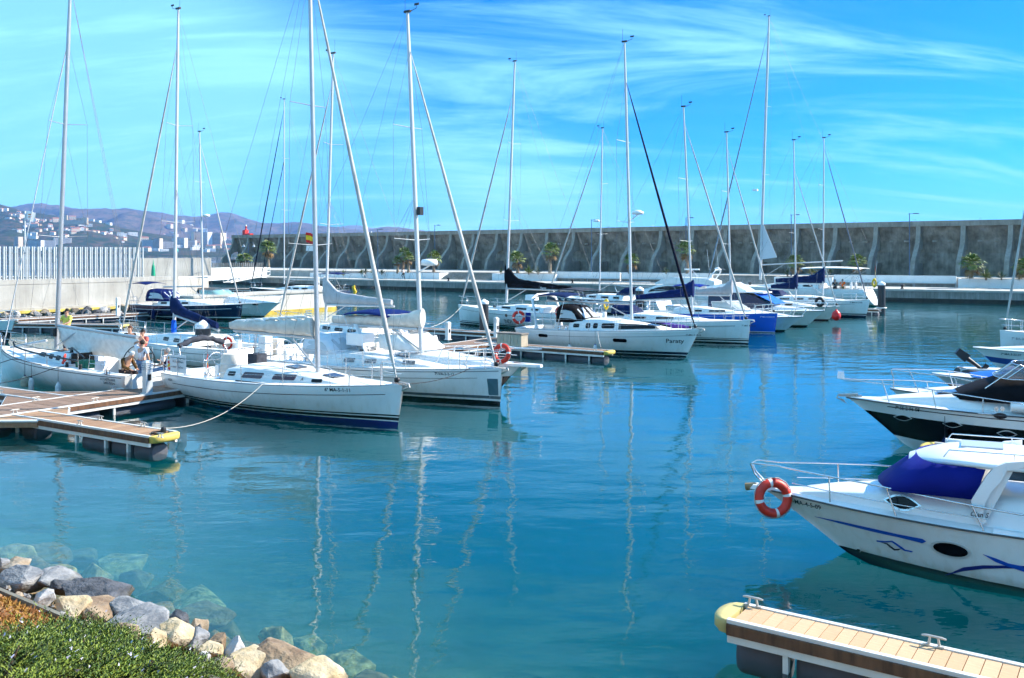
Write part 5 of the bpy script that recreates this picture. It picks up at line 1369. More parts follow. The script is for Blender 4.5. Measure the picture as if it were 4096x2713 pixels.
# flaked mainsail in an open bag on the boom
a = at(B.z_at(xm, 1352)); xe = B.x_at(938); be = Vector((xe, 0, B.z_at(xe, 1322)))
rnd = random.Random(4); rings = []; n = 24
for i in range(n + 1):
    k = i / n; p = a.lerp(be, k) + Vector((-0.12, 0, 0)); hh = lerp(0.62, 0.26, k ** 0.7) + rnd.uniform(-.025, .025); ww = lerp(0.20, 0.14, k)
    rings.append([(p.x, ww * c * (1 + rnd.uniform(-.1, .1)), p.z + 0.05 + hh * v + rnd.uniform(-.015, .015)) for c, v in ((-.5, 0), (-1, .25), (-1.1, .6), (-.95, .95), (-.5, 1.0), (0, .86 + rnd.uniform(-.1, .15)), (.5, 1.02), (.95, .95), (1.1, .6), (1, .25), (.5, 0))])
mb = MB(); mb.loft(rings, 0); mb.build('sail_bag', creamc(), B.root)
for i in range(9):
    z = a.z + 0.12 + i * 0.085; mb = MB()
    mb.tube([(a.x - 0.12, -0.14, z), (a.x - 0.34 - (i % 2) * 0.06, -0.16, z + 0.02), (a.x - 0.40 - (i % 2) * 0.06, -0.14, z + 0.05), (a.x - 0.34, -0.12, z + 0.075), (a.x - 0.12, -0.13, z + 0.085)], 0.018, 5, ry=1.0)
    mb.build('sail_fold', whitec(), B.root)
for i in range(8):
    x = lerp(a.x - 0.8, xe + 0.4, i / 7); zz = lerp(a.z, be.z, i / 7) + lerp(0.60, 0.3, i / 7)
    MB().tube([(x + 0.5, rnd.uniform(-.06, .06), zz - 0.02), (x + 0.2, rnd.uniform(-.08, .08), zz + 0.06), (x - 0.2, rnd.uniform(-.06, .06), zz + 0.05), (x - 0.55, 0, zz - 0.02)], [0.05, 0.09, 0.08, 0.03], 6, ry=0.6).build('sail_fold', whitec(), B.root)
hull_text(B, '6ª MA-5-1-11', 7.78, 1.00, 0.15, -1)
pulpit(B, 1.5, 0.66); pushpit(B, 1.1, 0.6); stanchions(B, [1.1, 2.9, 4.7, 6.4, 8.0, 8.6]); anchor(B)
winches(B, (2.2, 2.9), 1.2); wheel(B.root, 1.25, 0, 1.25, 0.45)
# cockpit cover over the wheel, folded bimini, banner
cp = MB(); rings = []
for k in range(7):
    w = 0.62 - 0.05 * k; rings.append([(1.6 + 0.55 * math.cos(t_) * (1.1 - 0.08 * k), 0.35 + w * math.sin(t_) * 0.9, 0.75 + 0.15 * k) for t_ in [2 * math.pi * j / 12 for j in range(12)]])
cp.loft(rings, 0); cp.build('wheel_cover', creamc(), B.root)
rnd = random.Random(9); pts = [(0.35, 0.95 - 1.9 * i / 12, 1.95 + 0.22 * math.sin(math.pi * i / 12) + rnd.uniform(-.02, .02)) for i in range(13)]
MB().tube(pts, [0.10 + rnd.uniform(-.02, .03) for _ in pts], 8).build('folded_bimini', greyc(), B.root)
for sd in (-1, 1):
    MB().tube([(0.35, sd * 0.95, 1.95), (0.9, sd * 1.1, 1.0)], 0.014, 5).build('bimini_frame', steel(), B.root)
    MB().tube([(0.5, sd * 0.9, 1.98), (0.2, sd * 1.12, 1.0)], 0.014, 5).build('bimini_frame', steel(), B.root)
bf = lambda u, v, o=0.0: Vector((0.12 + u, -1.28 - 0.06 * u - o, 1.10 + v))
plate([(0, 0), (1.25, -0.02), (1.2, 0.62), (0.02, 0.58)], bf, 'club_banner', mat('banner_white', (0.76, 0.76, 0.76), 0.7), B.root, 0.01)
for i, (tx, sz) in enumerate((('CENTRO DE ENSEÑANZAS NAUTICAS', 0.075), ('REAL CLUB MEDITERRANEO', 0.075), ('BARCO DE PRACTICAS', 0.085))):
    lettering(tx, sz, lambda u, v, i=i: bf(0.74 + u, 0.47 - 0.13 * i - (0.06 if i == 2 else 0) + v, 0.014), B.root, None, 'lettering', 0, 0.72, 0.5)
ylw = mat('flag_yellow', (0.85, 0.55, 0.02), 0.8); rd_ = mat('flag_red', (0.62, 0.02, 0.02), 0.8)
plate([(0.10, 0.06), (0.24, 0.04), (0.26, 0.12), (0.14, 0.16)], bf, 'emblem', rd_, B.root, 0.013); plate([(0.06, 0.14), (0.22, 0.17), (0.24, 0.28), (0.1, 0.24)], bf, 'emblem', ylw, B.root, 0.013)
plate([(0.08, 0.28), (0.22, 0.25), (0.2, 0.38), (0.09, 0.36)], bf, 'emblem', rd_, B.root, 0.0135); plate([(0.1, 0.42), (0.2, 0.42), (0.19, 0.52), (0.11, 0.52)], bf, 'emblem', mat('emblem_gold', (0.5, 0.28, 0.05), 0.6), B.root, 0.013)
hull_text(B, 'H32A', 0.32, 0.78, 0.12, -1, shear=0.3)
flag(B.root, (0.05, 0.5, 1.75), 0.55, 0.7, 'spain', (0.2, -0.3, -1), 3, droop=0.6)
MB().tube([(0.1, 0.5, 1.0), (0.02, 0.5, 1.95)], 0.012, 5).build('flag_staff', alu(), B.root)
solar = MB(); solar.box((2.75, 0.55, 1.5), (0.5, 0.45, 0.42)); solar.build('helm_seat_cover', greyc(), B.root)

# ---- 2. white yacht VA behind it
h = Hull(11.6, 3.75, 1.24, 1.02, rake=0.10, srake=0.5, tw=0.80, sg=0.03, full=2.6, vbow=1.3)
Y2 = B = Boat('sailing_yacht', 'white sailing yacht with radar dome and long cream sail cover, second from the front', 'sailboat', P(2000, 1618), BR, h, 'moored sailing yachts')
h.build(B.root, hull_mat('hull_yacht_va', [(-1, BLACK), (0.10, W_), (0.17, (0.12, 0.14, 0.16)), (0.27, W_)]))
h.deck(B.root, deckm(), (0.2, 3.6, 1.2, 0.45)); toe_rail(B)
for sd in (-1, 1): h.strip(B.root, mat('stripe_grey', (0.18, 0.19, 0.2), 0.4), sd, 0.06, 0.09, 0.05, 0.99, 'sheer_stripe'); h.strip(B.root, inkm(), sd, 0.30, 0.315, 0.3, 0.93, 'cove_stripe')
C = Cabin(h, 3.5, 9.4, 1.32, 0.7, 0.42, ramp=3.6, lean=0.84); C.build(B.root, deckm())
for sd in (-1, 1):
    for x in (5.35, 6.35, 8.05): C.window(B.root, x, 0.19, 0.52, 0.15, sd, mat('window_pattern', (0.03, 0.03, 0.035), 0.3, col2=(0.35, 0.35, 0.36), vscale=14), rounded(0.52, 0.15, 0.02))
hatch(B, C, 6.9, 0.5); hatch(B, C, 5.0, 0.45); grab_rail(B, C, 4.0, 7.4, 0.85)
make_rig(B, 1686, (1630, 52), 1.55, fore=199, fore_m=furl_w, fore_r=0.062, boom=(1318, 1325, 1296, mastw()), cover=(creamc(), 0.62, 0.30, 0.1), spread=(0.33, 0.66), sw=1.0, mw=0.088, radar=None)
at2 = None
xm = B.x_at(1672); zr = B.z_at(xm, 1063); MB().lathe([(0.14, 0), (0.30, 0.02), (0.31, 0.15), (0.27, 0.23), (0.1, 0.25)], 16).build('radar_dome', gel(), B.root, (xm + 0.55, 0, zr))
MB().tube([(xm, 0, zr - 0.25), (xm + 0.55, 0, zr)], 0.03, 5).build('radar_bracket', gel(), B.root)
mb = MB(); mb.box((0, 0, 0), (0.16, 0.2, 0.3)); mb.build('deck_light', blackp(), B.root, (B.x_at(1664) + 0.2, 0, B.z_at(xm, 845)))
hood(B, 2.9, 4.7, 1.25, 1.35, 0.75, mat('canvas_pale', (0.68, 0.70, 0.72), 0.8, var=0.08, vscale=3, bump=0.2, bscale=8))
mb = MB(); mb.box((0, 0, 0), (0.9, 0.6, 0.45)); mb.build('liferaft_case', gel(), B.root, (5.0, -0.2, 1.95)); 
pulpit(B, 1.4, 0.62); pushpit(B, 1.0); stanchions(B, [1.0, 2.8, 4.6, 6.4, 8.2, 9.8, 10.4]); anchor(B)
net = MB(); 
for sd in (-1,):
    a_ = h.rail_pts(0.45, 0.9, 0.02, 0.05, 22, sd); b_ = h.rail_pts(0.45, 0.9, 0.58, 0.04, 22, sd)
    for i in range(22):
        net.tube([a_[i], b_[i + 1]], 0.003, 3); net.tube([b_[i], a_[i + 1]], 0.003, 3)
nn_ = net.build('safety_net', ropew(), B.root); nn_['kind'] = 'stuff'
wheel(B.root, 1.2, 0.6, 1.3, 0.45); wheel(B.root, 1.2, -0.6, 1.3, 0.45); winches(B, (2.4, 3.2), 1.4)
for yy, zz, cc in ((-0.9, 1.5, gel()), (-0.3, 1.35, creamc())):
    mb = MB(); mb.box((0.35, yy, zz), (0.45, 0.4, 0.75), taper=0.9); mb.build('stern_locker', cc, B.root)
mb = MB(); mb.box((0.15, 0.1, 1.15), (0.3, 2.6, 0.5)); mb.build('transom_seat', gel(), B.root)
hull_text(B, '7ª-VA-2-2-12', 9.42, 0.98, 0.13, -1, width=0.95)
hull_plate(B, rounded(0.34, 0.58, 0.02), 11.28, 0.60, -1, 'bow_decal', mat('decal_teal', (0.05, 0.12, 0.15), 0.4))
port(B, 11.1, 0.25, -1, 0.07, 0.07)
flag(B.root, (0.0, -1.2, 1.9), 0.6, 0.8, 'spain', (0.1, -0.2, -1), 2, droop=0.7); MB().tube([(0.1, -1.2, 1.0), (0.0, -1.2, 2.1)], 0.012, 5).build('flag_staff', alu(), B.root)

# ---- 3. racing yacht at the left edge (bow left), open transom
h = Hull(11.1, 3.2, 1.26, 0.98, rake=0.12, srake=-0.35, tw=0.86, sg=0.05, full=2.3, vbow=1.3, dep=0.3, stern_up=-0.05)
Y3 = B = Boat('racing_yacht', 'white racing yacht with open stern, people aboard and a grey boom, at left', 'sailboat', Vector((-21.9, 39.7, 0)), R(145), h, 'moored sailing yachts')
h.build(B.root, hull_mat('hull_racer', [(-1, W_), (0.02, W_)]))
h.deck(B.root, deckm(), (-0.1, 4.3, 1.12, 0.42)); 
for sd in (-1, 1): h.strip(B.root, inkm(), sd, 0.07, 0.095, 0.02, 0.99, 'cove_stripe'); MB().tube(h.rail_pts(0.45, 0.985, 0.02, 0.02, 20, sd), 0.018, 5).build('toe_rail', inkm(), B.root)
C = Cabin(h, 4.2, 7.7, 0.95, 0.5, 0.42, ramp=2.6, lean=0.84); C.build(B.root, deckm())
for sd in (-1, 1):
    C.window(B.root, 6.35, 0.22, 0.6, 0.17, sd, None, [(-0.26, -0.08), (0.34, -0.08), (0.2, 0.06), (0.08, 0.09), (-0.2, 0.09)]); C.window(B.root, 5.55, 0.22, 0.3, 0.17, sd, None, rounded(0.3, 0.17, 0.03)); C.window(B.root, 4.95, 0.22, 0.3, 0.17, sd, None, rounded(0.3, 0.17, 0.03))
at3, xm3, zt3 = make_rig(B, 226, (282, -60), 1.42, fore=185, fore_m=None, boom=(1302, 549, 1349, alu()), spread=(0.31, 0.62), sw=1.0, mast_m=alu(), mw=0.085, back=False, vane=False)
for dx in (0, 0.12): wire(B.root, Vector((0.15, 0.3 - dx, 1.0)), at3(zt3), 0.007, None, 'backstay')
wire(B.root, Vector((h.L - 0.3, 0, 1.35)), at3(B.z_at(xm3, 185)) + Vector((0.05, 0, 0)), 0.022, mat('foil_white', (0.75, 0.76, 0.78), 0.4), 'headfoil', 6)
MB().tube([(xm3 + 0.3, 0.25, 1.75), (h.L - 1.5, 0.3, 1.32)], 0.05, 8).build('spinnaker_pole', mastw(), B.root)
bag = MB(); bag.box((xm3 - 0.12, 0.18, 2.1), (0.22, 0.14, 0.34)); bag.build('halyard_bag', blackp(), B.root)
# mainsail lowered under the boom
a = at3(B.z_at(xm3, 1302)); xe = B.x_at(549); b_ = Vector((xe, 0, B.z_at(xe, 1349)))
rows = []
for j, fz in enumerate((0, .25, .5, .75, 1)):
    rows.append([a.lerp(b_, i / 16) + Vector((-0.15 - 0.25 * fz * (1 - i / 16), 0.06 + 0.16 * fz * math.sin(i * 0.8 + j) - 0.25 * fz, -0.06 - fz * lerp(1.0, 0.85, i / 16))) for i in range(17)])
mb = MB(); mb.loft(rows, 0, False, False, False, True); o = mb.build('lowered_mainsail', wht, B.root); o.modifiers.new('thickness', 'SOLIDIFY').thickness = 0.01
# black padded lifeline covers, lines
for sd in (-1, 1):
    pts = [h.pt(q, 0, sd) + Vector((0, -sd * 0.04, z)) for q, z in ((0.24, 0.36), (0.36, 0.40), (0.5, 0.42), (0.6, 0.44), (0.68, 0.46), (0.70, 0.6))]
    MB().tube(pts, 0.036, 6).build('padded_lifeline', blackp(), B.root)
    MB().tube([h.pt(q, 0, sd) + Vector((0, -sd * 0.04, 0.62)) for q in (0.24, 0.45, 0.65, 0.85, 0.97)], 0.012, 5).build('lifeline', blackp(), B.root)
    for q in (0.24, 0.42, 0.58, 0.70, 0.86): p = h.pt(q, 0, sd); MB().tube([p + Vector((0, -sd * 0.05, 0)), p + Vector((0, -sd * 0.04, 0.64))], 0.013, 5).build('stanchion', steel(), B.root)
    p = h.pt(0.10, 0, sd); q = h.pt(0.19, 0, sd); MB().tube([p + Vector((0, -sd * .06, 0)), p + Vector((0.12, -sd * .06, 0.62)), q + Vector((-0.12, -sd * .06, 0.62)), q + Vector((0, -sd * .06, 0))], 0.014, 6).build('pushpit_rail', steel(), B.root)
    MB().tube([p + Vector((0.06, -sd * .06, 0.32)), q + Vector((-0.06, -sd * .06, 0.32))], 0.012, 5).build('pushpit_mid_rail', steel(), B.root)
pulpit(B, 1.1, 0.62); MB().tube([(2.9, 0.95, 1.35), (3.9, 0.8, 1.62), (4.6, 0.62, 1.6)], 0.03, 6).build('sheet_tail', blackp(), B.root)
xw_ = B.x_at(556); mm_ = Matrix.Translation((xw_, 0, 1.22)) @ Matrix.Rotation(math.pi / 2, 4, 'Y')
wl = MB(); wl.torus(0.66, 0.020, 36, 6, 0, mm_)
for k in range(6): wl.tube([mm_ @ Vector((0, 0, 0)), mm_ @ Vector((0.66 * math.cos(k * 1.047 + .3), 0.66 * math.sin(k * 1.047 + .3), 0))], 0.016, 5)
wl.build('steering_wheel', blackp(), B.root)
mb = MB(); mb.box((xw_ + 0.17, 0, 0.85), (0.24, 0.3, 0.85), taper=0.75); mb.build('steering_pedestal', gel(), B.root)
for sd in (-1, 1):
    mb = MB(); mb.box((1.9, sd * 0.98, 0.72), (2.6, 0.4, 0.44)); mb.build('cockpit_seat', gel(), B.root)
    mb = MB(); mb.box((0.3, sd * 1.02, 0.66), (0.75, 0.5, 0.5)); mb.build('stern_seat', gel(), B.root)
mb = MB(); mb.box((3.4, 0.65, 1.08), (0.55, 0.45, 0.3)); mb.build('crate', mat('crate_green', (0.01, 0.16, 0.09), 0.6), B.root)
mb = MB(); mb.box((4.17, 0.3, 1.05), (0.08, 0.9, 0.75)); mb.build('companionway', blackp(), B.root)
MB().tube([(3.95, 1.12, 1.2), (3.95, 1.2, 1.32), (3.9, 1.15, 1.45), (3.85, 1.2, 1.28), (3.95, 1.22, 1.12)], 0.05, 6).build('coiled_rope', mat('rope_red', (0.55, 0.06, 0.05), 0.85), B.root)
for x, y in ((4.6, 0.5), (3.6, 1.25), (4.9, -0.5), (2.6, 1.3)): MB().lathe([(0.075, 0), (0.06, 0.03), (0.05, 0.12), (0.07, 0.17), (0.03, 0.19)], 10).build('winch', blackp(), B.root, (x, y, (C.top(x, y) if 4.2 < x < 7.5 else h.deck_z(x) + .02)))
tx, tz = on_side(402, 1520, B); hull_text(B, 'ACCASTILLAGE', tx, tz, 0.125, 1, width=0.95); hull_text(B, 'DIFFUSION', tx - 0.13, tz - 0.13, 0.125, 1)
lx_, lz_ = tx - 0.42, tz + 0.30
lg = mat('logo_dark', (0.02, 0.025, 0.05), 0.5)
for cx, cz in ((lx_ + 0.07, lz_), (lx_ - 0.07, lz_)):
    mb = MB(); pts = [h.on(cx + 0.085 * math.cos(a), cz + 0.085 * math.sin(a), 1, 0.012) for a in [2 * math.pi * i / 20 for i in range(21)]]; mb.tube(pts, 0.012, 4); mb.build('logo_mark', lg, B.root)
mb = MB(); mb.tube([h.on(lx_ + 0.05 * math.sin(i * .5), lz_ - 0.1 + 0.035 * i, 1, 0.012) for i in range(9)], 0.011, 4); mb.build('logo_mark', lg, B.root)

# ---- 4. yacht with navy sail cover behind it (bow left)
h = Hull(10.8, 3.5, 1.28, 1.05, rake=0.3, srake=0.5, tw=0.78)
Y4 = B = Boat('sailing_yacht', 'white yacht with navy sail cover moored just behind the racing yacht', 'sailboat', Vector((-19.7, 46.75, 0)), R(145), h, 'moored sailing yachts')
h.build(B.root, hull_mat('hull_yacht_m2', [(-1, BLACK), (0.07, W_), (0.12, BLACK), (0.16, W_), (0.20, BLACK), (0.24, W_)]))
h.deck(B.root, deckm(), (0.3, 3.3, 1.1, 0.5)); toe_rail(B)
C = Cabin(h, 3.2, 8.6, 1.2, 0.6, 0.42, ramp=3.2); C.build(B.root, deckm())
for sd in (-1, 1):
    h.strip(B.root, inkm(), sd, 0.2, 0.22, 0.05, 0.96, 'cove_stripe')
    for x in (3.7, 4.5, 5.4): C.window(B.root, x, 0.21, 0.45, 0.16, sd)
make_rig(B, 697, (713, 38), 1.5, fore=190, fore_m=furl_w, fore_r=0.055, boom=(1262, 876, 1322), cover=(navyc(), 0.60, 0.30, 0.35), spread=(0.34, 0.64), sw=0.9)
pulpit(B); pushpit(B); stanchions(B, [1.2, 3.0, 4.8, 6.6, 8.4, 9.4]); wheel(B.root, 1.3, 0, 1.35, 0.5)
MB().lathe([(0.12, 0), (0.13, 0.3), (0.1, 0.6)], 10).build('rolled_awning', mat('canvas_bright_blue', (0.01, 0.10, 0.55), 0.7), B.root, (B.x_at(706), 0.15, B.z_at(B.x_at(706), 1330)))
MB().tube([(3.0, -0.9, 1.75), (6.4, -0.6, 1.85)], 0.045, 6).build('boom_tent_pole', blackp(), B.root)
t_ = MB().torus(0.2, 0.03, 20, 6, 0, Matrix.Translation((1.0, 1.45, 1.35)) @ Matrix.Rotation(R(90), 4, 'X')); t_.build('coiled_hose', fendw(), B.root)
MB().tube([(0.05, 0.2, 1.0), (0.0, 0.2, 1.75)], 0.02, 5).build('stern_ladder', steel(), B.root); MB().tube([(0.05, -0.15, 1.0), (0.0, -0.15, 1.75)], 0.02, 5).build('stern_ladder', steel(), B.root)

# ---- 5. yacht with pale sail cover on long boom (bow left), behind the nearest yacht
h = Hull(11.0, 3.6, 1.42, 1.1, rake=0.35, srake=0.5, tw=0.78)
Y5 = B = Boat('sailing_yacht', 'white yacht with pale grey sail cover and broad navy waterline behind the nearest yacht', 'sailboat', P(1120, 1392), R(145), h, 'moored sailing yachts')
h.build(B.root, hull_mat('hull_yacht_m5', [(-1, NAVY), (0.22, W_), (0.26, NAVY), (0.42, W_)]))
h.deck(B.root, deckm(), (0.3, 3.4, 1.15, 0.5)); toe_rail(B)
C = Cabin(h, 3.3, 8.8, 1.2, 0.6, 0.45, ramp=3.0); C.build(B.root, deckm())
for sd in (-1, 1):
    for x in (4.0, 5.0, 6.0): C.window(B.root, x, 0.21, 0.6, 0.16, sd)
make_rig(B, 1303, (1333, 216), 1.7, fore=345, fore_m=furl_w, fore_r=0.055, boom=(1219, 1576, 1226, mastw()), cover=(mat('canvas_pale_grey', (0.45, 0.45, 0.46), 0.8, var=0.1, vscale=4, bump=0.2, bscale=8), 0.95, 0.30, 0.55), spread=(0.36, 0.66), sw=0.9)
pulpit(B); pushpit(B); stanchions(B, [1.2, 3.0, 4.8, 6.6, 8.4, 9.6])
hood(B, 2.9, 4.3, 1.1, 1.5, 0.7, creamc(), win=False)
wheel(B.root, 1.3, 0, 1.4, 0.5)
# flag of Spain with a white pennant below it on the backstay side
fl = flag(B.root, (B.x_at(1226), 0, B.z_at(B.x_at(1226), 930)), 0.75, 0.55, 'spain', (-1, 0, 0), 1, 'courtesy_flag', droop=0.25)
plate([(0, 0), (0.85, -0.02), (0.78, 0.25), (0.05, 0.3)], lambda u, v, o: Vector((B.x_at(1224) - u, o, B.z_at(B.x_at(1224), 1004) + v)), 'pennant', mat('pennant_white', (0.78, 0.78, 0.78), 0.8), B.root, 0.008)

# ---- 6. yacht INDI (bow left)
h = Hull(12.0, 3.9, 1.46, 1.2, rake=0.15, srake=0.5, tw=0.78)
Y6 = B = Boat('sailing_yacht', 'white yacht lettered INDI with a black sail cover, bow to the left at centre', 'sailboat', P(1841, 1298), R(145), h, 'moored sailing yachts')
h.build(B.root, hull_mat('hull_yacht_indi', [(-1, BLACK), (0.10, W_), (0.14, BLACK), (0.24, W_), (0.29, BLACK), (0.33, W_)]))
h.deck(B.root, deckm(), (0.3, 3.8, 1.2, 0.6)); toe_rail(B)
for sd in (-1, 1): h.strip(B.root, inkm(), sd, 0.24, 0.262, 0.05, 0.96, 'cove_stripe')
C = Cabin(h, 3.7, 9.4, 1.25, 0.65, 0.42, ramp=3.2); C.build(B.root, deckm())
for sd in (-1, 1):
    for x, w in ((4.4, .6), (5.6, .9), (7.0, .8), (8.1, .3)): C.window(B.root, x, 0.2, w, 0.14, sd)
make_rig(B, 2026, (2059, 247), 1.75, fore=381, fore_m=furl_w, fore_r=0.065, boom=(1154, 2294, 1163), cover=(mat('canvas_black', (0.004, 0.004, 0.006), 0.75, var=0.3, vscale=5, bump=0.2, bscale=9), 0.95, 0.25, 0.75), spread=(0.34, 0.66), sw=1.0, mw=0.10)
lettering('Hanse', 0.2, lambda u, v: Vector((B.x_at(2165) - u, 0.17, B.z_at(B.x_at(2165), 1154) - 0.02 + v)), B.root, mat('lettering_white', (0.8, 0.8, 0.8), 0.5), 'lettering', 0.3)
pulpit(B, 1.4, 0.66); pushpit(B); stanchions(B, [1.2, 3.2, 5.2, 7.2, 9.2, 10.4]); wheel(B.root, 1.4, 0, 1.5, 0.5)
hull_text(B, 'INDI', B.x_at(2012, 1.8), 0.42, 0.42, 1, mat('lettering_maroon', (0.06, 0.012, 0.015), 0.5), width=0.85)
lettering('12', 0.14, lambda u, v: h.on(B.x_at(2023, 1.8) - u, 0.24 + v, 1, 0.008), B.root, mat('lettering_maroon', (0.06, 0.012, 0.015), 0.5))
hull_plate(B, ellipse(0.22, 0.22), B.x_at(2027, 1.8), 0.98, 1, 'emblem', mat('emblem_brown', (0.12, 0.06, 0.03), 0.5))
mb = MB(); mb.box((5.2, 0.35, 2.2), (0.8, 0.55, 0.38), taper=0.9); mb.build('liferaft_case', gel(), B.root)
bimini(B, 0.6, 2.6, 1.25, 2.75, greyc())

# ---- 7. yacht with navy sheer band behind (bow left)
h = Hull(12.5, 3.9, 1.40, 1.2, rake=0.4, srake=0.4, tw=0.75)
Y7 = B = Boat('sailing_yacht', 'white yacht with a navy sheer band and bare grey boom behind the central yacht', 'sailboat', Vector((3.5, 86.6, 0)), R(145), h, 'moored sailing yachts')
h.build(B.root, hull_mat('hull_yacht_m9', [(-1, BLACK), (0.1, W_)])); h.deck(B.root, deckm(), (0.3, 3.8, 1.2, 0.6)); toe_rail(B)
for sd in (-1, 1): h.strip(B.root, mat('band_navy', NAVY, 0.3), sd, 0.05, 0.40, 0.0, 0.99, 'navy_band')
C = Cabin(h, 3.7, 9.6, 1.25, 0.65, 0.48, ramp=3.2); C.build(B.root, deckm())
for sd in (-1, 1):
    for x, w in ((4.4, .6), (5.6, .8), (6.9, .8), (8.0, .8)): C.window(B.root, x, 0.22, w, 0.17, sd)
make_rig(B, 2398, (2410, 514), 1.9, fore=545, fore_m=furl_w, fore_r=0.06, boom=(1127, 2600, 1129), spread=(0.35, 0.66), sw=0.95, radar=None)
xm = B.x_at(2403); MB().lathe([(0.12, 0), (0.3, 0.02), (0.3, 0.16), (0.1, 0.22)], 12).build('radar_dome', gel(), B.root, (xm + 0.45, 0, B.z_at(xm, 888)))
pulpit(B); pushpit(B); stanchions(B, [1.2, 3.2, 5.2, 7.2, 9.2, 10.8])
hood(B, 3.0, 4.6, 1.1, 1.65, 0.7, navyc(), win=False)

# ---- 8. yacht named Paraty (bow right)
h = Hull(10.1, 3.4, 1.42, 1.12, rake=0.75, srake=-0.3, tw=0.80, sg=0.04, full=2.4, vbow=1.4, stern_up=-0.08)
Y8 = B = Boat('sailing_yacht', 'white yacht named Paraty with black sprayhood and long black windows at centre', 'sailboat', P(2744, 1428), BR, h, 'moored sailing yachts')
h.build(B.root, hull_mat('hull_yacht_paraty', [(-1, BLACK), (0.06, W_), (0.09, NAVY), (0.23, W_)]))
h.deck(B.root, deckm(), (0.3, 3.3, 1.15, 0.55)); toe_rail(B)
for sd in (-1, 1): h.strip(B.root, mat('stripe_grey', (0.18, 0.19, 0.2), 0.4), sd, 0.28, 0.30, 0.15, 0.97, 'cove_stripe'); h.strip(B.root, gel(), sd, 0.02, 0.08, 0.0, 0.98, 'rub_strake', 0.03)
C = Cabin(h, 3.1, 8.5, 1.25, 0.6, 0.58, ramp=3.4, lean=0.85); C.build(B.root, deckm())
for sd in (-1, 1):
    for x, w, hh in ((3.55, .36, .20), (4.25, .26, .28), (4.68, .26, .28)): C.window(B.root, x, 0.27, w, hh, sd, frame=True)
    C.window(B.root, 5.4, 0.27, 0.72, 0.26, sd, frame=True)
    C.window(B.root, 7.0, 0.22, 1.8, 0.24, sd, None, [(-1.0, -0.13), (1.25, -0.10), (0.9, 0.02), (0.45, 0.10), (-0.1, 0.14), (-1.0, 0.15)])
hatch(B, C, 7.3, 0.5)
make_rig(B, 2527, (2498, 170), 1.75, fore=329, fore_m=mat('furled_navy', (0.003, 0.004, 0.014), 0.75, var=0.3, vscale=4, bump=0.3, bscale=12), fore_r=0.06, boom=(1216, 2188, 1203), spread=(0.35, 0.64), sw=0.95, mw=0.09)
xm = B.x_at(2524); MB().lathe([(0.14, 0), (0.3, 0.02), (0.31, 0.15), (0.1, 0.24)], 14).build('radar_dome', gel(), B.root, (xm + 0.4, 0, B.z_at(xm, 860)))
MB().tube([(xm, 0, B.z_at(xm, 880)), (xm + 0.4, 0, B.z_at(xm, 860))], 0.03, 5).build('radar_bracket', gel(), B.root)
hood(B, 2.3, 4.0, 1.2, 1.55, 0.95, mat('canvas_black', (0.004, 0.004, 0.006), 0.75, var=0.3, vscale=5, bump=0.2, bscale=9))
# white arch and bimini
arch = MB(); arch.tube([(1.1, -1.3, 1.15), (1.0, -1.32, 1.9), (0.75, -1.2, 2.75), (0.7, -0.6, 2.95), (0.7, 0.6, 2.95), (0.75, 1.2, 2.75), (1.0, 1.32, 1.9), (1.1, 1.3, 1.15)], 0.10, 8, ry=0.5); arch.build('targa_arch', gel(), B.root)
bimini(B, 0.9, 2.9, 1.2, 2.9, navyc(), posts=False)
MB().tube([(2.8, -1.1, 2.9), (2.4, -1.2, 1.3)], 0.014, 5).build('bimini_frame', steel(), B.root)
hull_text(B, 'Paraty', B.x_at(2640, -1.2), 0.72, 0.30, -1, shear=0.15, width=1.1); hull_text(B, '7ª-MA-4-68-14', B.x_at(2722, -0.9), 1.10, 0.12, -1)
port(B, 1.7, 0.82, -1, 0.62, 0.16, 'round', False); port(B, B.x_at(2469, -1.6), 0.78, -1, 0.72, 0.18, 'round', False)
pulpit(B, 1.4, 0.62); pushpit(B, 1.1, 0.7); stanchions(B, [1.2, 3.0, 4.8, 6.5, 8.2, 8.9]); anchor(B, cleatm); wheel(B.root, 1.5, 0, 1.6, 0.5)
winches(B, (2.6, 3.0), 1.3)
mb = MB(); mb.box((0.15, -0.7, 1.7), (0.25, 0.3, 0.5), taper=0.8); mb.build('outboard_motor', bluec(), B.root)
flag(B.root, (0.0, -1.05, 2.15), 0.4, 0.5, 'spain', (0.1, -0.2, -1), 4, droop=0.6)
MB().torus(0.15, 0.06, 16, 8, 0, Matrix.Translation((4.0, 1.3, 2.45)) @ Matrix.Rotation(R(90), 4, 'X') @ Matrix.Diagonal((0.8, 1.5, 1, 1))).build('horseshoe_buoy', yellowm(), B.root)

# ---- 9. yacht MA-4-70-14 (bow right)
h = Hull(11.2, 3.6, 1.34, 1.12, rake=0.12, srake=0.4, tw=0.8, sg=0.03)
Y9 = B = Boat('sailing_yacht', 'white yacht with navy sail cover and two black waterline bands next to the blue hull', 'sailboat', P(2993, 1376), BR, h, 'moored sailing yachts')
h.build(B.root, hull_mat('hull_yacht_470', [(-1, BLACK), (0.06, W_), (0.13, BLACK), (0.21, W_), (0.255, BLACK), (0.30, W_)]))
h.deck(B.root, deckm(), (0.3, 3.6, 1.15, 0.55)); toe_rail(B)
for sd in (-1, 1): h.strip(B.root, inkm(), sd, 0.25, 0.27, 0.1, 0.93, 'cove_stripe'); h.strip(B.root, inkm(), sd, 0.30, 0.31, 0.1, 0.93, 'cove_stripe')
C = Cabin(h, 3.5, 8.8, 1.2, 0.6, 0.40, ramp=3.3); C.build(B.root, deckm())
for sd in (-1, 1):
    C.window(B.root, 4.6, 0.2, 0.8, 0.13, sd); C.window(B.root, 6.2, 0.19, 1.1, 0.13, sd)
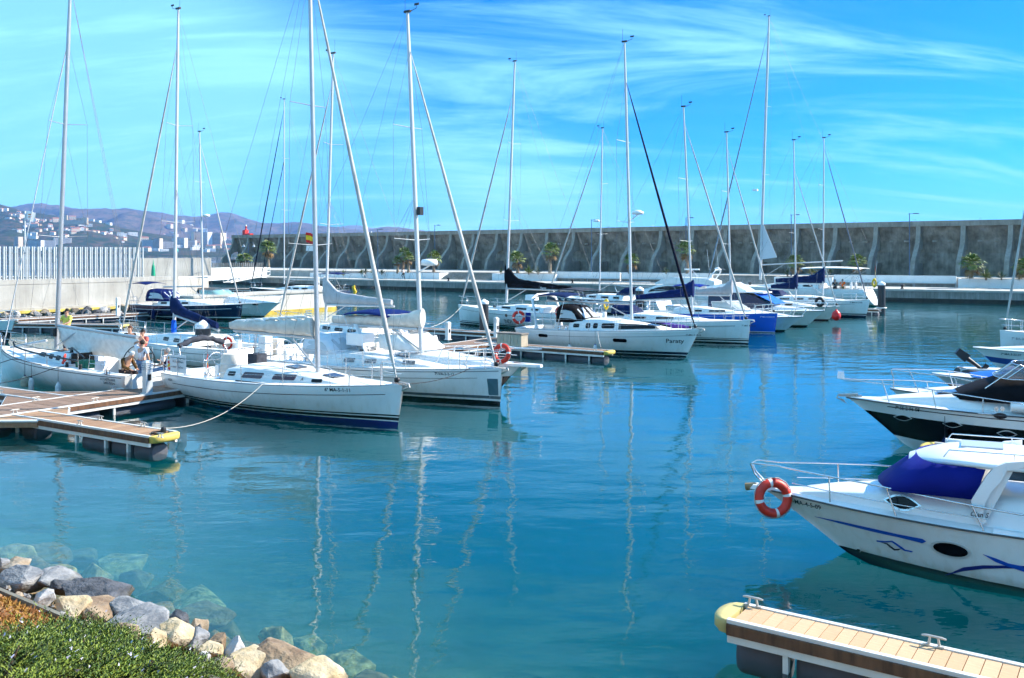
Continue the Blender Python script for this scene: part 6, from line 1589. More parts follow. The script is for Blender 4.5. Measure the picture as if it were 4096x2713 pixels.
port(B, B.x_at(2735, -1.7), 0.92, -1, 0.6, 0.07, 'rect', False)
make_rig(B, 2770, (2734, 429), 1.6, fore=502, fore_m=furl_w, fore_r=0.058, boom=(1192, 2540, 1202), cover=(mat('canvas_navy_mid', (0.003, 0.014, 0.09), 0.75, var=0.3, vscale=5, bump=0.2, bscale=9), 0.75, 0.28, 0.3), spread=(0.35, 0.65), sw=0.9)
hull_text(B, '7ª-MA-4-70-14', B.x_at(2946, -1.0), 1.02, 0.13, -1, anchor=0.0)
pulpit(B, 1.3, 0.6); pushpit(B); stanchions(B, [1.2, 3.0, 4.8, 6.6, 8.4, 9.8]); anchor(B, gel()); wheel(B.root, 1.4, 0, 1.5, 0.5)
hood(B, 2.6, 4.0, 1.1, 1.5, 0.6, navyc(), win=False)

# ---- 10. blue yacht (bow right)
bl = (0.010, 0.10, 0.60)
h = Hull(10.2, 3.4, 1.30, 1.1, rake=0.18, srake=0.4, tw=0.78, sg=0.03)
Y10 = B = Boat('sailing_yacht', 'bright blue hulled yacht with grey sail cover right of centre', 'sailboat', P(3099, 1332), BR, h, 'moored sailing yachts')
h.build(B.root, hull_mat('hull_yacht_blue', [(-1, (0.01, 0.02, 0.10)), (0.02, W_), (0.06, bl)], 0.18))
h.deck(B.root, deckm(), (0.3, 3.3, 1.1, 0.55)); toe_rail(B)
C = Cabin(h, 3.2, 8.0, 1.15, 0.55, 0.44, ramp=3.0); C.build(B.root, deckm())
for sd in (-1, 1):
    C.window(B.root, 5.0, 0.2, 0.5, 0.13, sd); C.window(B.root, 6.3, 0.19, 1.1, 0.13, sd)
make_rig(B, 2924, (2906, 531), 1.6, fore=597, fore_m=furl_w, fore_r=0.05, boom=(1182, 2778, 1180, mastw()), cover=(mat('canvas_mid_grey', (0.36, 0.36, 0.38), 0.8, var=0.12, vscale=4, bump=0.2, bscale=8), 0.72, 0.35, 0.4), spread=(0.36, 0.66), sw=0.8)
hull_text(B, '7ª MA-4-250-01', B.x_at(3030, -1.0), 1.02, 0.13, -1, mat('lettering_white', (0.8, 0.8, 0.8), 0.5))
pulpit(B, 1.3, 0.6); pushpit(B); stanchions(B, [1.2, 3.0, 4.8, 6.6, 8.2, 8.9])

# ---- 11. small yacht with red bottom, 12. last yacht at right
h = Hull(9.6, 3.1, 1.15, 1.0, rake=0.9, srake=0.4, tw=0.72)
B = Boat('sailing_yacht', 'small white yacht with reddish waterline and navy sail cover left of the red buoy', 'sailboat', P(3313, 1283), BR, h, 'moored sailing yachts')
h.build(B.root, hull_mat('hull_yacht_m14', [(-1, (0.05, 0.012, 0.01)), (0.09, (0.70, 0.68, 0.62))])); h.deck(B.root, deckm(), (0.3, 3.1, 1.0, 0.5)); toe_rail(B)
C = Cabin(h, 3.0, 7.8, 1.05, 0.5, 0.44, ramp=2.8); C.build(B.root, deckm())
for sd in (-1, 1):
    for x in (3.8, 4.8, 5.8): C.window(B.root, x, 0.2, 0.6, 0.14, sd)
make_rig(B, 3184, (3175, 562), 1.5, fore=683, fore_m=furl_w, fore_r=0.045, boom=(1160, 3082, 1156, mastw()), cover=(navyc(), 0.8, 0.3, 0.6), spread=(0.42,), sw=0.8)
pulpit(B, 1.3, 0.6); stanchions(B, [1.2, 3.0, 4.8, 6.6, 8.2])
mb = MB(); mb.torus(0.28, 0.12, 18, 8, 0, Matrix.Translation((8.3, -0.9, 1.5)) @ Matrix.Rotation(R(90), 4, 'X')); mb.build('hose_coil', blackp(), B.root)
h = Hull(11.0, 3.6, 1.45, 1.2, rake=0.35, srake=0.4, tw=0.78)
Y12 = B = Boat('sailing_yacht', 'white yacht with navy waterline at the right end of the row, by the last piling', 'sailboat', P(3463, 1270), BR, h, 'moored sailing yachts')
h.build(B.root, hull_mat('hull_yacht_m15', [(-1, NAVY), (0.16, W_), (0.20, BLACK), (0.30, W_)])); h.deck(B.root, deckm(), (0.3, 3.5, 1.15, 0.6)); toe_rail(B)
for sd in (-1, 1): h.strip(B.root, inkm(), sd, 0.28, 0.30, 0.1, 0.9, 'cove_stripe')
C = Cabin(h, 3.4, 9.0, 1.2, 0.6, 0.45, ramp=3.0); C.build(B.root, deckm())
for sd in (-1, 1):
    for x in (4.2, 5.4, 6.6): C.window(B.root, x, 0.2, 0.8, 0.14, sd)
make_rig(B, 3292, (3296, 553), 1.7, fore=597, fore_m=mat('furled_grey', (0.16, 0.17, 0.20), 0.8, var=0.2, vscale=4), fore_r=0.05, boom=(1136, 3098, 1132, mastw()), cover=(navyc(), 0.95, 0.35, 0.5), spread=(0.42, 0.7), sw=0.8)
hull_text(B, '7ª-MA-4-12-98', B.x_at(3392, -1.2), 1.18, 0.15, -1)
pulpit(B, 1.3, 0.6); stanchions(B, [1.2, 3.0, 4.8, 6.6, 8.4, 9.6]); pushpit(B)
hood(B, 2.6, 4.0, 1.1, 1.6, 0.65, navyc(), win=False)

# ---- 13. big sloop behind (bow left), white boom
h = Hull(18.5, 5.0, 1.9, 1.7, rake=1.0, srake=0.9, tw=0.75)
dirv = Vector((math.cos(R(145)), math.sin(R(145)), 0))
Y13 = B = Boat('sailing_yacht', 'largest sloop with the tallest mast and long white boom at the back right', 'sailboat', Vector((36.8, 93.2, 0)) + dirv * 17.5, R(145), h, 'moored sailing yachts')
h.build(B.root, hull_mat('hull_yacht_big', [(-1, BLACK), (0.12, W_)])); h.deck(B.root, deckm(), (0.6, 5.5, 1.7, 0.9)); toe_rail(B)
C = Cabin(h, 5.4, 12.5, 1.7, 0.8, 0.6, ramp=3.5); C.build(B.root, deckm())
for sd in (-1, 1):
    for x in (6.5, 8.0, 9.5): C.window(B.root, x, 0.28, 1.0, 0.2, sd)
make_rig(B, 3041, (3076, 66), 2.5, fore=130, fore_m=mat('furled_bluegrey', (0.22, 0.27, 0.33), 0.8, var=0.2, vscale=4), fore_r=0.07, boom=(1060, 3370, 1043, mastw()), spread=(0.40, 0.66), sw=1.3, mw=0.17)
xm = B.x_at(3036)
mb = MB(); mb.box((0, 0, 0), (0.5, 0.4, 0.2)); mb.build('mast_spotlight', gel(), B.root, (xm + 0.4, 0, B.z_at(xm, 760)))
tri = MB(); tri.add([(xm - 0.3, 0, B.z_at(xm, 880)), (xm - 0.35, 0, B.z_at(xm, 1038)), (xm - 2.0, 0, B.z_at(xm, 1030)), (xm - 0.3, 0.03, B.z_at(xm, 880)), (xm - 0.35, 0.03, B.z_at(xm, 1038)), (xm - 2.0, 0.03, B.z_at(xm, 1030))], [(0, 1, 2), (5, 4, 3), (0, 3, 4, 1), (1, 4, 5, 2), (2, 5, 3, 0)])
tri.build('storm_sail', mat('sail_grey', (0.62, 0.63, 0.66), 0.8), B.root)  # cloth in one even pale grey
# white bimini roof with rails at the stern
bimini(B, 1.2, 7.2, 1.9, 3.75, whitec(), deckz=1.7, th=0.05); pushpit(B, 2.2, 0.9); stanchions(B, [2.2, 4.2, 6.2, 8.5, 10.5, 12.5, 14.5, 16.5], 0.7)
wheel(B.root, 2.2, 0.9, 2.4, 0.6); wheel(B.root, 2.2, -0.9, 2.4, 0.6)
flag(B.root, (0.3, -0.4, 4.2), 0.4, 1.5, 'spain', (-0.25, 0, -1), 2, droop=0.4); MB().tube([(0.4, -0.4, 1.8), (0.1, -0.4, 4.6)], 0.02, 5).build('flag_staff', mastw(), B.root)
MB().torus(0.2, 0.1, 16, 8, 0, Matrix.Translation((-0.1, 1.6, 2.4)) @ Matrix.Rotation(R(90), 4, 'X') @ Matrix.Diagonal((0.8, 1.6, 1, 1))).build('horseshoe_buoy', yellowm(), B.root)

# ---- 14. dark blue yacht on the far-left pontoon (bow right)
h = Hull(10.7, 3.5, 1.26, 1.1, rake=0.18, srake=0.3, tw=0.75)
Y14 = B = Boat('sailing_yacht', 'dark navy hulled yacht with blue bimini at the far-left pontoon', 'sailboat', P(962, 1281), R(-22), h, 'moored sailing yachts')
h.build(B.root, hull_mat('hull_yacht_navy', [(-1, BLACK), (0.16, W_), (0.24, (0.006, 0.010, 0.045))], 0.15))
h.deck(B.root, deckm(), (0.3, 3.4, 1.1, 0.5)); toe_rail(B, gel())
for sd in (-1, 1): h.strip(B.root, mat('lettering_white', (0.8, 0.8, 0.8), 0.5), sd, 0.30, 0.33, 0.05, 0.93, 'cove_stripe')
C = Cabin(h, 3.2, 8.6, 1.2, 0.6, 0.45, ramp=3.0); C.build(B.root, deckm())
for sd in (-1, 1):
    for x in (3.8, 4.8, 5.8): C.window(B.root, x, 0.2, 0.6, 0.15, sd)
make_rig(B, 813, (798, 528), 1.55, fore=575, fore_m=furl_w, fore_r=0.055, boom=(1146, 655, 1148), spread=(0.42, 0.7), sw=0.85)
xm = B.x_at(811); MB().lathe([(0.12, 0), (0.3, 0.02), (0.3, 0.16), (0.1, 0.22)], 12).build('radar_dome', gel(), B.root, (xm + 0.35, 0, B.z_at(xm, 868)))
hood(B, 2.0, 4.4, 1.2, 1.4, 1.0, mat('canvas_royal', (0.003, 0.010, 0.085), 0.75, var=0.2, vscale=4)); bimini(B, 0.1, 2.0, 1.15, 2.75, mat('canvas_royal', (0.003, 0.010, 0.085), 0.75, var=0.2, vscale=4))
pulpit(B, 1.3, 0.6); pushpit(B); stanchions(B, [1.2, 3.0, 4.8, 6.6, 8.4, 9.4]); hull_text(B, '7ª MA-2-47-07', B.x_at(920, -1.0), 0.98, 0.14, -1, mat('lettering_white', (0.8, 0.8, 0.8), 0.5))

# ---- 15. yacht beyond the concrete pier (bow left)
h = Hull(13.2, 4.0, 1.35, 1.15, rake=0.8, srake=0.5, tw=0.75)
d_ = Vector((-12.7, 5.0, 0)); 
B = Boat('sailing_yacht', 'dark topped yacht with blue bimini moored beyond the concrete pier', 'sailboat', Vector((-30.0, 108.0, 0)), math.atan2(d_.y, d_.x), h, 'moored sailing yachts')
h.build(B.root, hull_mat('hull_yacht_m4', [(-1, BLACK), (0.9, (0.02, 0.025, 0.04))])); h.deck(B.root, deckm(), (0.3, 4.0, 1.3, 0.6)); toe_rail(B)
C = Cabin(h, 3.8, 9.5, 1.3, 0.6, 0.5, ramp=3.0); C.build(B.root, deckm())
for sd in (-1, 1):
    for x in (4.8, 6.0, 7.2): C.window(B.root, x, 0.22, 0.8, 0.17, sd)
nv = mat('furled_navy', (0.003, 0.004, 0.014), 0.75)
make_rig(B, 1137, (1137, 398), 1.8, fore=440, fore_m=nv, fore_r=0.06, boom=(1118, 1330, 1122), spread=(0.4, 0.68), sw=0.9, fore2=(640, 0.72, nv))
bimini(B, 0.2, 2.8, 1.4, 3.0, mat('canvas_royal', (0.003, 0.010, 0.085), 0.75)); pushpit(B); pulpit(B)

# ---- 16. sailing boat BA at the right edge (bow left)
h = Hull(9.0, 3.0, 1.15, 1.0, rake=0.05, srake=0.4, tw=0.78)
B = Boat('sailing_yacht', 'white yacht with plumb bow and furled sail cut by the right edge', 'sailboat', Vector((26.0, 49.2, 0)), R(165), h, 'moored sailing yachts')
h.build(B.root, hull_mat('hull_yacht_ba', [(-1, BLACK), (0.1, W_)])); h.deck(B.root, deckm(), (0.3, 3, 1.0, 0.5)); toe_rail(B)
C = Cabin(h, 3.0, 7.4, 1.0, 0.5, 0.4, ramp=2.6); C.build(B.root, deckm())
make_rig(B, 4215, (4240, -150), 1.5, fore=60, fore_m=furl_w, fore_r=0.05, spread=(0.4, 0.7), sw=0.85); pulpit(B, 1.3, 0.62); stanchions(B, [1.2, 3, 4.8, 6.6, 7.8])
hull_text(B, '7ª BA-2-195-09', 8.5, 0.72, 0.17, 1, mat('lettering_grey', (0.25, 0.26, 0.28), 0.5))

# ---- 17. bow of a black and white boat entering at the left edge
h = Hull(9.0, 3.0, 1.3, 1.1, rake=0.7, srake=0.3, tw=0.75)
B = Boat('moored_yacht', 'black and white bow of a yacht entering at the left edge', 'sailboat', Vector((-29.9, 54.9, 0)), R(-30), h)
h.build(B.root, hull_mat('hull_left_edge', [(-1, BLACK), (0.72, W_)])); h.deck(B.root, deckm()); toe_rail(B); pulpit(B, 1.3, 0.6); stanchions(B, [3.0, 5.0, 7.0, 7.6]); anchor(B)
C = Cabin(h, 2.5, 7.0, 1.0, 0.5, 0.45, ramp=2.5); C.build(B.root, mat('canvas_black', (0.004, 0.004, 0.006), 0.75))
# ================================================================ MOTOR BOATS
def tipped(tip, rz, rake): return Vector((tip.x, tip.y, 0)) - Vector((math.cos(rz), math.sin(rz), 0)) * rake
def screen(B, x0, x1, w, z0, ht, rake, m, name='windscreen', wrap=0.55, th=0.02, n=14, top_w=0.86):
    """raked wrap-round screen: sides run from x0 (aft) to x1 (front centre)"""
    lo = []; hi = []
    for i in range(n + 1):
        a = -1 + 2 * i / n; k = abs(a)
        if k > wrap: x = lerp(lerp(x0, x1, 0.70), x0, (k - wrap) / (1 - wrap)); y = w
        else: ang = k / wrap * math.pi / 2; x = lerp(x0, x1, 0.70) + (x1 - lerp(x0, x1, 0.70)) * math.cos(ang); y = w * math.sin(ang)
        y = math.copysign(y, a); bk = rake * (1 - 0.75 * max(0, (k - wrap) / (1 - wrap)))
        lo.append(Vector((x, y, z0))); hi.append(Vector((x - bk, y * top_w, z0 + ht * (1 - 0.06 * k))))
    mid = [(a + b) / 2 for a, b in zip(lo, hi)]
    mb = MB(); mb.loft([lo, mid, hi], 0, False, False, False, True); o = mb.build(name, m, B.root)
    o.modifiers.new('thickness', 'SOLIDIFY').thickness = th
    return lo, hi
def frame_tubes(B, lo, hi, idx, m, r=0.016):
    MB().tube(hi, r, 5).build('screen_frame', m, B.root); MB().tube(lo, r, 5).build('screen_frame', m, B.root)
    for i in idx: MB().tube([lo[i], hi[i]], r, 5).build('screen_frame', m, B.root)
def bow_rail(B, q0, q1, h0, h1, posts, lead=0.25, m=None, r=0.016, rake=0.25, lines=1, gap=True):
    h = B.h; m = m or steel(); tops = {}
    for sd in (-1, 1):
        pts = []
        for i in range(15):
            q = lerp(q0, q1, i / 14); e = h.pt(q, 0, sd); k = i / 14
            hh = lerp(h0, h1, min(1, k * 1.6)) * (1 if i else 0.02)
            pts.append(Vector((e.x + rake * k * hh, e.y - sd * min(0.06, h.b(q) * .5), e.z + hh)))
        pts.append(Vector((h.L + lead, sd * 0.16, h.fb + h1))); tops[sd] = pts
        MB().tube(pts + ([Vector((h.L + lead + 0.08, sd * 0.06, h.fb + h1 - 0.04)), Vector((h.L + lead, sd * 0.07, h.fb + h1 * 0.55)), Vector((h.L - 0.1, sd * 0.08, h.fb + 0.03))] if gap else [Vector((h.L + lead + 0.1, 0, h.fb + h1))]), r, 6).build('bow_rail', m, B.root)
        if lines > 1: MB().tube([p - Vector((0, 0, 0.45 * (p.z - h.deck_z(p.x)))) for p in pts[2:-1]], r * 0.7, 5).build('bow_rail_mid', m, B.root)
        for k in posts:
            i = int(k * 14); p = pts[i]; q = lerp(q0, q1, k) - 0.0; e = h.pt(max(0, q - 0.025), 0, sd)
            MB().tube([p, Vector((e.x, e.y - sd * 0.06, e.z))], r * 0.9, 5).build('rail_post', m, B.root)
def power_hull(L, W, fb, fs, **k):
    d = dict(rake=1.2, srake=-0.1, tw=0.93, sm=0.45, dep=0.35, sg=0.02, power=True, pw=2.3); d.update(k); return Hull(L, W, fb, fs, **d)
def rub(B, m=None, r=0.017, dz=-0.01): 
    for sd in (-1, 1): MB().tube([B.h.pt(q / 24, 0, sd) + Vector((0, sd * 0.005, dz)) for q in range(25)], r, 5).build('rub_rail', m or mat('rub_rail_grey', (0.05, 0.055, 0.06), 0.4), B.root)
def seat(B, x, y, z, m, w=0.5):
    t = MB(); t.box((x, y, z + 0.2), (0.5, w, 0.4), taper=0.92); t.box((x - 0.24, y, z + 0.55), (0.14, w, 0.5), taper=0.9); return t.build('helm_seat', m, B.root)

# ---- A. hardtop motor boat, lower right
rz = R(153); d = Vector((math.cos(rz), math.sin(rz), 0)); h = power_hull(7.9, 2.4, 0.96, 0.92, rake=1.45, pw=2.0, sg=0.0)
MA = B = Boat('motor_boat', 'white hardtop motor boat with blue windscreen cover and red life ring, lower right', 'motorboat', tipped(Vector((4.56, 16.85, 0)), rz, 1.45), rz, h, 'moored motor boats')
h.build(B.root, hull_mat('hull_hardtop', [(-1, (0.006, 0.008, 0.03)), (0.10, W_)], 0.2)); h.deck(B.root, gel(), (0.5, 3.35, 1.02, 0.42), camber=0.06); rub(B)
C = Cabin(h, 3.3, 7.35, 1.04, 0.22, 0.47, ramp=3.4, lean=0.80, pw=0.6); C.build(B.root, gel(), 'foredeck_cabin')
X = lambda px, y: B.x_at(px, y); Z = lambda x, py, y: B.z_at(x, py, y)
# windscreen under blue canvas
xa = X(3885, 1.0); za = Z(xa, 2000, 1.0); xf = X(3549, 0.0)
blue_cv = mat('canvas_royal_blue', (0.003, 0.010, 0.17), 0.65, var=0.12, vscale=2.0, bump=0.15, bscale=6)
lo, hi = screen(B, xa - 0.05, xa + 1.45, 0.98, za, 0.50, 0.60, blue_cv, 'windscreen_cover', top_w=0.90, th=0.03)
for i in (0, 14): pass
# hardtop
zt_ = za + 0.48; xh = xa + 0.95; rings = []
plan = lambda k: 0.93 * (1 - max(0, (k - 0.62) / 0.38) ** 2.4 * 0.75)
for i in range(13):
    k = i / 12; x = lerp(xa - 2.6, xh, k); w = plan(k); zz = zt_ + 0.05 - 0.12 * max(0, (k - 0.72) / 0.28) ** 2
    up = [(x, w * c, zz + (0.15 - 0.10 * max(0, (k - 0.75) / 0.25) ** 1.5) * (1 - abs(c) ** 2.4)) for c in (-1, -.9, -.6, -.25, 0, .25, .6, .9, 1)]
    rings.append(up + [(x, w * c * 0.97, zz - 0.05) for c in (1, .6, 0, -.6, -1)])
mb = MB(); mb.loft(rings, 0); mb.build('hardtop', gel(), B.root)
mb = MB(); mb.box((0, 0, 0), (0.62, 0.55, 0.02)); mb.build('roof_hatch', mat('hatch_grey', (0.45, 0.48, 0.50), 0.2), B.root, (xa - 0.15, -0.05, zt_ + 0.205), (0, R(1), 0))
for sd in (-1, 1):
    MB().tube([(xa + 0.4, sd * 0.74, zt_ + 0.10), (xa + 0.32, sd * 0.75, zt_ + 0.22), (xa - 1.5, sd * 0.75, zt_ + 0.24), (xa - 1.6, sd * 0.74, zt_ + 0.12)], 0.011, 6).build('roof_rail', steel(), B.root)
    MB().tube([(xa - 0.6, sd * 0.75, zt_ + 0.23), (xa - 0.6, sd * 0.75, zt_ + 0.12)], 0.010, 5).build('roof_rail_post', steel(), B.root)
    # swept side pillar
    pl = [(X(px, 1.0), Z(X(px, 1.0), py, 1.0)) for px, py in [(2872 + u / 1.9346, 1700 + v / 1.9346) for u, v in ((1958, 585), (2075, 405), (2140, 335), (2235, 300), (2390, 290), (2390, 335), (2300, 350), (2235, 365), (2195, 440), (2115, 520), (2068, 610), (2052, 690), (2080, 750), (2020, 780), (1975, 720))]]
    mb = MB(); n = len(pl); yo = sd * 1.02; yi = sd * 0.95
    yb = lambda z: lerp(1.05, 0.93, min(1, max(0, (z - za + 0.5) / (zt_ - za + 0.5))))
    vs = [(x, sd * yb(z), z) for x, z in pl] + [(x, sd * (yb(z) - 0.09), z) for x, z in pl]
    bmn = bmesh.new(); f1 = [bmn.verts.new(v) for v in vs[:n]]; f2 = [bmn.verts.new(v) for v in vs[n:]]
    bmn.faces.new(f1); bmn.faces.new(f2[::-1])
    for i in range(n): bmn.faces.new((f1[i], f2[i], f2[(i + 1) % n], f1[(i + 1) % n]))
    bmesh.ops.triangulate(bmn, faces=[f for f in bmn.faces if len(f.verts) > 4]); bmesh.ops.recalc_face_normals(bmn, faces=bmn.faces)
    me = bpy.data.meshes.new('side_pillar'); bmn.to_mesh(me); bmn.free(); me.materials.append(gel()); link('side_pillar', me, B.root)
    # coaming
    MB().tube([(xa - 0.3, sd * 1.06, za - 0.46), (xa - 1.2, sd * 1.08, za - 0.52), (xa - 2.6, sd * 1.08, za - 0.5), (0.3, sd * 1.05, za - 0.46)], 0.09, 8).build('coaming', gel(), B.root)
    # decals: swooshes and stripe
    blu = mat('decal_blue', (0.006, 0.075, 0.45), 0.35)
    def sw(pts_top, pts_bot, mm=blu, name='decal_swoosh'):
        up = [h.on(B.x_at(px, sd_y), B.z_at(B.x_at(px, sd_y), py, sd_y), 1, 0.008) for px, py in pts_top]
cream_v = mat('vinyl_cream', (0.66, 0.60, 0.48), 0.5, var=0.06, vscale=4)
seat(B, xa - 0.75, 0.45, 0.55, cream_v); seat(B, xa - 0.75, -0.45, 0.55, cream_v)
MB().lathe([(0.05, 0.45), (0.05, 0.92), (0.48, 0.95), (0.5, 0.99), (0.45, 1.0)], 24).build('cockpit_table', cream_v, B.root, (xa - 1.75, 0.4, 0.05))
mb = MB(); mb.box((1.0, 0, 0.68), (0.6, 1.9, 0.45)); mb.build('stern_bench', cream_v, B.root)
mb = MB(); mb.box((xa - 0.2, -0.45, 1.02), (0.4, 0.7, 0.6), taper=0.85); mb.build('dashboard', gel(), B.root)
def decal(B, outline_px, name, m, sd=1, out=0.009):
    pts = [on_side(px, py, B, sd) for px, py in outline_px]
    half = len(pts) // 2
    up = pts[:half]; dn = pts[half:][::-1]
    mb = MB(); mb.loft([[B.h.on(x, z, sd, out) for x, z in up], [B.h.on((x + u) / 2, (z + v) / 2, sd, out + .002) for (x, z), (u, v) in zip(up, dn)], [B.h.on(x, z, sd, out) for x, z in dn]], 0, False, False, False, True)
    return mb.build(name, m, B.root)
c2 = lambda x, y: (2872 + x / 1.9346, 1700 + y / 1.9346)
decal(B, [c2(*p) for p in ((750, 706), (950, 745), (1200, 800), (1400, 845), (1585, 880), (1612, 900))] + [c2(*p) for p in ((1580, 914), (1560, 908), (1400, 868), (1200, 825), (950, 762), (750, 708))], 'decal_stripe', blu)
decal(B, [c2(*p) for p in ((1228, 890), (1290, 897), (1350, 893), (1400, 925), (1450, 962), (1510, 975))] + [c2(*p) for p in ((1500, 984), (1440, 972), (1395, 940), (1345, 905), (1290, 908), (1230, 902))], 'decal_wave', blu)
decal(B, [c2(*p) for p in ((1260, 906), (1310, 912), (1340, 935), (1370, 958), (1422, 954))] + [c2(*p) for p in ((1400, 968), (1365, 970), (1330, 945), (1305, 922), (1262, 908))], 'decal_wave', inkm())
decal(B, [c2(*p) for p in ((1758, 1160), (1900, 1100), (2050, 1084), (2200, 1086), (2400, 1090))] + [c2(*p) for p in ((2400, 1112), (2200, 1108), (2050, 1112), (1900, 1130), (1760, 1162))], 'decal_swoosh', mat('decal_navy', (0.012, 0.02, 0.17), 0.35))
decal(B, [c2(*p) for p in ((2050, 998), (2150, 1030), (2250, 1070), (2400, 1100))] + [c2(*p) for p in ((2400, 1145), (2260, 1100), (2150, 1060), (2052, 1000))], 'decal_swoosh', blu)
def pport(px, py, w, hh, shape='lens', sd=1, B=B):
    x, z = on_side(px, py, B, sd); port(B, x, z, sd, w, hh, shape)
pport(*c2(1800, 962), 0.50, 0.22, 'oval'); 
xw = X(2872 + 1413 / 1.9346, 0.9); zw = Z(xw, 1700 + 660 / 1.9346, 0.9)
def cab_port(C, B, x, v, w, hh, sd):
    plate([(u * 1.16, vv * 1.35) for u, vv in lens(w, hh)], lambda u, vv, o: C.side(x + u, v + vv, sd, o), 'porthole_frame', steel(), B.root, 0.014)
    plate(lens(w, hh), lambda u, vv, o: C.side(x + u, v + vv, sd, o), 'porthole', glassm(), B.root, 0.02)
for sd in (-1, 1): cab_port(C, B, xw, 0.20, 0.50, 0.19, sd)
tx, tz = on_side(*c2(545, 592), B); hull_text(B, '6ª-MA-4-5-09', tx, tz, 0.13, 1, width=0.85)
for px, py in (c2(1090, 967),): pport(px, py, 0.06, 0.06, 'round')
lettering('Clan S', 0.11, lambda u, v: Vector((xa + 0.02 - u, 1.05, za - 0.24 + v)), B.root, None, 'lettering', 0.25, 0.9)
bow_rail(B, 0.42, 0.95, 0.30, 0.46, (0.3, 0.6, 0.85), lead=0.12, lines=1, gap=True); 
for sd in (-1, 1): MB().tube([h.pt(q, 0, sd) + Vector((0, -sd * .05, 0.20)) for q in (0.55, 0.65, 0.75, 0.85, 0.93)], 0.010, 5).build('bow_rail_mid', steel(), B.root)
mb = MB(); mb.box((h.L - 0.05, 0, h.fb + 0.02), (0.5, 0.26, 0.07), taper=0.8); mb.build('bowsprit', gel(), B.root); MB().tube([(h.L + 0.1, 0, h.fb + 0.02), (h.L + 0.3, 0, h.fb - 0.02)], [0.06, 0.07], 8).build('bow_roller', mat('roller_brown', (0.28, 0.2, 0.1), 0.6), B.root)
for k in (0.35, 0.5): mb = MB(); mb.box((h.L * k, 0.0, 0), (0.02, 0.02, 0.02))
MB().tube([(xa - 1.9, -0.6, zt_ + 0.2), (xa - 1.9, -0.6, zt_ + 0.55)], 0.03, 6).build('rod_holder', gel(), B.root); MB().tube([(xa - 2.0, 0.1, zt_ + 0.2), (xa - 2.05, 0.1, zt_ + 0.7)], 0.02, 6).build('light_mast', gel(), B.root)
bcan = MB(); bcan.box((xa - 2.9, 0, zt_ + 0.10), (0.7, 1.6, 0.05)); bcan.build('aft_awning', mat('awning_blue', (0.02, 0.12, 0.5), 0.7), B.root)
rc = P(3088, 2170, 0.0); life_ring('red life ring hanging on the bow of the hardtop motor boat', Vector((B.world(7.62, 0.42, 0).x, B.world(7.62, 0.42, 0).y, 0.90)), 0.262, 0.080, (R(82), R(-4), R(8)))

# ---- B. black-hulled cruiser behind it
rz = R(160); h = power_hull(8.6, 2.7, 1.22, 1.10, rake=1.5, pw=2.0)
MBB = B = Boat('motor_boat', 'motor cruiser with black hull sides and black canvas cockpit cover at right', 'motorboat', tipped(Vector((9.35, 25.85, 0)), rz, 1.5), rz, h, 'moored motor boats')
h.build(B.root, [gel(), mat('hull_black_gloss', (0.003, 0.003, 0.004), 0.12, coat=0.3)], [(0, 0), (0.235, 1), (0.70, 0)])
h.deck(B.root, gel(), (0.5, 3.2, 1.05, 0.5)); rub(B, r=0.02)
for sd in (-1, 1): h.strip(B.root, inkm(), sd, 0.10, 0.125, 0.0, 0.9, 'pin_stripe')
C = Cabin(h, 3.1, 7.9, 1.08, 0.2, 0.52, ramp=3.8, lean=0.8, pw=0.7); C.build(B.root, gel(), 'foredeck_cabin')
hatch(B, C, 5.8, 0.5, None)
xa = B.x_at(3960, 1.0)
blk = mat('canvas_black', (0.004, 0.004, 0.006), 0.75, var=0.3, vscale=5, bump=0.2, bscale=9)
rings = []
for i in range(11):
    k = i / 10; x = lerp(xa - 3.2, xa + 0.95, k); zz = lerp(0.72, 0.62, k) * (1 - max(0, (k - 0.55) / 0.45) ** 1.6) + 0.02; w = 1.06 * (1 - max(0, (k - 0.6) / 0.4) ** 2 * 0.55)
    rings.append([(x, w * math.copysign(abs(math.cos(a)) ** 0.6, math.cos(a)), 1.40 + zz * math.sin(a) ** 0.7) for a in [math.pi * j / 12 for j in range(13)]])
mb = MB(); mb.loft(rings, 0, False, False, False, True); o = mb.build('cockpit_cover', blk, B.root)
for sd in (-1, 1): 
    MB().tube([h.pt(q, 0, sd) + Vector((0, -sd * .14, 0.22)) for q in (0.05, 0.2, 0.35, 0.48, 0.56)], 0.13, 8).build('coaming', gel(), B.root)
lo, hi = screen(B, xa - 1.2, xa - 0.2, 0.85, 2.0, 0.34, 0.45, mat('screen_smoke', (0.25, 0.22, 0.22), 0.08, alpha=0.6), 'windscreen'); frame_tubes(B, lo, hi, (0, 4, 7, 10, 14), steel())
MB().tube([(xa + 0.1, 0.9, 1.75), (xa - 0.7, 0.95, 2.4)], 0.018, 5).build('cover_strut', steel(), B.root); MB().tube([(xa - 1.4, 0.9, 1.95), (xa - 0.7, 0.95, 2.4)], 0.018, 5).build('cover_strut', steel(), B.root)
bow_rail(B, 0.50, 0.95, 0.3, 0.5, (0.35, 0.62, 0.9), lead=0.05, gap=False)
mb = MB(); mb.box((0, 0, 0), (0.2, 0.22, 0.2), taper=0.8); mb.build('searchlight', steel(), B.root, (h.L + 0.15, 0, h.fb + 0.62))
anchor(B, steel())
c3 = lambda x, y: (3072 + x / 2.3125, 1200 + y / 2.3125)
for px, py in (c3(1247, 1088), c3(1705, 1150), c3(2210, 1238)): x, z = on_side(px, py, B); port(B, x, z, 1, 0.40, 0.14, 'lens')
tx, tz = on_side(*c3(1175, 1008), B); hull_text(B, '7ª SE-2-96-08', tx, tz, 0.15, 1, width=0.72)
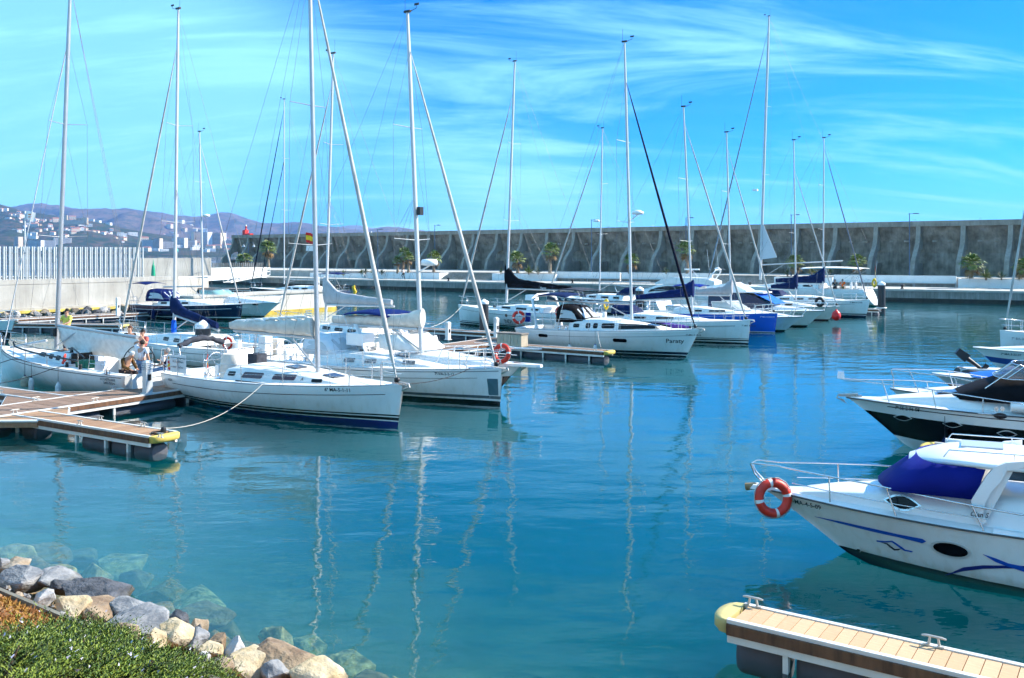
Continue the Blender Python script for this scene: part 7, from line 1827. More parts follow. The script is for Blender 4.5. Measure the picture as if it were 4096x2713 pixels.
tx, tz = on_side(*c3(2150, 955), B); hull_plate(B, ellipse(0.30, 0.15), tx, min(tz, 1.12), 1, 'model_badge', inkm()); hull_text(B, '260', tx + 0.1, min(tz, 1.12) - 0.035, 0.10, 1, mat('lettering_white', (0.8, 0.8, 0.8), 0.5))
for px in (2112, 2168): x, z = on_side(*c3(px, 1008), B); hull_plate(B, ellipse(0.1, 0.13), x, z, 1, 'vent_cap', steel())
x, z = on_side(*c3(2005, 1050), B); p = h.on(x, z, 1, 0.03); mb = MB(); mb.tube([p + Vector((0.16, 0, 0)), p + Vector((-0.16, 0, 0))], 0.018, 6); mb.build('hull_cleat', steel(), B.root)
fx, fz = on_side(*c3(1640, 920), B); fp = B.world(fx, h.on(fx, 0.7, 1).y + 0.13, 1.12); fender('dark navy fender hanging on the black hull at right', fp, 0.45, 0.11, navyc(), navyc(), 0.75)
mb = MB(); 
pf = thing('finger_fender', 'white padded bumper on the dark finger pontoon at right', 'fender', P(3895, 1780, 0.62), math.atan2(4.4, -6.6))
for i in range(3): mb = MB(); mb.loft([[(x, 0.09 * math.cos(a), 0.10 * math.sin(a)) for a in [2 * math.pi * j / 8 for j in range(8)]] for x in (-0.62 + i * 0.42, -0.58 + i * 0.42, -0.26 + i * 0.42, -0.22 + i * 0.42)], 0); mb.build('pad', fendw(), pf)

# ---- C. small boat with high pulpit behind it
h = power_hull(6.5, 2.3, 0.92, 0.8, rake=0.8)
B = Boat('motor_boat', 'small white boat with tall bow rail hidden behind the black cruiser', 'motorboat', tipped(Vector((12.1, 29.6, 0)), R(160), 0.8), R(160), h, 'moored motor boats')
h.build(B.root, hull_mat('hull_small_c', [(-1, BLACK), (0.08, W_)])); h.deck(B.root, gel()); rub(B)
C = Cabin(h, 2.0, 5.8, 0.85, 0.3, 0.32, ramp=2.4); C.build(B.root, gel(), 'foredeck_cabin'); hatch(B, C, 3.9, 0.5); bow_rail(B, 0.45, 0.93, 0.35, 0.62, (0.3, 0.6, 0.95), lead=-0.1, r=0.018)
# ---- D. speedboat with blue cover
h = power_hull(6.0, 2.2, 0.78, 0.72, rake=1.0, pw=2.0)
B = Boat('speedboat', 'grey and black speedboat under a bright blue cover at right', 'motorboat', tipped(P(3728, 1496, 0.76), R(162), 1.0), R(162), h, 'moored motor boats')
h.build(B.root, [mat('hull_silver', (0.55, 0.56, 0.58), 0.3), mat('hull_black_gloss', (0.003, 0.003, 0.004), 0.12)], [(0, 0), (0.36, 1), (0.72, 0)]); h.deck(B.root, gel()); rub(B, r=0.015)
rings = []
for i in range(9):
    k = i / 8; x = lerp(0.3, 4.7, k); w = h.half(x) * 0.9; hh = 0.30 * math.sin(math.pi * (0.1 + 0.85 * k)) ** 0.8
    rings.append([(x, w * c, h.deck_z(x) + 0.03 + hh * (1 - c * c)) for c in (-1, -.8, -.5, -.2, .2, .5, .8, 1)])
mb = MB(); mb.loft(rings, 0, False, False, False, True); mb.build('boat_cover', mat('canvas_sky_blue', (0.012, 0.13, 0.55), 0.7, var=0.15, vscale=3, bump=0.15, bscale=6), B.root)
# ---- E. dinghy with tilted outboard
t = thing('inflatable_dinghy', 'dark grey inflatable dinghy with tilted black outboard at the right edge', 'dinghy', Vector((19.5, 36.2, 0)), R(165))
dk = mat('rubber_dark', (0.04, 0.04, 0.045), 0.6, var=0.2, vscale=3)
for sd in (-1, 1): MB().tube([(-1.7, sd * 0.55, 0.33), (0.2, sd * 0.58, 0.33), (1.2, sd * 0.5, 0.40), (1.75, sd * 0.16, 0.52), (1.85, 0, 0.54)], [0.16, 0.25, 0.25, 0.23, 0.2], 10).build('side_tube', dk, t)
mb = MB(); mb.box((0, 0, 0.16), (3.0, 0.9, 0.08)); mb.build('floor', dk, t)
ob = MB(); ob.box((0, 0, 0), (0.34, 0.30, 0.46), taper=0.8); o = ob.build('outboard_motor', blackp(), t, (1.75, 0.1, 1.25), (0, R(52), 0))
MB().tube([(0, 0, -0.2), (0, 0, -0.95)], [0.09, 0.06], 8).build('outboard_leg', blackp(), o); mb = MB(); mb.box((-0.12, 0, -0.95), (0.3, 0.05, 0.18)); mb.build('propeller_housing', blackp(), o)
mb = MB(); mb.box((0.9, 0, 0.66), (1.9, 0.7, 0.12)); mb.build('stowed_gear', fendw(), t)
# ---- F. white boat with blue band
h = power_hull(6.4, 2.3, 0.88, 0.8, rake=1.0, pw=2.0)
B = Boat('motor_boat', 'small white motor boat with a blue band cut by the right edge', 'motorboat', tipped(P(3892, 1392, 0.85), R(160), 1.0), R(160), h, 'moored motor boats')
h.build(B.root, [gel(), mat('band_blue', (0.02, 0.07, 0.28), 0.3)], [(0, 0), (0.36, 1), (0.62, 0)]); h.deck(B.root, gel()); rub(B, mat('rope_pale', (0.5, 0.47, 0.42)), 0.025)
C = Cabin(h, 1.8, 5.8, 0.9, 0.25, 0.25, ramp=2.6); C.build(B.root, gel(), 'foredeck_cabin'); hull_text(B, '7ª MA-3-22-07', 5.3, 0.62, 0.13, 1)

# ---- G. motor boat with bowsprit between the yachts (bow right)
rz = BR; h = power_hull(8.8, 2.9, 1.30, 1.05, rake=1.3, pw=2.0)
MG = B = Boat('motor_boat', 'white and black motor boat with bowsprit, life ring and navy bimini between the yachts', 'motorboat', tipped(P(2085, 1462, 1.3), rz, 1.3), rz, h, 'moored motor boats')
h.build(B.root, [gel(), mat('hull_black_gloss', (0.003, 0.003, 0.004), 0.12)], [(0, 0), (0.28, 1), (0.62, 0)]); h.deck(B.root, gel(), (0.4, 3.6, 1.1, 0.6)); rub(B)
C = Cabin(h, 3.5, 8.2, 1.1, 0.25, 0.42, ramp=3.4, lean=0.8); C.build(B.root, gel(), 'foredeck_cabin')
lo, hi = screen(B, 3.0, 4.9, 1.05, 1.65, 0.55, 0.75, whitec(), 'windscreen_cover', th=0.03)
bimini(B, 1.0, 3.4, 1.05, 2.85, mat('canvas_navy_bright', (0.003, 0.014, 0.11), 0.7, var=0.2, vscale=4)); 
MB().tube([(2.6, -1.2, 1.2), (2.2, -1.2, 2.0), (1.8, -1.1, 2.5)], 0.10, 8, ry=0.4).build('radar_arch', gel(), B.root); MB().tube([(2.6, 1.2, 1.2), (2.2, 1.2, 2.0), (1.8, 1.1, 2.5)], 0.10, 8, ry=0.4).build('radar_arch', gel(), B.root)
mb = MB(); mb.box((1.2, 0, 1.3), (0.5, 1.2, 0.7)); mb.build('helm_console', gel(), B.root); seat(B, 1.9, -0.5, 0.9, whitec()); seat(B, 1.9, 0.4, 0.9, whitec())
bow_rail(B, 0.45, 0.95, 0.45, 0.62, (0.25, 0.5, 0.75, 0.95), lead=0.75, r=0.02, lines=2, gap=False)
mb = MB(); mb.loft([[(x, -w, z), (x, w, z), (x, w, z - .09), (x, -w, z - .09)] for x, w, z in ((h.L - 0.8, 0.35, 1.36), (h.L, 0.25, 1.37), (h.L + 0.75, 0.16, 1.38), (h.L + 0.85, 0.08, 1.38))], 0, smooth=False); mb.build('bowsprit', gel(), B.root)
anchor(B, steel()); hull_text(B, '7ª-VA-1-4-10', h.L - 1.7, 1.06, 0.14, -1)
life_ring('red and white life ring on the bow rail of the motor boat at centre', B.world(h.L - 0.55, -0.42, 1.72), 0.28, 0.085, (R(75), 0, R(-28)))
# ---- H. far-left white cruiser (bow right)
rz = R(-22); h = power_hull(10.5, 3.3, 1.2, 1.05, rake=1.6, pw=2.0)
B = Boat('motor_cruiser', 'white motor cruiser with aqua windscreen beside the navy yacht at far left', 'motorboat', tipped(Vector((-19.3, 77.0, 0)), rz, 1.6), rz, h, 'moored motor boats')
h.build(B.root, hull_mat('hull_far_cruiser', [(-1, BLACK), (0.06, W_)])); h.deck(B.root, gel(), (0.5, 4.5, 1.3, 0.6)); rub(B)
C = Cabin(h, 4.3, 10.4, 1.3, 0.25, 0.62, ramp=4.5, lean=0.8); C.build(B.root, gel(), 'foredeck_cabin')
lo, hi = screen(B, 3.2, 5.8, 1.15, 1.6, 0.6, 0.9, mat('glass_aqua', (0.35, 0.62, 0.58), 0.08, alpha=0.7), 'windscreen'); frame_tubes(B, lo, hi, (0, 3, 7, 11, 14), steel(), 0.02)
mb = MB(); mb.box((2.6, 0, 1.5), (1.8, 2.2, 0.5), taper=0.85); mb.build('cockpit_cover', mat('canvas_pink', (0.45, 0.28, 0.22), 0.8), B.root)
for x in (8.6, 7.2): port(B, x, 1.05, -1, 0.5, 0.12, 'oval')
bow_rail(B, 0.5, 0.95, 0.4, 0.6, (0.3, 0.6, 0.9), lead=0.1)
# ---- I..K. motor boats right of the blue yacht (bows right)
def cruiser(label, tip, L, W, fb, hull, canvas=None, rz=BR, house=False, txt=None, low=False):
    h = power_hull(L, W, fb, fb * 0.9, rake=1.3, pw=2.1)
    B = Boat('motor_boat', label, 'motorboat', tipped(tip, rz, 1.3), rz, h, 'moored motor boats')
    h.build(B.root, hull); h.deck(B.root, gel(), (0.4, L * 0.38, W * 0.38, 0.5)); rub(B)
    C = Cabin(h, L * 0.36, L * 0.92, W * 0.4, 0.25, 0.45, ramp=L * 0.4, lean=0.8); C.build(B.root, gel(), 'foredeck_cabin')
    if house:
        for sd in (-1, 1): pass
        mb = MB(); rings = []
        for x, w, z0, z1 in ((L * .12, W * .40, fb, fb + 1.15), (L * .42, W * .40, fb, fb + 1.15), (L * .5, W * .38, fb, fb + 0.95), (L * .62, W * .34, fb, fb + 0.35)):
            rings.append([(x, -w, z0), (x, -w * .92, z1), (x, w * .92, z1), (x, w, z0)])
        mb.loft(rings, 0, True, True, True, False); mb.build('deckhouse', mat('house_navy_glass', (0.012, 0.02, 0.06), 0.2), B.root)
        mb = MB(); mb.loft([[(x, -w, z), (x, w, z), (x, w, z + .1), (x, -w, z + .1)] for x, w, z in ((L * .08, W * .42, fb + 1.15), (L * .45, W * .42, fb + 1.2), (L * .56, W * .3, fb + 1.15))], 0, smooth=False); mb.build('roof', gel(), B.root)
        mb = MB(); mb.loft([[(x, -w, z0), (x, -w * .9, z1), (x, w * .9, z1), (x, w, z0)] for x, w, z0, z1 in ((L * .1, W * .36, fb + 1.25, fb + 1.6), (L * .3, W * .36, fb + 1.25, fb + 1.9), (L * .42, W * .3, fb + 1.25, fb + 1.35))], 0, smooth=False); mb.build('flybridge', gel(), B.root)
        mb = MB(); mb.loft([[(x, -w, z), (x, w, z), (x, w, z + .03), (x, -w, z + .03)] for x, w, z in ((L * .5, W * .40, fb + 1.15), (L * .66, W * .36, fb + .42))], 0, smooth=False); mb.build('screen_cover', mat('canvas_sky_blue', (0.012, 0.13, 0.55), 0.7), B.root)
    else:
        lo, hi = screen(B, L * .30, L * .55, W * .37, fb + 0.4, 0.5, 0.8, mat('glass_pale', (0.55, 0.62, 0.62), 0.08, alpha=0.7), 'windscreen'); frame_tubes(B, lo, hi, (0, 4, 7, 10, 14), gel(), 0.025)
        if canvas: bimini(B, L * .05, L * .36, W * .38, fb + 1.5, canvas)
    bow_rail(B, 0.5, 0.95, 0.35, 0.55, (0.25, 0.5, 0.75, 0.95), lead=0.1, r=0.02)
    port(B, L * .62, fb * .72, -1, 0.45, 0.14, 'oval', False)
    if txt: hull_text(B, txt, L - 1.9, fb * 0.72, 0.2, -1)
    return B
cruiser('white motor boat with pale screen just right of the blue yacht', P(3214, 1270, 1.0), 8.5, 2.9, 1.05, hull_mat('hull_cr1', [(-1, BLACK), (0.10, (0.62, 0.68, 0.68))]))
cruiser('white motor cruiser with navy windows and blue canvas, numbered 99-01', P(3300, 1246, 1.15), 9.5, 3.1, 1.2, hull_mat('hull_cr2', [(-1, BLACK), (0.10, (0.60, 0.66, 0.64))]), house=True, txt='99-01')
cruiser('white open motor boat hidden between the yachts right of centre', Vector((20.0, 72.5, 0)), 8.0, 2.8, 1.1, hull_mat('hull_cr3', [(-1, BLACK), (0.10, W_)]), canvas=bluec())
# ---- L. flybridge motor yacht (bow left)
rz = R(152); h = power_hull(15.0, 4.4, 2.0, 1.6, rake=2.2, pw=2.0)
ML = B = Boat('motor_yacht', 'large white flybridge motor yacht with a seagull above, behind the sailing yachts', 'motorboat', Vector((14.5, 90.5, 0)), rz, h); ML.root.scale = (0.75,) * 3; ML.root.location = Vector((10.4, 92.5, 0)) - ML.d * 15 * 0.75
h.build(B.root, hull_mat('hull_flybridge', [(-1, BLACK), (0.12, W_)])); h.deck(B.root, gel(), (0.5, 4.0, 1.7, 1.0)); rub(B, r=0.03)
rings = []
for x, w, z1 in ((3.2, 1.75, 3.15), (7.5, 1.75, 3.2), (8.8, 1.65, 3.0), (10.2, 1.45, 2.55), (12.0, 1.0, 2.05), (13.0, 0.6, 1.95)):
    rings.append([(x, -w, 1.55), (x, -w * .97, lerp(1.55, z1, .5)), (x, -w * .86, z1), (x, w * .86, z1), (x, w * .97, lerp(1.55, z1, .5)), (x, w, 1.55)])
mb = MB(); mb.loft(rings, 0, True, True, True, False); mb.build('deckhouse', gel(), B.root)
for sd in (-1, 1):
    plate([(4.0, 2.25), (7.6, 2.3), (9.0, 2.25), (10.0, 2.1), (9.6, 2.45), (8.6, 2.75), (7.4, 2.92), (4.2, 2.9)], lambda u, v, o, sd=sd: Vector((u, sd * (1.70 - max(0, (u - 8.0)) * 0.11 - (v - 2.2) * 0.12 + o), v)), 'saloon_window', glassm(), B.root, 0.03)
mb = MB(); mb.loft([[(x, -w, z0), (x, -w * 1.02, z1), (x, -w * .9, z1), (x, w * .9, z1), (x, w * 1.02, z1), (x, w, z0)] for x, w, z0, z1 in ((1.2, 1.75, 3.1, 3.6), (2.4, 1.8, 3.15, 3.95), (6.5, 1.75, 3.2, 4.05), (8.2, 1.5, 3.15, 3.75), (9.2, 1.1, 3.05, 3.25))], 0, True, True, True, False); mb.build('flybridge', gel(), B.root)
MB().tube([(2.0, -1.7, 3.8), (1.4, -1.65, 4.6), (1.2, -1.2, 5.0), (1.2, 1.2, 5.0), (1.4, 1.65, 4.6), (2.0, 1.7, 3.8)], 0.14, 8, ry=0.5).build('radar_arch', gel(), B.root)
MB().lathe([(0.1, 0), (0.35, 0.03), (0.36, 0.18), (0.1, 0.27)], 14).build('radar_dome', gel(), B.root, (1.3, 0, 5.05))
mb = MB(); mb.box((4.6, 0, 5.05), (1.9, 0.3, 0.18)); mb.build('hard_bimini', gel(), B.root); MB().tube([(4.0, -0.8, 4.0), (4.6, 0, 5.0)], 0.03, 5).build('bimini_frame', steel(), B.root); MB().tube([(5.4, 0.8, 4.0), (4.6, 0, 5.0)], 0.03, 5).build('bimini_frame', steel(), B.root)
for x in (1.0, 2.2): MB().tube([(x, 0.5, 5.0), (x + 0.3, 0.5, 7.6)], 0.015, 4).build('whip_antenna', gel(), B.root)
bow_rail(B, 0.4, 0.95, 0.6, 0.8, (0.2, 0.4, 0.6, 0.8), lead=0.1, r=0.025)

# ================================================================ FENDERS, ROPES, BUOY
B = Y3; h = B.h
for px, lab, m_, rr, ln in ((117, 'stained white round fender hanging at the bow of the racing yacht', mat('fender_stained', (0.40, 0.38, 0.28), 0.6, var=0.3, vscale=5), 0.15, 0.42), (147, 'slim white fender with navy top on the racing yacht', fendw(), 0.10, 0.5), (253, 'white fender with a thin line near the middle of the racing yacht', fendw(), 0.11, 0.55)):
    x = B.x_at(px, 1.4); p = h.pt(min(1, x / h.L), 0, 1); fender(lab, B.world(p.x, p.y + 0.14, p.z + 0.05), ln, rr, m_, None if px != 253 else fendw(), 0.55)
B = Y8; h = B.h
for px, lab, cap in ((2299, 'white fender with black top hanging amidships on the central yacht', blackp()), (2398, 'white fender with blue top hanging on the central yacht', bluec())):
    x = B.x_at(px, -1.7); p = h.pt(x / h.L, 0, -1); fender(lab, B.world(p.x, p.y - 0.14, p.z + 0.05), 0.5, 0.115, None, cap, 0.75)
B = Y14; p = B.h.pt(0.30, 0, -1); fender('navy fender on the dark blue yacht at far left', B.world(p.x, p.y - 0.14, p.z), 0.75, 0.16, navyc(), navyc(), 0.3)
# mooring ropes
B = Y1; p = B.h.pt(0.56, 0, -1); c0 = f0 + fd * 6.1 + fnn * 0.1; c0.z = 0.62
rope('pale mooring rope from the nearest yacht down to the yellow-tipped finger', sag(B.world(p.x, p.y, p.z + 0.03), c0, 0.35, 16), 0.011)
br = thing('rope_fairlead', 'black rope guard and rope end on the yellow tip at lower left', 'rope guard', c0 - Vector((0, 0, 0.12)), 0)
MB().lathe([(0.07, 0), (0.08, 0.08), (0.05, 0.16)], 10).build('guard', blackp(), br); MB().torus(0.16, 0.022, 18, 6, 0, Matrix.Translation((-0.12, -0.05, 0.02))).build('rope_coil', ropek(), br)
rope('dark mooring rope from the bow of the nearest yacht to the second yacht', sag(Y1.world(Y1.h.L + 0.15, 0, 1.3), Y2.world(10.6, -0.55, 1.24), 0.12, 10), 0.014, ropek())
wpt = on_walk(9.9, 0.75)
B = Y3; fin = on_walk(7.8, 0.95); fdir = Vector((math.cos(FA + math.pi), math.sin(FA + math.pi), 0))
rope('black mooring rope from the stern quarter of the racing yacht to its finger', [B.world(3.3, 1.5, 1.1), B.world(4.0, 1.62, 0.95)] + sag(B.world(4.0, 1.62, 0.95), fin + fdir * 4.2 + Vector((0, 0, 0.12)), 0.10, 8)[1:], 0.016, ropek())
rope('black mooring rope from amidships of the racing yacht to the left edge', [B.world(6.2, 1.6, 1.15), B.world(7.0, 1.55, 1.12)] + sag(B.world(7.0, 1.55, 1.12), fin + fdir * 10.8 + Vector((0, 0, 0.12)), 0.28, 10)[1:], 0.016, ropek())
rope('thin mooring rope from the central yacht to its yellow-tipped finger', sag(Y8.world(5.2, -1.75, 1.2), g0 - E1 * 0.7 + Vector((0, 0, 0.15)), 0.15), 0.014)
rope('pale rope from the bow of the yacht lettered INDI', sag(Y6.world(11.2, 0.6, 1.45), i0 - E1 * 6.5 + Vector((0, 0, 0.1)), 0.25), 0.018)
bu = P(3345, 1295, 0.0)
by = thing('mooring_buoy', 'round red buoy hanging at the bows at right', 'buoy', Vector((bu.x, bu.y, 0.62)), 0)
MB().lathe([(0.05, -0.40), (0.17, -0.36), (0.30, -0.22), (0.335, -0.02), (0.29, 0.2), (0.16, 0.34), (0.07, 0.40), (0.06, 0.47)], 18).build('ball', mat('buoy_red', (0.75, 0.015, 0.015), 0.4), by)
MB().tube([(0, 0, 0.45), (-0.05, 0.1, 0.95)], 0.015, 5).build('lanyard', ropew(), by)
life_ring('red life ring on the stern rail of the central yacht', Y8.world(-0.05, -1.35, 1.72), 0.29, 0.08, (R(85), 0, R(10)))
life_ring('small red life ring inside the cockpit of the central yacht', Y8.world(1.3, 0.9, 1.95), 0.26, 0.075, (R(85), 0, R(-10)))
life_ring('faint coiled white ring on the stern rail of the yacht behind the racing yacht', Y4.world(0.3, 1.5, 1.4), 0.22, 0.05, (R(90), 0, R(-20)))
ky = thing('kayak', 'purple kayak lying beyond the deck of the central yacht', 'kayak', Y8.world(6.9, 2.0, 1.35), BR)
mb = MB(); mb.loft([[(x, w * math.cos(a), 0.16 * hh * math.sin(a) + 0.0) for a in [2 * math.pi * j / 10 for j in range(10)]] for x, w, hh in ((-1.7, 0.02, .3), (-1.2, .2, .8), (-.4, .32, 1.2), (.4, .32, 1.2), (1.2, .2, .8), (1.7, .02, .3))], 0); mb.build('hull', mat('kayak_purple', (0.12, 0.02, 0.30), 0.3), ky)
mb = MB(); mb.loft([[(x, 0.2 * w * c, 0.16 + 0.05 * w * (1 - c * c)) for c in (-1, -.5, 0, .5, 1)] for x, w in ((-.6, .2), (-.3, 1), (.3, 1), (.6, .2))], 0, False, False, False, True); mb.build('cockpit_cover', mat('kayak_dark', (0.03, 0.01, 0.07), 0.5), ky)
# ================================================================ PEOPLE
def skin_obj(name, joints, edges, m, parent, grow=0.0, root=None, sub=1):
    names = list(joints); idx = {k: i for i, k in enumerate(names)}
    me = bpy.data.meshes.new(name); me.from_pydata([joints[k][0] for k in names], [(idx[a], idx[b]) for a, b in edges], [])
    o = bpy.data.objects.new(name, me); COL.objects.link(o); o.parent = parent
    o.modifiers.new('skin', 'SKIN'); me.materials.append(m)
    for k in names:
        d = me.skin_vertices[0].data[idx[k]]; r = joints[k][1]; r = r if isinstance(r, tuple) else (r, r)
        d.radius = (r[0] + grow, r[1] + grow); d.use_root = (k == (root or names[0]))
    s = o.modifiers.new('smooth', 'SUBSURF'); s.levels = sub; s.render_levels = sub + 1
    o.modifiers['skin'].use_smooth_shade = True
    return o
STAND = dict(pelvis=((0, 0, .95), (.14, .11)), spine=((0, 0, 1.13), (.135, .10)), chest=((0, 0, 1.33), (.16, .115)), neck=((0.01, 0, 1.48), .055), head=((.03, 0, 1.58), .085), crown=((.02, 0, 1.69), .075),
    shL=((0, .19, 1.42), .062), elL=((-.02, .25, 1.14), .045), wrL=((.05, .25, .90), .032), shR=((0, -.19, 1.42), .062), elR=((-.02, -.25, 1.14), .045), wrR=((.05, -.25, .90), .032),
    hiL=((0, .10, .90), .088), knL=((.03, .11, .50), .062), anL=((0, .11, .09), .042), toL=((.15, .12, .04), .038), hiR=((0, -.10, .90), .088), knR=((.03, -.11, .50), .062), anR=((0, -.11, .09), .042), toR=((.15, -.12, .04), .038))
EDG = [('pelvis', 'spine'), ('spine', 'chest'), ('chest', 'neck'), ('neck', 'head'), ('head', 'crown')]
for s_ in 'LR': EDG += [('chest', 'sh' + s_), ('sh' + s_, 'el' + s_), ('el' + s_, 'wr' + s_), ('pelvis', 'hi' + s_), ('hi' + s_, 'kn' + s_), ('kn' + s_, 'an' + s_), ('an' + s_, 'to' + s_)]
skinm = mat('skin_tone', (0.48, 0.26, 0.17), 0.55, var=0.08, vscale=9)
def person(label, loc, rz, pose=None, shirt=(0.8, 0.8, 0.8), legs=(0.1, 0.16, 0.3), hair=(0.03, 0.02, 0.015), vest=None, long_sleeve=False, glasses=False, scale=1.0, sleeve2=None):
    t = thing('person', label, 'person', loc, rz, 'people on the boats and quay'); t.scale = (scale,) * 3
    J = {k: v for k, v in STAND.items()}
    for k, p in (pose or {}).items(): J[k] = (p, STAND[k][1])
    skin_obj('body', J, EDG, skinm, t, 0.0, 'pelvis')
    cm = lambda n, c: mat('cloth_%s_%.2f_%.2f_%.2f' % ((n,) + tuple(c)), c, 0.85, var=0.15, vscale=8, bump=0.3, bscale=22)
    S = {k: J[k] for k in ('pelvis', 'spine', 'chest', 'shL', 'shR')}; E = [('pelvis', 'spine'), ('spine', 'chest'), ('chest', 'shL'), ('chest', 'shR')]
    for s in 'LR':
        e = 'el' + s; a = Vector(J['sh' + s][0]); b = Vector(J[e][0])
        if long_sleeve: S[e] = J[e]; S['wr' + s] = (J['wr' + s][0], 0.036); E += [('sh' + s, e), (e, 'wr' + s)]
        else: S[e] = (tuple(a.lerp(b, 0.72)), 0.055); E += [('sh' + s, e)]
    skin_obj('shirt', S, E, cm('top', shirt), t, 0.016, 'pelvis')
    if vest:
        V = {k: J[k] for k in ('pelvis', 'spine', 'chest', 'shL', 'shR')}
        for s in 'LR': V['sh' + s] = (tuple(Vector(J['chest'][0]).lerp(Vector(J['sh' + s][0]), 0.8)), 0.06)
        skin_obj('vest', V, [('pelvis', 'spine'), ('spine', 'chest'), ('chest', 'shL'), ('chest', 'shR')], cm('vest', vest), t, 0.032, 'pelvis')
    T = {k: J[k] for k in ('pelvis', 'hiL', 'knL', 'anL', 'hiR', 'knR', 'anR')}
    skin_obj('trousers', T, [('pelvis', 'hiL'), ('hiL', 'knL'), ('knL', 'anL'), ('pelvis', 'hiR'), ('hiR', 'knR'), ('knR', 'anR')], cm('legs', legs), t, 0.014, 'pelvis')
    hd = Vector(J['head'][0]); cr = Vector(J['crown'][0]); up = (cr - hd).normalized()
    fw = Vector((1, 0, 0)); fw = (fw - up * fw.dot(up)).normalized(); sdv = up.cross(fw)
    Mh = Matrix((fw, sdv, up)).transposed().to_4x4(); Mh.translation = hd + up * 0.05
    mb = MB(); rings = []
    for i in range(7):
        a = R(-46 + 136 * i / 6); rings.append([(-0.018 + 0.106 * math.cos(a) * math.cos(b) * (0.60 if (math.cos(b) > 0.15 and i < 5) else 1.06), 0.094 * math.cos(a) * math.sin(b), 0.035 + 0.108 * math.sin(a)) for b in [2 * math.pi * j / 12 for j in range(12)]])
    mb.loft(rings, 0, True, False, True, True, Mh); mb.build('hair', mat('hair_%.2f' % hair[0], hair, 0.8, var=0.3, vscale=30, bump=0.4, bscale=60), t)
    mb = MB(); mb.tube([(0.085, 0, 0.03), (0.115, 0, -0.015), (0.085, 0, -0.025)], [0.008, 0.014, 0.008], 6, 0, None, True, Mh); 
    for s in (-1, 1): mb.lathe([(0.005, -0.03), (0.016, -0.01), (0.016, 0.015), (0.005, 0.03)], 6, 0, Mh @ Matrix.Translation((-0.005, s * 0.09, 0.0)))
    mb.build('nose_and_ears', skinm, t)
    mb = MB()
    for s in (-1, 1): mb.lathe([(0.002, -.009), (0.011, -.004), (0.011, .004), (0.002, .009)], 6, 0, Mh @ Matrix.Translation((0.083, s * 0.034, 0.018)))
    mb.box((0.084, 0, -0.05), (0.01, 0.045, 0.008), 1, Mh)
    mb.build('eyes_and_mouth', [blackp(), mat('lips', (0.30, 0.10, 0.08), 0.6)], t)
    if glasses: mb = MB(); mb.box((0.094, 0, 0.02), (0.02, 0.15, 0.042), 0, Mh); mb.build('sunglasses', blackp(), t)
    for s in 'LR':
        w = Vector(J['wr' + s][0]); e = Vector(J['el' + s][0]); d = (w - e).normalized(); sd_ = d.cross(Vector((0, 0, 1)));
        sd_ = sd_.normalized() if sd_.length > .1 else Vector((0, 1, 0)); nn = d.cross(sd_)
        mb = MB(); mb.tube([w - d * 0.01, w + d * 0.045, w + d * 0.085], [0.030, 0.042, 0.036], 8, 0, 0.55)
        for i, (o_, ln) in enumerate(((-.030, .055), (-.010, .07), (.010, .075), (.028, .06))):
            b0 = w + d * 0.08 + sd_ * o_; b1 = b0 + d * ln * .55 + nn * -.006; mb.tube([b0, b1, b1 + d * ln * .35 + nn * -.022], [.009, .0085, .006], 5)
        tb = w + d * 0.03 + sd_ * -.036; mb.tube([tb, tb + d * .03 + sd_ * -.022, tb + d * .055 + sd_ * -.024], [.011, .009, .007], 5)
        mb.build('hand', skinm, t)
        an = Vector(J['an' + s][0]); to = Vector(J['to' + s][0]); f = (to - an); f.z = 0; f = f.normalized() if f.length > .01 else Vector((1, 0, 0))
        mb = MB(); mb.tube([an - f * .06 + Vector((0, 0, -.03)), an + Vector((0, 0, -.035)), to + f * .05], [.045, .052, .036], 8, 0, 0.8); mb.build('shoe', mat('shoe_dark', (0.08, 0.05, 0.035), 0.7), t)
    return t
SIT = dict(pelvis=(0, 0, .50), spine=(-.03, 0, .68), chest=(-.04, 0, .88), neck=(-.01, 0, 1.03), head=(.03, 0, 1.13), crown=(.02, 0, 1.24), shL=(-.04, .19, .97), shR=(-.04, -.19, .97), elL=(.02, .25, .71), wrL=(.26, .2, .66), elR=(.1, -.27, .72), wrR=(.34, -.2, .78),
    hiL=(.03, .10, .48), knL=(.44, .13, .48), anL=(.42, .13, .09), toL=(.57, .14, .04), hiR=(.03, -.10, .48), knR=(.44, -.13, .48), anR=(.42, -.13, .09), toR=(.57, -.14, .04))
B = Y3; TB = R(145)
def on_boat(B, px, y, z): return B.world(B.x_at(px, y), y, z)
person('man in a yellow shirt and sunglasses leaning on the grey boom', on_boat(B, 268, -0.75, 1.22), TB - R(70) + math.pi, dict(elL=(.16, .25, 1.20), wrL=(.36, .16, 1.14), elR=(.16, -.25, 1.20), wrR=(.36, -.14, 1.14)), (0.66, 0.62, 0.12), (0.02, 0.025, 0.05), glasses=True)
person('bearded man in a black shirt behind the boom', on_boat(B, 520, -1.15, 0.66), TB + R(120), dict(elR=(.14, -.26, 1.18), wrR=(.36, -.2, 1.12)), (0.012, 0.012, 0.014), (0.05, 0.05, 0.06), (0.12, 0.05, 0.025))
person('dark-haired person with sunglasses half hidden behind the man in white', on_boat(B, 572, -0.75, 0.62), TB + R(110), dict(elL=(.16, .26, 1.22), wrL=(.2, .08, 1.5)), (0.5, 0.12, 0.10), (0.1, 0.1, 0.12), glasses=True)
person('man in a white shirt and jeans with an arm raised, back to the viewer', on_boat(B, 568, 0.15, 0.42), R(75), dict(elL=(.06, .38, 1.62), wrL=(.1, .14, 1.70), elR=(-.02, -.28, 1.14), wrR=(.06, -.3, .92), head=(.05, 0, 1.57), crown=(.06, 0, 1.68)), (0.76, 0.76, 0.80), (0.17, 0.27, 0.42), (0.02, 0.015, 0.012), scale=0.96)
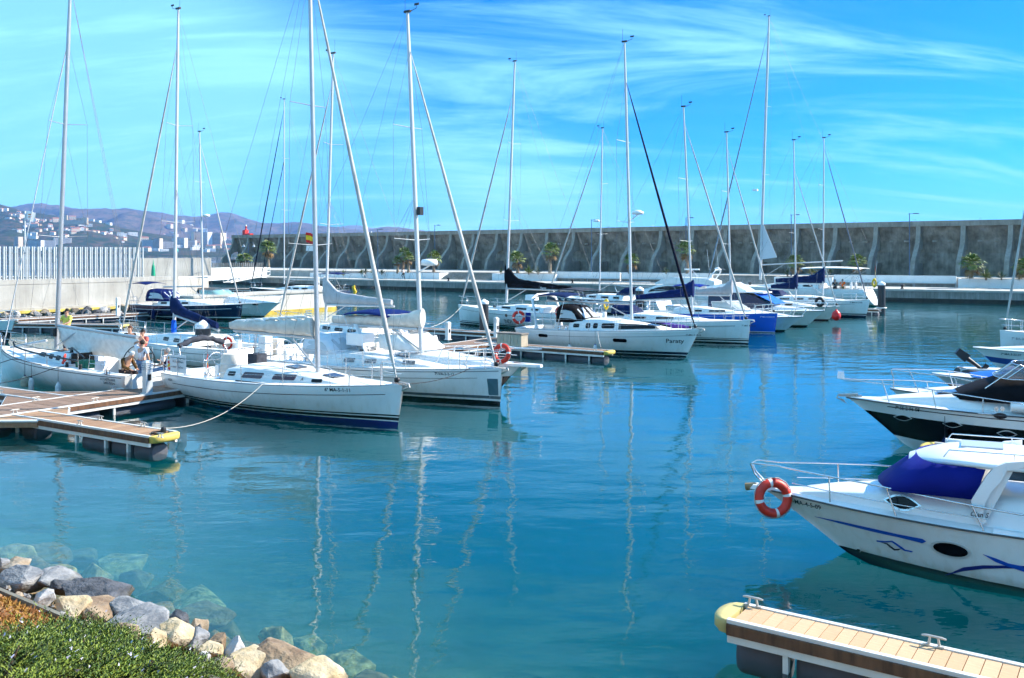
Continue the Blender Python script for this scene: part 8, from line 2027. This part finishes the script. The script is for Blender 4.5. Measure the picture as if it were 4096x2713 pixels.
person('grey-haired man in a navy vest sitting at the stern of the racing yacht', on_boat(B, 664, -0.75, 0.46), TB + R(25), dict(SIT, head=(.00, 0, 1.13), crown=(-.05, 0, 1.23)), (0.74, 0.74, 0.74), (0.20, 0.32, 0.50), (0.30, 0.29, 0.28), vest=(0.012, 0.016, 0.05))
person('white-haired man in a brown jacket bending over in the cockpit', on_boat(B, 500, 0.75, 0.50), TB + R(190), dict(SIT, spine=(.02, 0, .70), chest=(.10, 0, .90), neck=(.22, 0, 1.02), head=(.31, 0, 1.08), crown=(.38, 0, 1.16), shL=(.10, .2, .96), shR=(.10, -.2, .96), elL=(.2, .26, .72), wrL=(.42, .15, .62), elR=(.2, -.26, .72), wrR=(.42, -.15, .62)), (0.10, 0.055, 0.02), (0.04, 0.03, 0.03), (0.62, 0.62, 0.62), long_sleeve=True)
B = Y13
person('seated person in a dark shirt under the white bimini at right', on_boat(B, 3340, 0.9, 1.35), R(250), SIT, (0.03, 0.025, 0.025), (0.05, 0.05, 0.06))
person('standing person in an orange shirt under the white bimini at right', on_boat(B, 3370, 0.6, 0.95), R(60), None, (0.75, 0.14, 0.01), (0.10, 0.09, 0.04))
jx = qx_at(1614, -3.5)
person('runner in a white top and dark leggings on the promenade by the three palms', QP(jx, -3.5, 1.35), QRZ + math.pi, dict(knL=(.28, .1, .58), anL=(.02, .1, .30), toL=(.12, .1, .2), knR=(-.02, -.1, .50), anR=(-.22, -.1, .10), toR=(-.08, -.1, .04), elL=(-.18, .24, 1.2), wrL=(.06, .2, 1.12), elR=(.08, -.26, 1.18), wrR=(.26, -.15, 1.28)), (0.8, 0.8, 0.82), (0.015, 0.015, 0.02))
# yellow rescue sling on the far yacht's stern
o = MB().tube([(0, 0, 0), (0.12, 0, 0.25), (0.0, 0, 0.5), (-0.1, 0, 0.75), (0.05, 0, 0.95)], [0.14, 0.2, 0.16, 0.2, 0.1], 8).build('rescue_sling', yellowm(), None, PY(1417, 1176, 103.6)); tag(o, 'yellow rescue sling on the stern rail of the yacht beyond the pier', 'rescue sling')

# ---------------------------------------------------------------- gulls
def gull(label, p, rz, span=1.2):
    t = thing('seagull', label, 'bird', p, rz, 'seagulls'); gw_ = mat('gull_white', (0.75, 0.75, 0.75), 0.8); gg = mat('gull_grey', (0.35, 0.37, 0.40), 0.8)
    MB().tube([(-0.28, 0, 0.0), (-0.15, 0, 0), (0, 0, 0), (0.13, 0, .02), (0.22, 0, .05), (0.27, 0, .04)], [0.02, 0.06, 0.085, 0.07, 0.05, 0.02], 8).build('body', gw_, t)
    for s in (-1, 1):
        mb = MB(); mb.loft([[(x + .07, s * y, z), (x, s * y, z + .012), (x - w, s * y, z)] for x, y, z, w in ((.04, .05, .03, .2), (.1, .28, .16, .19), (.06, .45, .15, .14), (-.1, span / 2, .06, .03))], 0, True, True, True, False); mb.build('wing', gg, t)
    mb = MB(); mb.tube([(0.26, 0, .04), (0.34, 0, .02)], [.016, .004], 5); mb.build('beak', yellowm(), t)
gull('white seagull gliding low in front of the quay at left of centre', PY(1452, 1106, 120), R(120), 1.5)
gull('white seagull hovering above the flybridge yacht', PY(2876, 1082, 95), R(70), 1.3)
# flag pole behind the fence
fp = thing('flag_pole', 'white flag with an orange emblem on a pole behind the fence', 'flag', PY(100, 1065, 82), 0)
MB().tube([(0, 0, -1.5), (0, 0, 4.9)], [0.05, 0.035], 8).build('pole', wpaint, fp)
rows = [[Vector((0.9 * i / 9 * (1 - .1 * v), 0.10 * math.sin(i * .8 + v), 4.85 - 0.75 * v - 0.1 * (i / 9) ** 2 * (1 + v) + .05 * math.sin(i * .7))) for i in range(10)] for v in (0, .33, .66, 1)]
mb = MB(); mb.loft(rows, 0, False, False, False, True); mb.build('cloth', mat('flag_white', (0.78, 0.78, 0.78), 0.8), fp)
for z_ in (4.58, 4.36): mb = MB(); mb.box((0.5, -0.12, z_), (0.3, 0.03, 0.09)); mb.build('emblem', mat('emblem_orange', (0.6, 0.2, 0.06), 0.8), fp)

# ================================================================ NEAR BANK: STONES AND PLANTS
def ground_z(n): return interp([(a, b) for a, b in prof], n)
def gp(px, py, lift=0.0):
    z = 1.0
    for _ in range(12):
        p = P(px, py, z + lift); z = 0.5 * z + 0.5 * ground_z(p.dot(E2))
    return P(px, py, z + lift), z
cb = lambda x, y: (x / 1.6914, 2035 + y / 1.6914)
STONES = [(120, 480, 300, 150, 'grey', 'large grey-veined boulder at the left edge of the bank', 1), (110, 395, 200, 70, 'tan', 'tan boulder top behind the large grey one at the left edge', 2), (20, 395, 90, 90, 'grey', 'small grey boulder cut by the left edge', 3),
    (390, 470, 290, 110, 'grey', 'flat grey slab sloping to the water', 4), (430, 530, 170, 90, 'slate', 'dark cracked stone under the flat grey slab', 19), (660, 580, 430, 130, 'slate', 'long black slate boulder at the water edge', 5), (485, 662, 210, 95, 'cream', 'pale cream stone below the black slate boulder', 6),
    (690, 705, 330, 150, 'brown', 'brown faceted boulder left of the big grey one', 7), (890, 690, 270, 150, 'grey', 'big light grey boulder with a pointed right end', 8), (910, 805, 470, 140, 'grey', 'broad blue-grey slab in the middle of the bank', 9), (1180, 770, 210, 80, 'slate', 'dark angular stone right of the broad slab', 10),
    (1320, 800, 150, 60, 'tan', 'low tan stone at the water edge', 11), (1060, 890, 130, 70, 'cream', 'small cream stone beside the shrubs', 12), (1210, 890, 250, 190, 'cream', 'tall cream boulder with a sharp top', 13), (1310, 890, 190, 90, 'grey', 'grey slab leaning behind the tall cream boulder', 14), (1345, 860, 130, 70, 'slate', 'small black stone on the leaning slab', 15),
    (1410, 1000, 190, 130, 'cream', 'cream stone with a brown shaded foot', 16), (1470, 930, 110, 150, 'brown', 'dark brown stone behind the white round one', 17), (1570, 975, 175, 170, 'white', 'white rounded boulder near the water', 18), (1690, 1075, 285, 185, 'cream', 'big rounded cream boulder at the bottom', 20),
    (1890, 1030, 430, 170, 'brown', 'large tan and brown boulder at the bottom right of the bank', 21), (1875, 1115, 190, 90, 'grey', 'blue-grey stone in front of the large brown boulder', 22), (2150, 1135, 320, 80, 'cream', 'low cream boulder cut by the bottom edge', 23), (1480, 1090, 190, 60, 'tan', 'flat tan stone beside the timber edging', 24), (850, 845, 180, 50, 'tan', 'flat tan stone half under the shrubs', 25), (1380, 1045, 90, 60, 'white', 'small pale stone beside the shrubs', 26), (300, 600, 120, 60, 'white', 'pale broken stone in the gravel', 27)]
for x, y, w, hh, c, lab, sd_ in STONES:
    px, py = cb(x, y); p, z = gp(px, py, 0.12); p = P(px, py, max(z, 0.02) + 0.10); k = p.y / FPX
    me = boulder_mesh(sd_ * 7 + 1, w / 1.6914 * k / 2 * 1.22, w / 1.6914 * k / 2 * 1.05, max(0.15, hh / 1.6914 * k / 2 * 1.35), 0.25, 6); me.materials.append(ROCKC[c])
    for f in me.polygons: f.use_smooth = False
    tag(link('boulder', me, None, p, (random.uniform(-.15, .15), random.uniform(-.1, .25), R(-35) + random.uniform(-.3, .3))), lab, 'rock', 'boulders of the near bank')
UW = [(90, 230, 240, 170, 'algae', -0.45), (300, 240, 300, 150, 'weed', -0.6), (400, 360, 190, 90, 'algae', -0.35), (820, 300, 360, 120, 'algae', -0.95), (640, 360, 220, 100, 'algae', -0.6), (930, 410, 230, 120, 'weed', -0.9), (760, 480, 190, 100, 'algae', -0.4), (910, 600, 170, 90, 'algae', -0.15), (1080, 620, 220, 80, 'weed', -0.4), (1370, 640, 360, 110, 'weed', -0.55), (1360, 540, 420, 100, 'algae', -1.0),
    (1190, 720, 330, 130, 'algae', -0.22), (1450, 820, 200, 90, 'algae', -0.25), (1640, 870, 220, 90, 'weed', -0.45), (1870, 790, 190, 190, 'algae', -0.55), (1680, 940, 120, 80, 'algae', -0.05), (2210, 1060, 300, 140, 'weed', -0.25), (2350, 960, 300, 120, 'algae', -0.8), (2050, 850, 260, 120, 'algae', -1.0), (180, 330, 260, 90, 'weed', -0.4), (560, 250, 260, 110, 'weed', -0.95), (30, 330, 150, 110, 'algae', -0.25), (1560, 720, 300, 120, 'weed', -0.8), (2500, 1090, 300, 150, 'weed', -0.55), (2750, 1120, 260, 120, 'algae', -0.7), (1100, 480, 260, 110, 'weed', -0.95), (2000, 960, 220, 90, 'weed', -0.4)]
for i, (x, y, w, hh, c, z) in enumerate(UW):
    px, py = cb(x, y); p = P(px, py, z); k = p.y / FPX
    me = boulder_mesh(200 + i, w / 1.6914 * k / 2 * 1.3, w / 1.6914 * k / 2 * 1.1, max(0.28, hh / 1.6914 * k / 2 * 0.8)); me.materials.append(ROCKC[c])
    for f in me.polygons: f.use_smooth = True
    o = link('sunken_boulder', me, None, (p.x, p.y, z - 0.30), (0, 0, R(-35))); tag(o, 'weedy green-brown boulder under the water beside the near bank', 'rock', 'sunken boulders beside the bank')
# gravel between the stones
rnd = random.Random(5)
mb = MB(); gm_ = [ROCKC['white'], ROCKC['grey'], ROCKC['tan']]
def pebble(mb, p, s, mi):
    q = [Vector((rnd.uniform(.6, 1), 0, 0)), Vector((0, rnd.uniform(.6, 1), 0)), Vector((-rnd.uniform(.6, 1), 0, 0)), Vector((0, -rnd.uniform(.6, 1), 0)), Vector((0, 0, rnd.uniform(.4, .8))), Vector((0, 0, -.5))]
    rt = Matrix.Rotation(rnd.uniform(0, 6), 3, 'Z') @ Matrix.Rotation(rnd.uniform(-.6, .6), 3, 'X')
    mb.add([p + rt @ v * s for v in q], [(0, 1, 4), (1, 2, 4), (2, 3, 4), (3, 0, 4), (1, 0, 5), (2, 1, 5), (3, 2, 5), (0, 3, 5)], mi)
for i in range(1500):
    a = rnd.uniform(-17, 6); n_ = rnd.uniform(5.45, 7.6) if rnd.random() < .8 else rnd.uniform(2.5, 4.6)
    pebble(mb, shore(a, n_, ground_z(n_) + 0.05), rnd.uniform(.025, .085) if n_ > 5 else rnd.uniform(.012, .04), rnd.randrange(3))
g_ = mb.build('gravel', gm_); tag(g_, 'pale gravel scattered between the boulders of the bank', 'gravel', None, 'stuff')
# timber edging
ed = thing('timber_edging', 'low weathered timber edging between the planting and the boulders', 'edging', shore(-15, 5.38, 1.22), R(-35))
for i in range(8): mb = MB(); mb.box((i * 2.4 + 1.2, 0, 0.04), (2.38, 0.05, 0.13)); mb.build('board', mat('timber_grey', (0.16, 0.15, 0.12), 0.9, var=0.3, vscale=3, bump=0.4, bscale=20, stretch=(.2, 1, 1)), ed)
# ground cover: ochre mat on the left
def tuft_mesh(seed, n, r, h, blade, mats, spread=1.0):
    rnd = random.Random(seed); mb = MB()
    for i in range(n):
        a = rnd.uniform(0, 6.28); q = math.sqrt(rnd.random()); x = r * q * math.cos(a); y = r * q * math.sin(a)
        zb = h * (1 - q * q) * rnd.uniform(0.25, 1.0) * (0.75 + 0.35 * noise.noise(Vector((x * 3, y * 3, seed))))
        d = Vector((rnd.gauss(0, .7) + math.cos(a) * q * .6, rnd.gauss(0, .7) + math.sin(a) * q * .6, rnd.uniform(.2, 1.1))).normalized()
        s = d.cross(Vector((rnd.gauss(0, 1), rnd.gauss(0, 1), .3))).normalized() * blade * 0.22; L_b = blade * rnd.uniform(.6, 1.4)
        p = Vector((x, y, zb)); mb.add([p - s, p + s, p + d * L_b + s * .3, p + d * L_b - s * .3], [(0, 1, 2, 3)], rnd.choices(range(len(mats)), [5, 3, 2, .25][:len(mats)])[0])
    return mb
gcm = [mat('cover_ochre', (0.32, 0.17, 0.03), 0.9, var=.3, vscale=6), mat('cover_rust', (0.22, 0.09, 0.025), 0.9, var=.3, vscale=6), mat('cover_olive', (0.16, 0.14, 0.03), 0.9, var=.3, vscale=6)]
rnd = random.Random(31); mb = MB()
for i in range(26000):
    a = rnd.uniform(-18, -4.6 + rnd.gauss(0, .5)); n_ = rnd.uniform(3.2, 5.32)
    p = shore(a, n_, ground_z(n_) + .02 + 0.14 * max(0, noise.noise(Vector((a * 1.3, n_ * 1.3, 0)))) * rnd.random()); d = Vector((rnd.gauss(0, .6), rnd.gauss(0, .6), rnd.uniform(.3, 1))).normalized()
    s = d.cross(Vector((rnd.gauss(0, 1), rnd.gauss(0, 1), .2))).normalized() * .012; l_ = rnd.uniform(.03, .075)
    mb.add([p - s, p + s, p + d * l_], [(0, 1, 2)], min(2, int(abs(noise.noise(Vector((a * .8, n_ * .8, 4)))) * 6 + rnd.random())))
gc = mb.build('ground_cover', gcm); tag(gc, 'dry ochre ground cover on the bank at lower left', 'ground cover', None, 'stuff')
# rosemary-like shrubs
shm = [mat('shrub_green', (0.06, 0.115, 0.015), 0.7, var=.35, vscale=5), mat('shrub_light', (0.17, 0.23, 0.025), 0.7, var=.3, vscale=5), mat('shrub_dark', (0.018, 0.035, 0.010), 0.75), mat('flower_pale', (0.55, 0.55, 0.72), 0.7)]
def sprig_shrub(seed, r, h):
    rnd = random.Random(seed); mb = MB()
    for i in range(420):
        a = rnd.uniform(0, 6.28); q = math.sqrt(rnd.random()); base = Vector((r * q * math.cos(a) * .85, r * q * math.sin(a) * .85, h * (1 - q ** 2) * rnd.uniform(.25, .95)))
        d = Vector((math.cos(a) * (.3 + q) + rnd.gauss(0, .4), math.sin(a) * (.3 + q) + rnd.gauss(0, .4), rnd.uniform(.15, 1.0))).normalized(); ln = rnd.uniform(.09, .22)
        bend = Vector((rnd.gauss(0, .25), rnd.gauss(0, .25), rnd.uniform(-.4, .1)))
        mi0 = rnd.choices((0, 1, 2), (5, 3, 2))[0]
        for k in range(15):
            t_ = k / 14; p = base + d * ln * t_ + bend * ln * t_ * t_; fa_ = k * 2.4; 
            u = Vector((math.cos(fa_), math.sin(fa_), .35)); u = (u - d * u.dot(d) * .3).normalized(); lf = .024 * (1.15 - t_ * .6); w = u.cross(d).normalized() * .0040
            mi = mi0 if rnd.random() > .15 else 1
            if t_ > .5 and rnd.random() < .012: mi = 3; w = w * 2.2
            mb.add([p - w, p + w, p + u * lf + w * .4 + d * .012, p + u * lf - w * .4 + d * .012], [(0, 1, 2, 3)], mi)
    return mb.mesh('foliage', shm)
SHM = [sprig_shrub(60 + i, 0.32, 0.17) for i in range(4)]
stemm = mat('shrub_stem', (0.08, 0.05, 0.03), 0.9)
SB = [(60, 990), (50, 1040), (180, 1000), (250, 930), (330, 960), (430, 930), (440, 1000), (560, 930), (600, 1040), (720, 1020), (810, 1000), (850, 1100), (950, 1060), (1080, 1100), (1030, 1150), (1170, 1140), (1260, 1160), (330, 1060), (150, 1070), (700, 1110), (930, 1150), (470, 1100), (560, 900), (1330, 1190), (20, 1100)]
wd_ = ['at the left edge of the bank', 'near the bottom left corner', 'left of the sparse red twigs', 'above the red twigs', 'in the upper left of the shrub mass', 'at the top of the shrub mass', 'in the left middle of the shrub mass', 'behind the brown faceted boulder', 'in the middle of the shrub mass', 'in front of the broad slab', 'touching the flat tan stone', 'low in the middle of the mass', 'below the small cream stone', 'below the tall cream boulder', 'at the bottom under the tall cream boulder', 'left of the cream stone with brown foot', 'next to the timber edging', 'low at left of the mass', 'at the bottom left above the gravel', 'at the bottom middle', 'at the bottom right of the mass', 'at the bottom left of the middle', 'highest, against the ochre cover', 'rightmost, over the timber edging', 'cut by the left edge low down']
rnd = random.Random(77)
for i, (x, y) in enumerate(SB):
    p, z = gp(*cb(x, y), 0.10); p.z -= 0.10; s = rnd.uniform(.9, 1.25)
    t = thing('shrub', 'green feathery flowering shrub ' + wd_[i], 'shrub', p, rnd.uniform(0, 6), 'low shrubs on the bank'); t.scale = (s, s, s * rnd.uniform(.9, 1.2))
    link('foliage', SHM[i % 4], t); MB().tube([(0, 0, -.1), (.03, .02, .08), (.1, .05, .2)], [.02, .015, .006], 5).build('stem', stemm, t)

# ================================================================ THE AIR
hb = MB(); hb.box((0, 5000, 228), (13000, 10400, 464))
hz_o = hb.build('haze', None or mat('haze_air')); tag(hz_o, 'thin pale haze in the air over the bay', 'haze', None, 'stuff')
hm = MATS['haze_air']; N = hm.node_tree.nodes; N.clear()
pv_ = N.new('ShaderNodeVolumePrincipled'); pv_.inputs['Color'].default_value = (0.25, 0.50, 1.0, 1); pv_.inputs['Density'].default_value = 0.00007; pv_.inputs['Anisotropy'].default_value = 0.2
ho = N.new('ShaderNodeOutputMaterial'); hm.node_tree.links.new(pv_.outputs[0], ho.inputs['Volume'])
hm.cycles.homogeneous_volume = True

# ================================================================ sub-parts: fittings go under the part that carries them
UNDER = {'hull': ('lettering', 'cove_stripe', 'sheer_stripe', 'pin_stripe', 'rub_strake', 'navy_band', 'porthole', 'porthole_frame', 'bow_decal', 'emblem', 'decal_stripe', 'decal_wave', 'decal_swoosh', 'model_badge', 'vent_cap', 'logo_mark', 'toe_rail', 'rub_rail', 'hull_cleat'),
         'coachroof': ('window', 'window_frame', 'deck_hatch', 'grab_rail'), 'foredeck_cabin': ('porthole', 'porthole_frame', 'deck_hatch'),
         'mast': ('spreader', 'masthead', 'wind_vane', 'wind_vane_arm', 'antenna', 'radar_dome', 'radar_bracket', 'deck_light', 'mast_spotlight', 'halyard_bag'),
         'boom': ('sail_cover', 'sail_bag', 'sail_fold', 'boom_vang', 'lowered_mainsail'), 'sprayhood': ('hood_window',), 'bimini': ('bimini_frame',), 'windscreen': ('screen_frame',), 'steering_pedestal': ('steering_wheel',)}
base_of = lambda o: o.name.split('.')[0]
for root in [o for o in bpy.data.objects if o.get('category') in ('sailboat', 'motorboat')]:
    kids = {}
    for ch in root.children: kids.setdefault(base_of(ch), ch)
    for car, names in UNDER.items():
        c = kids.get(car)
        if not c or c.location.length > 1e-6 or c.rotation_euler[2] or c.rotation_euler[0]: continue
        for ch in list(root.children):
            if base_of(ch) in names and ch is not c: ch.parent = c
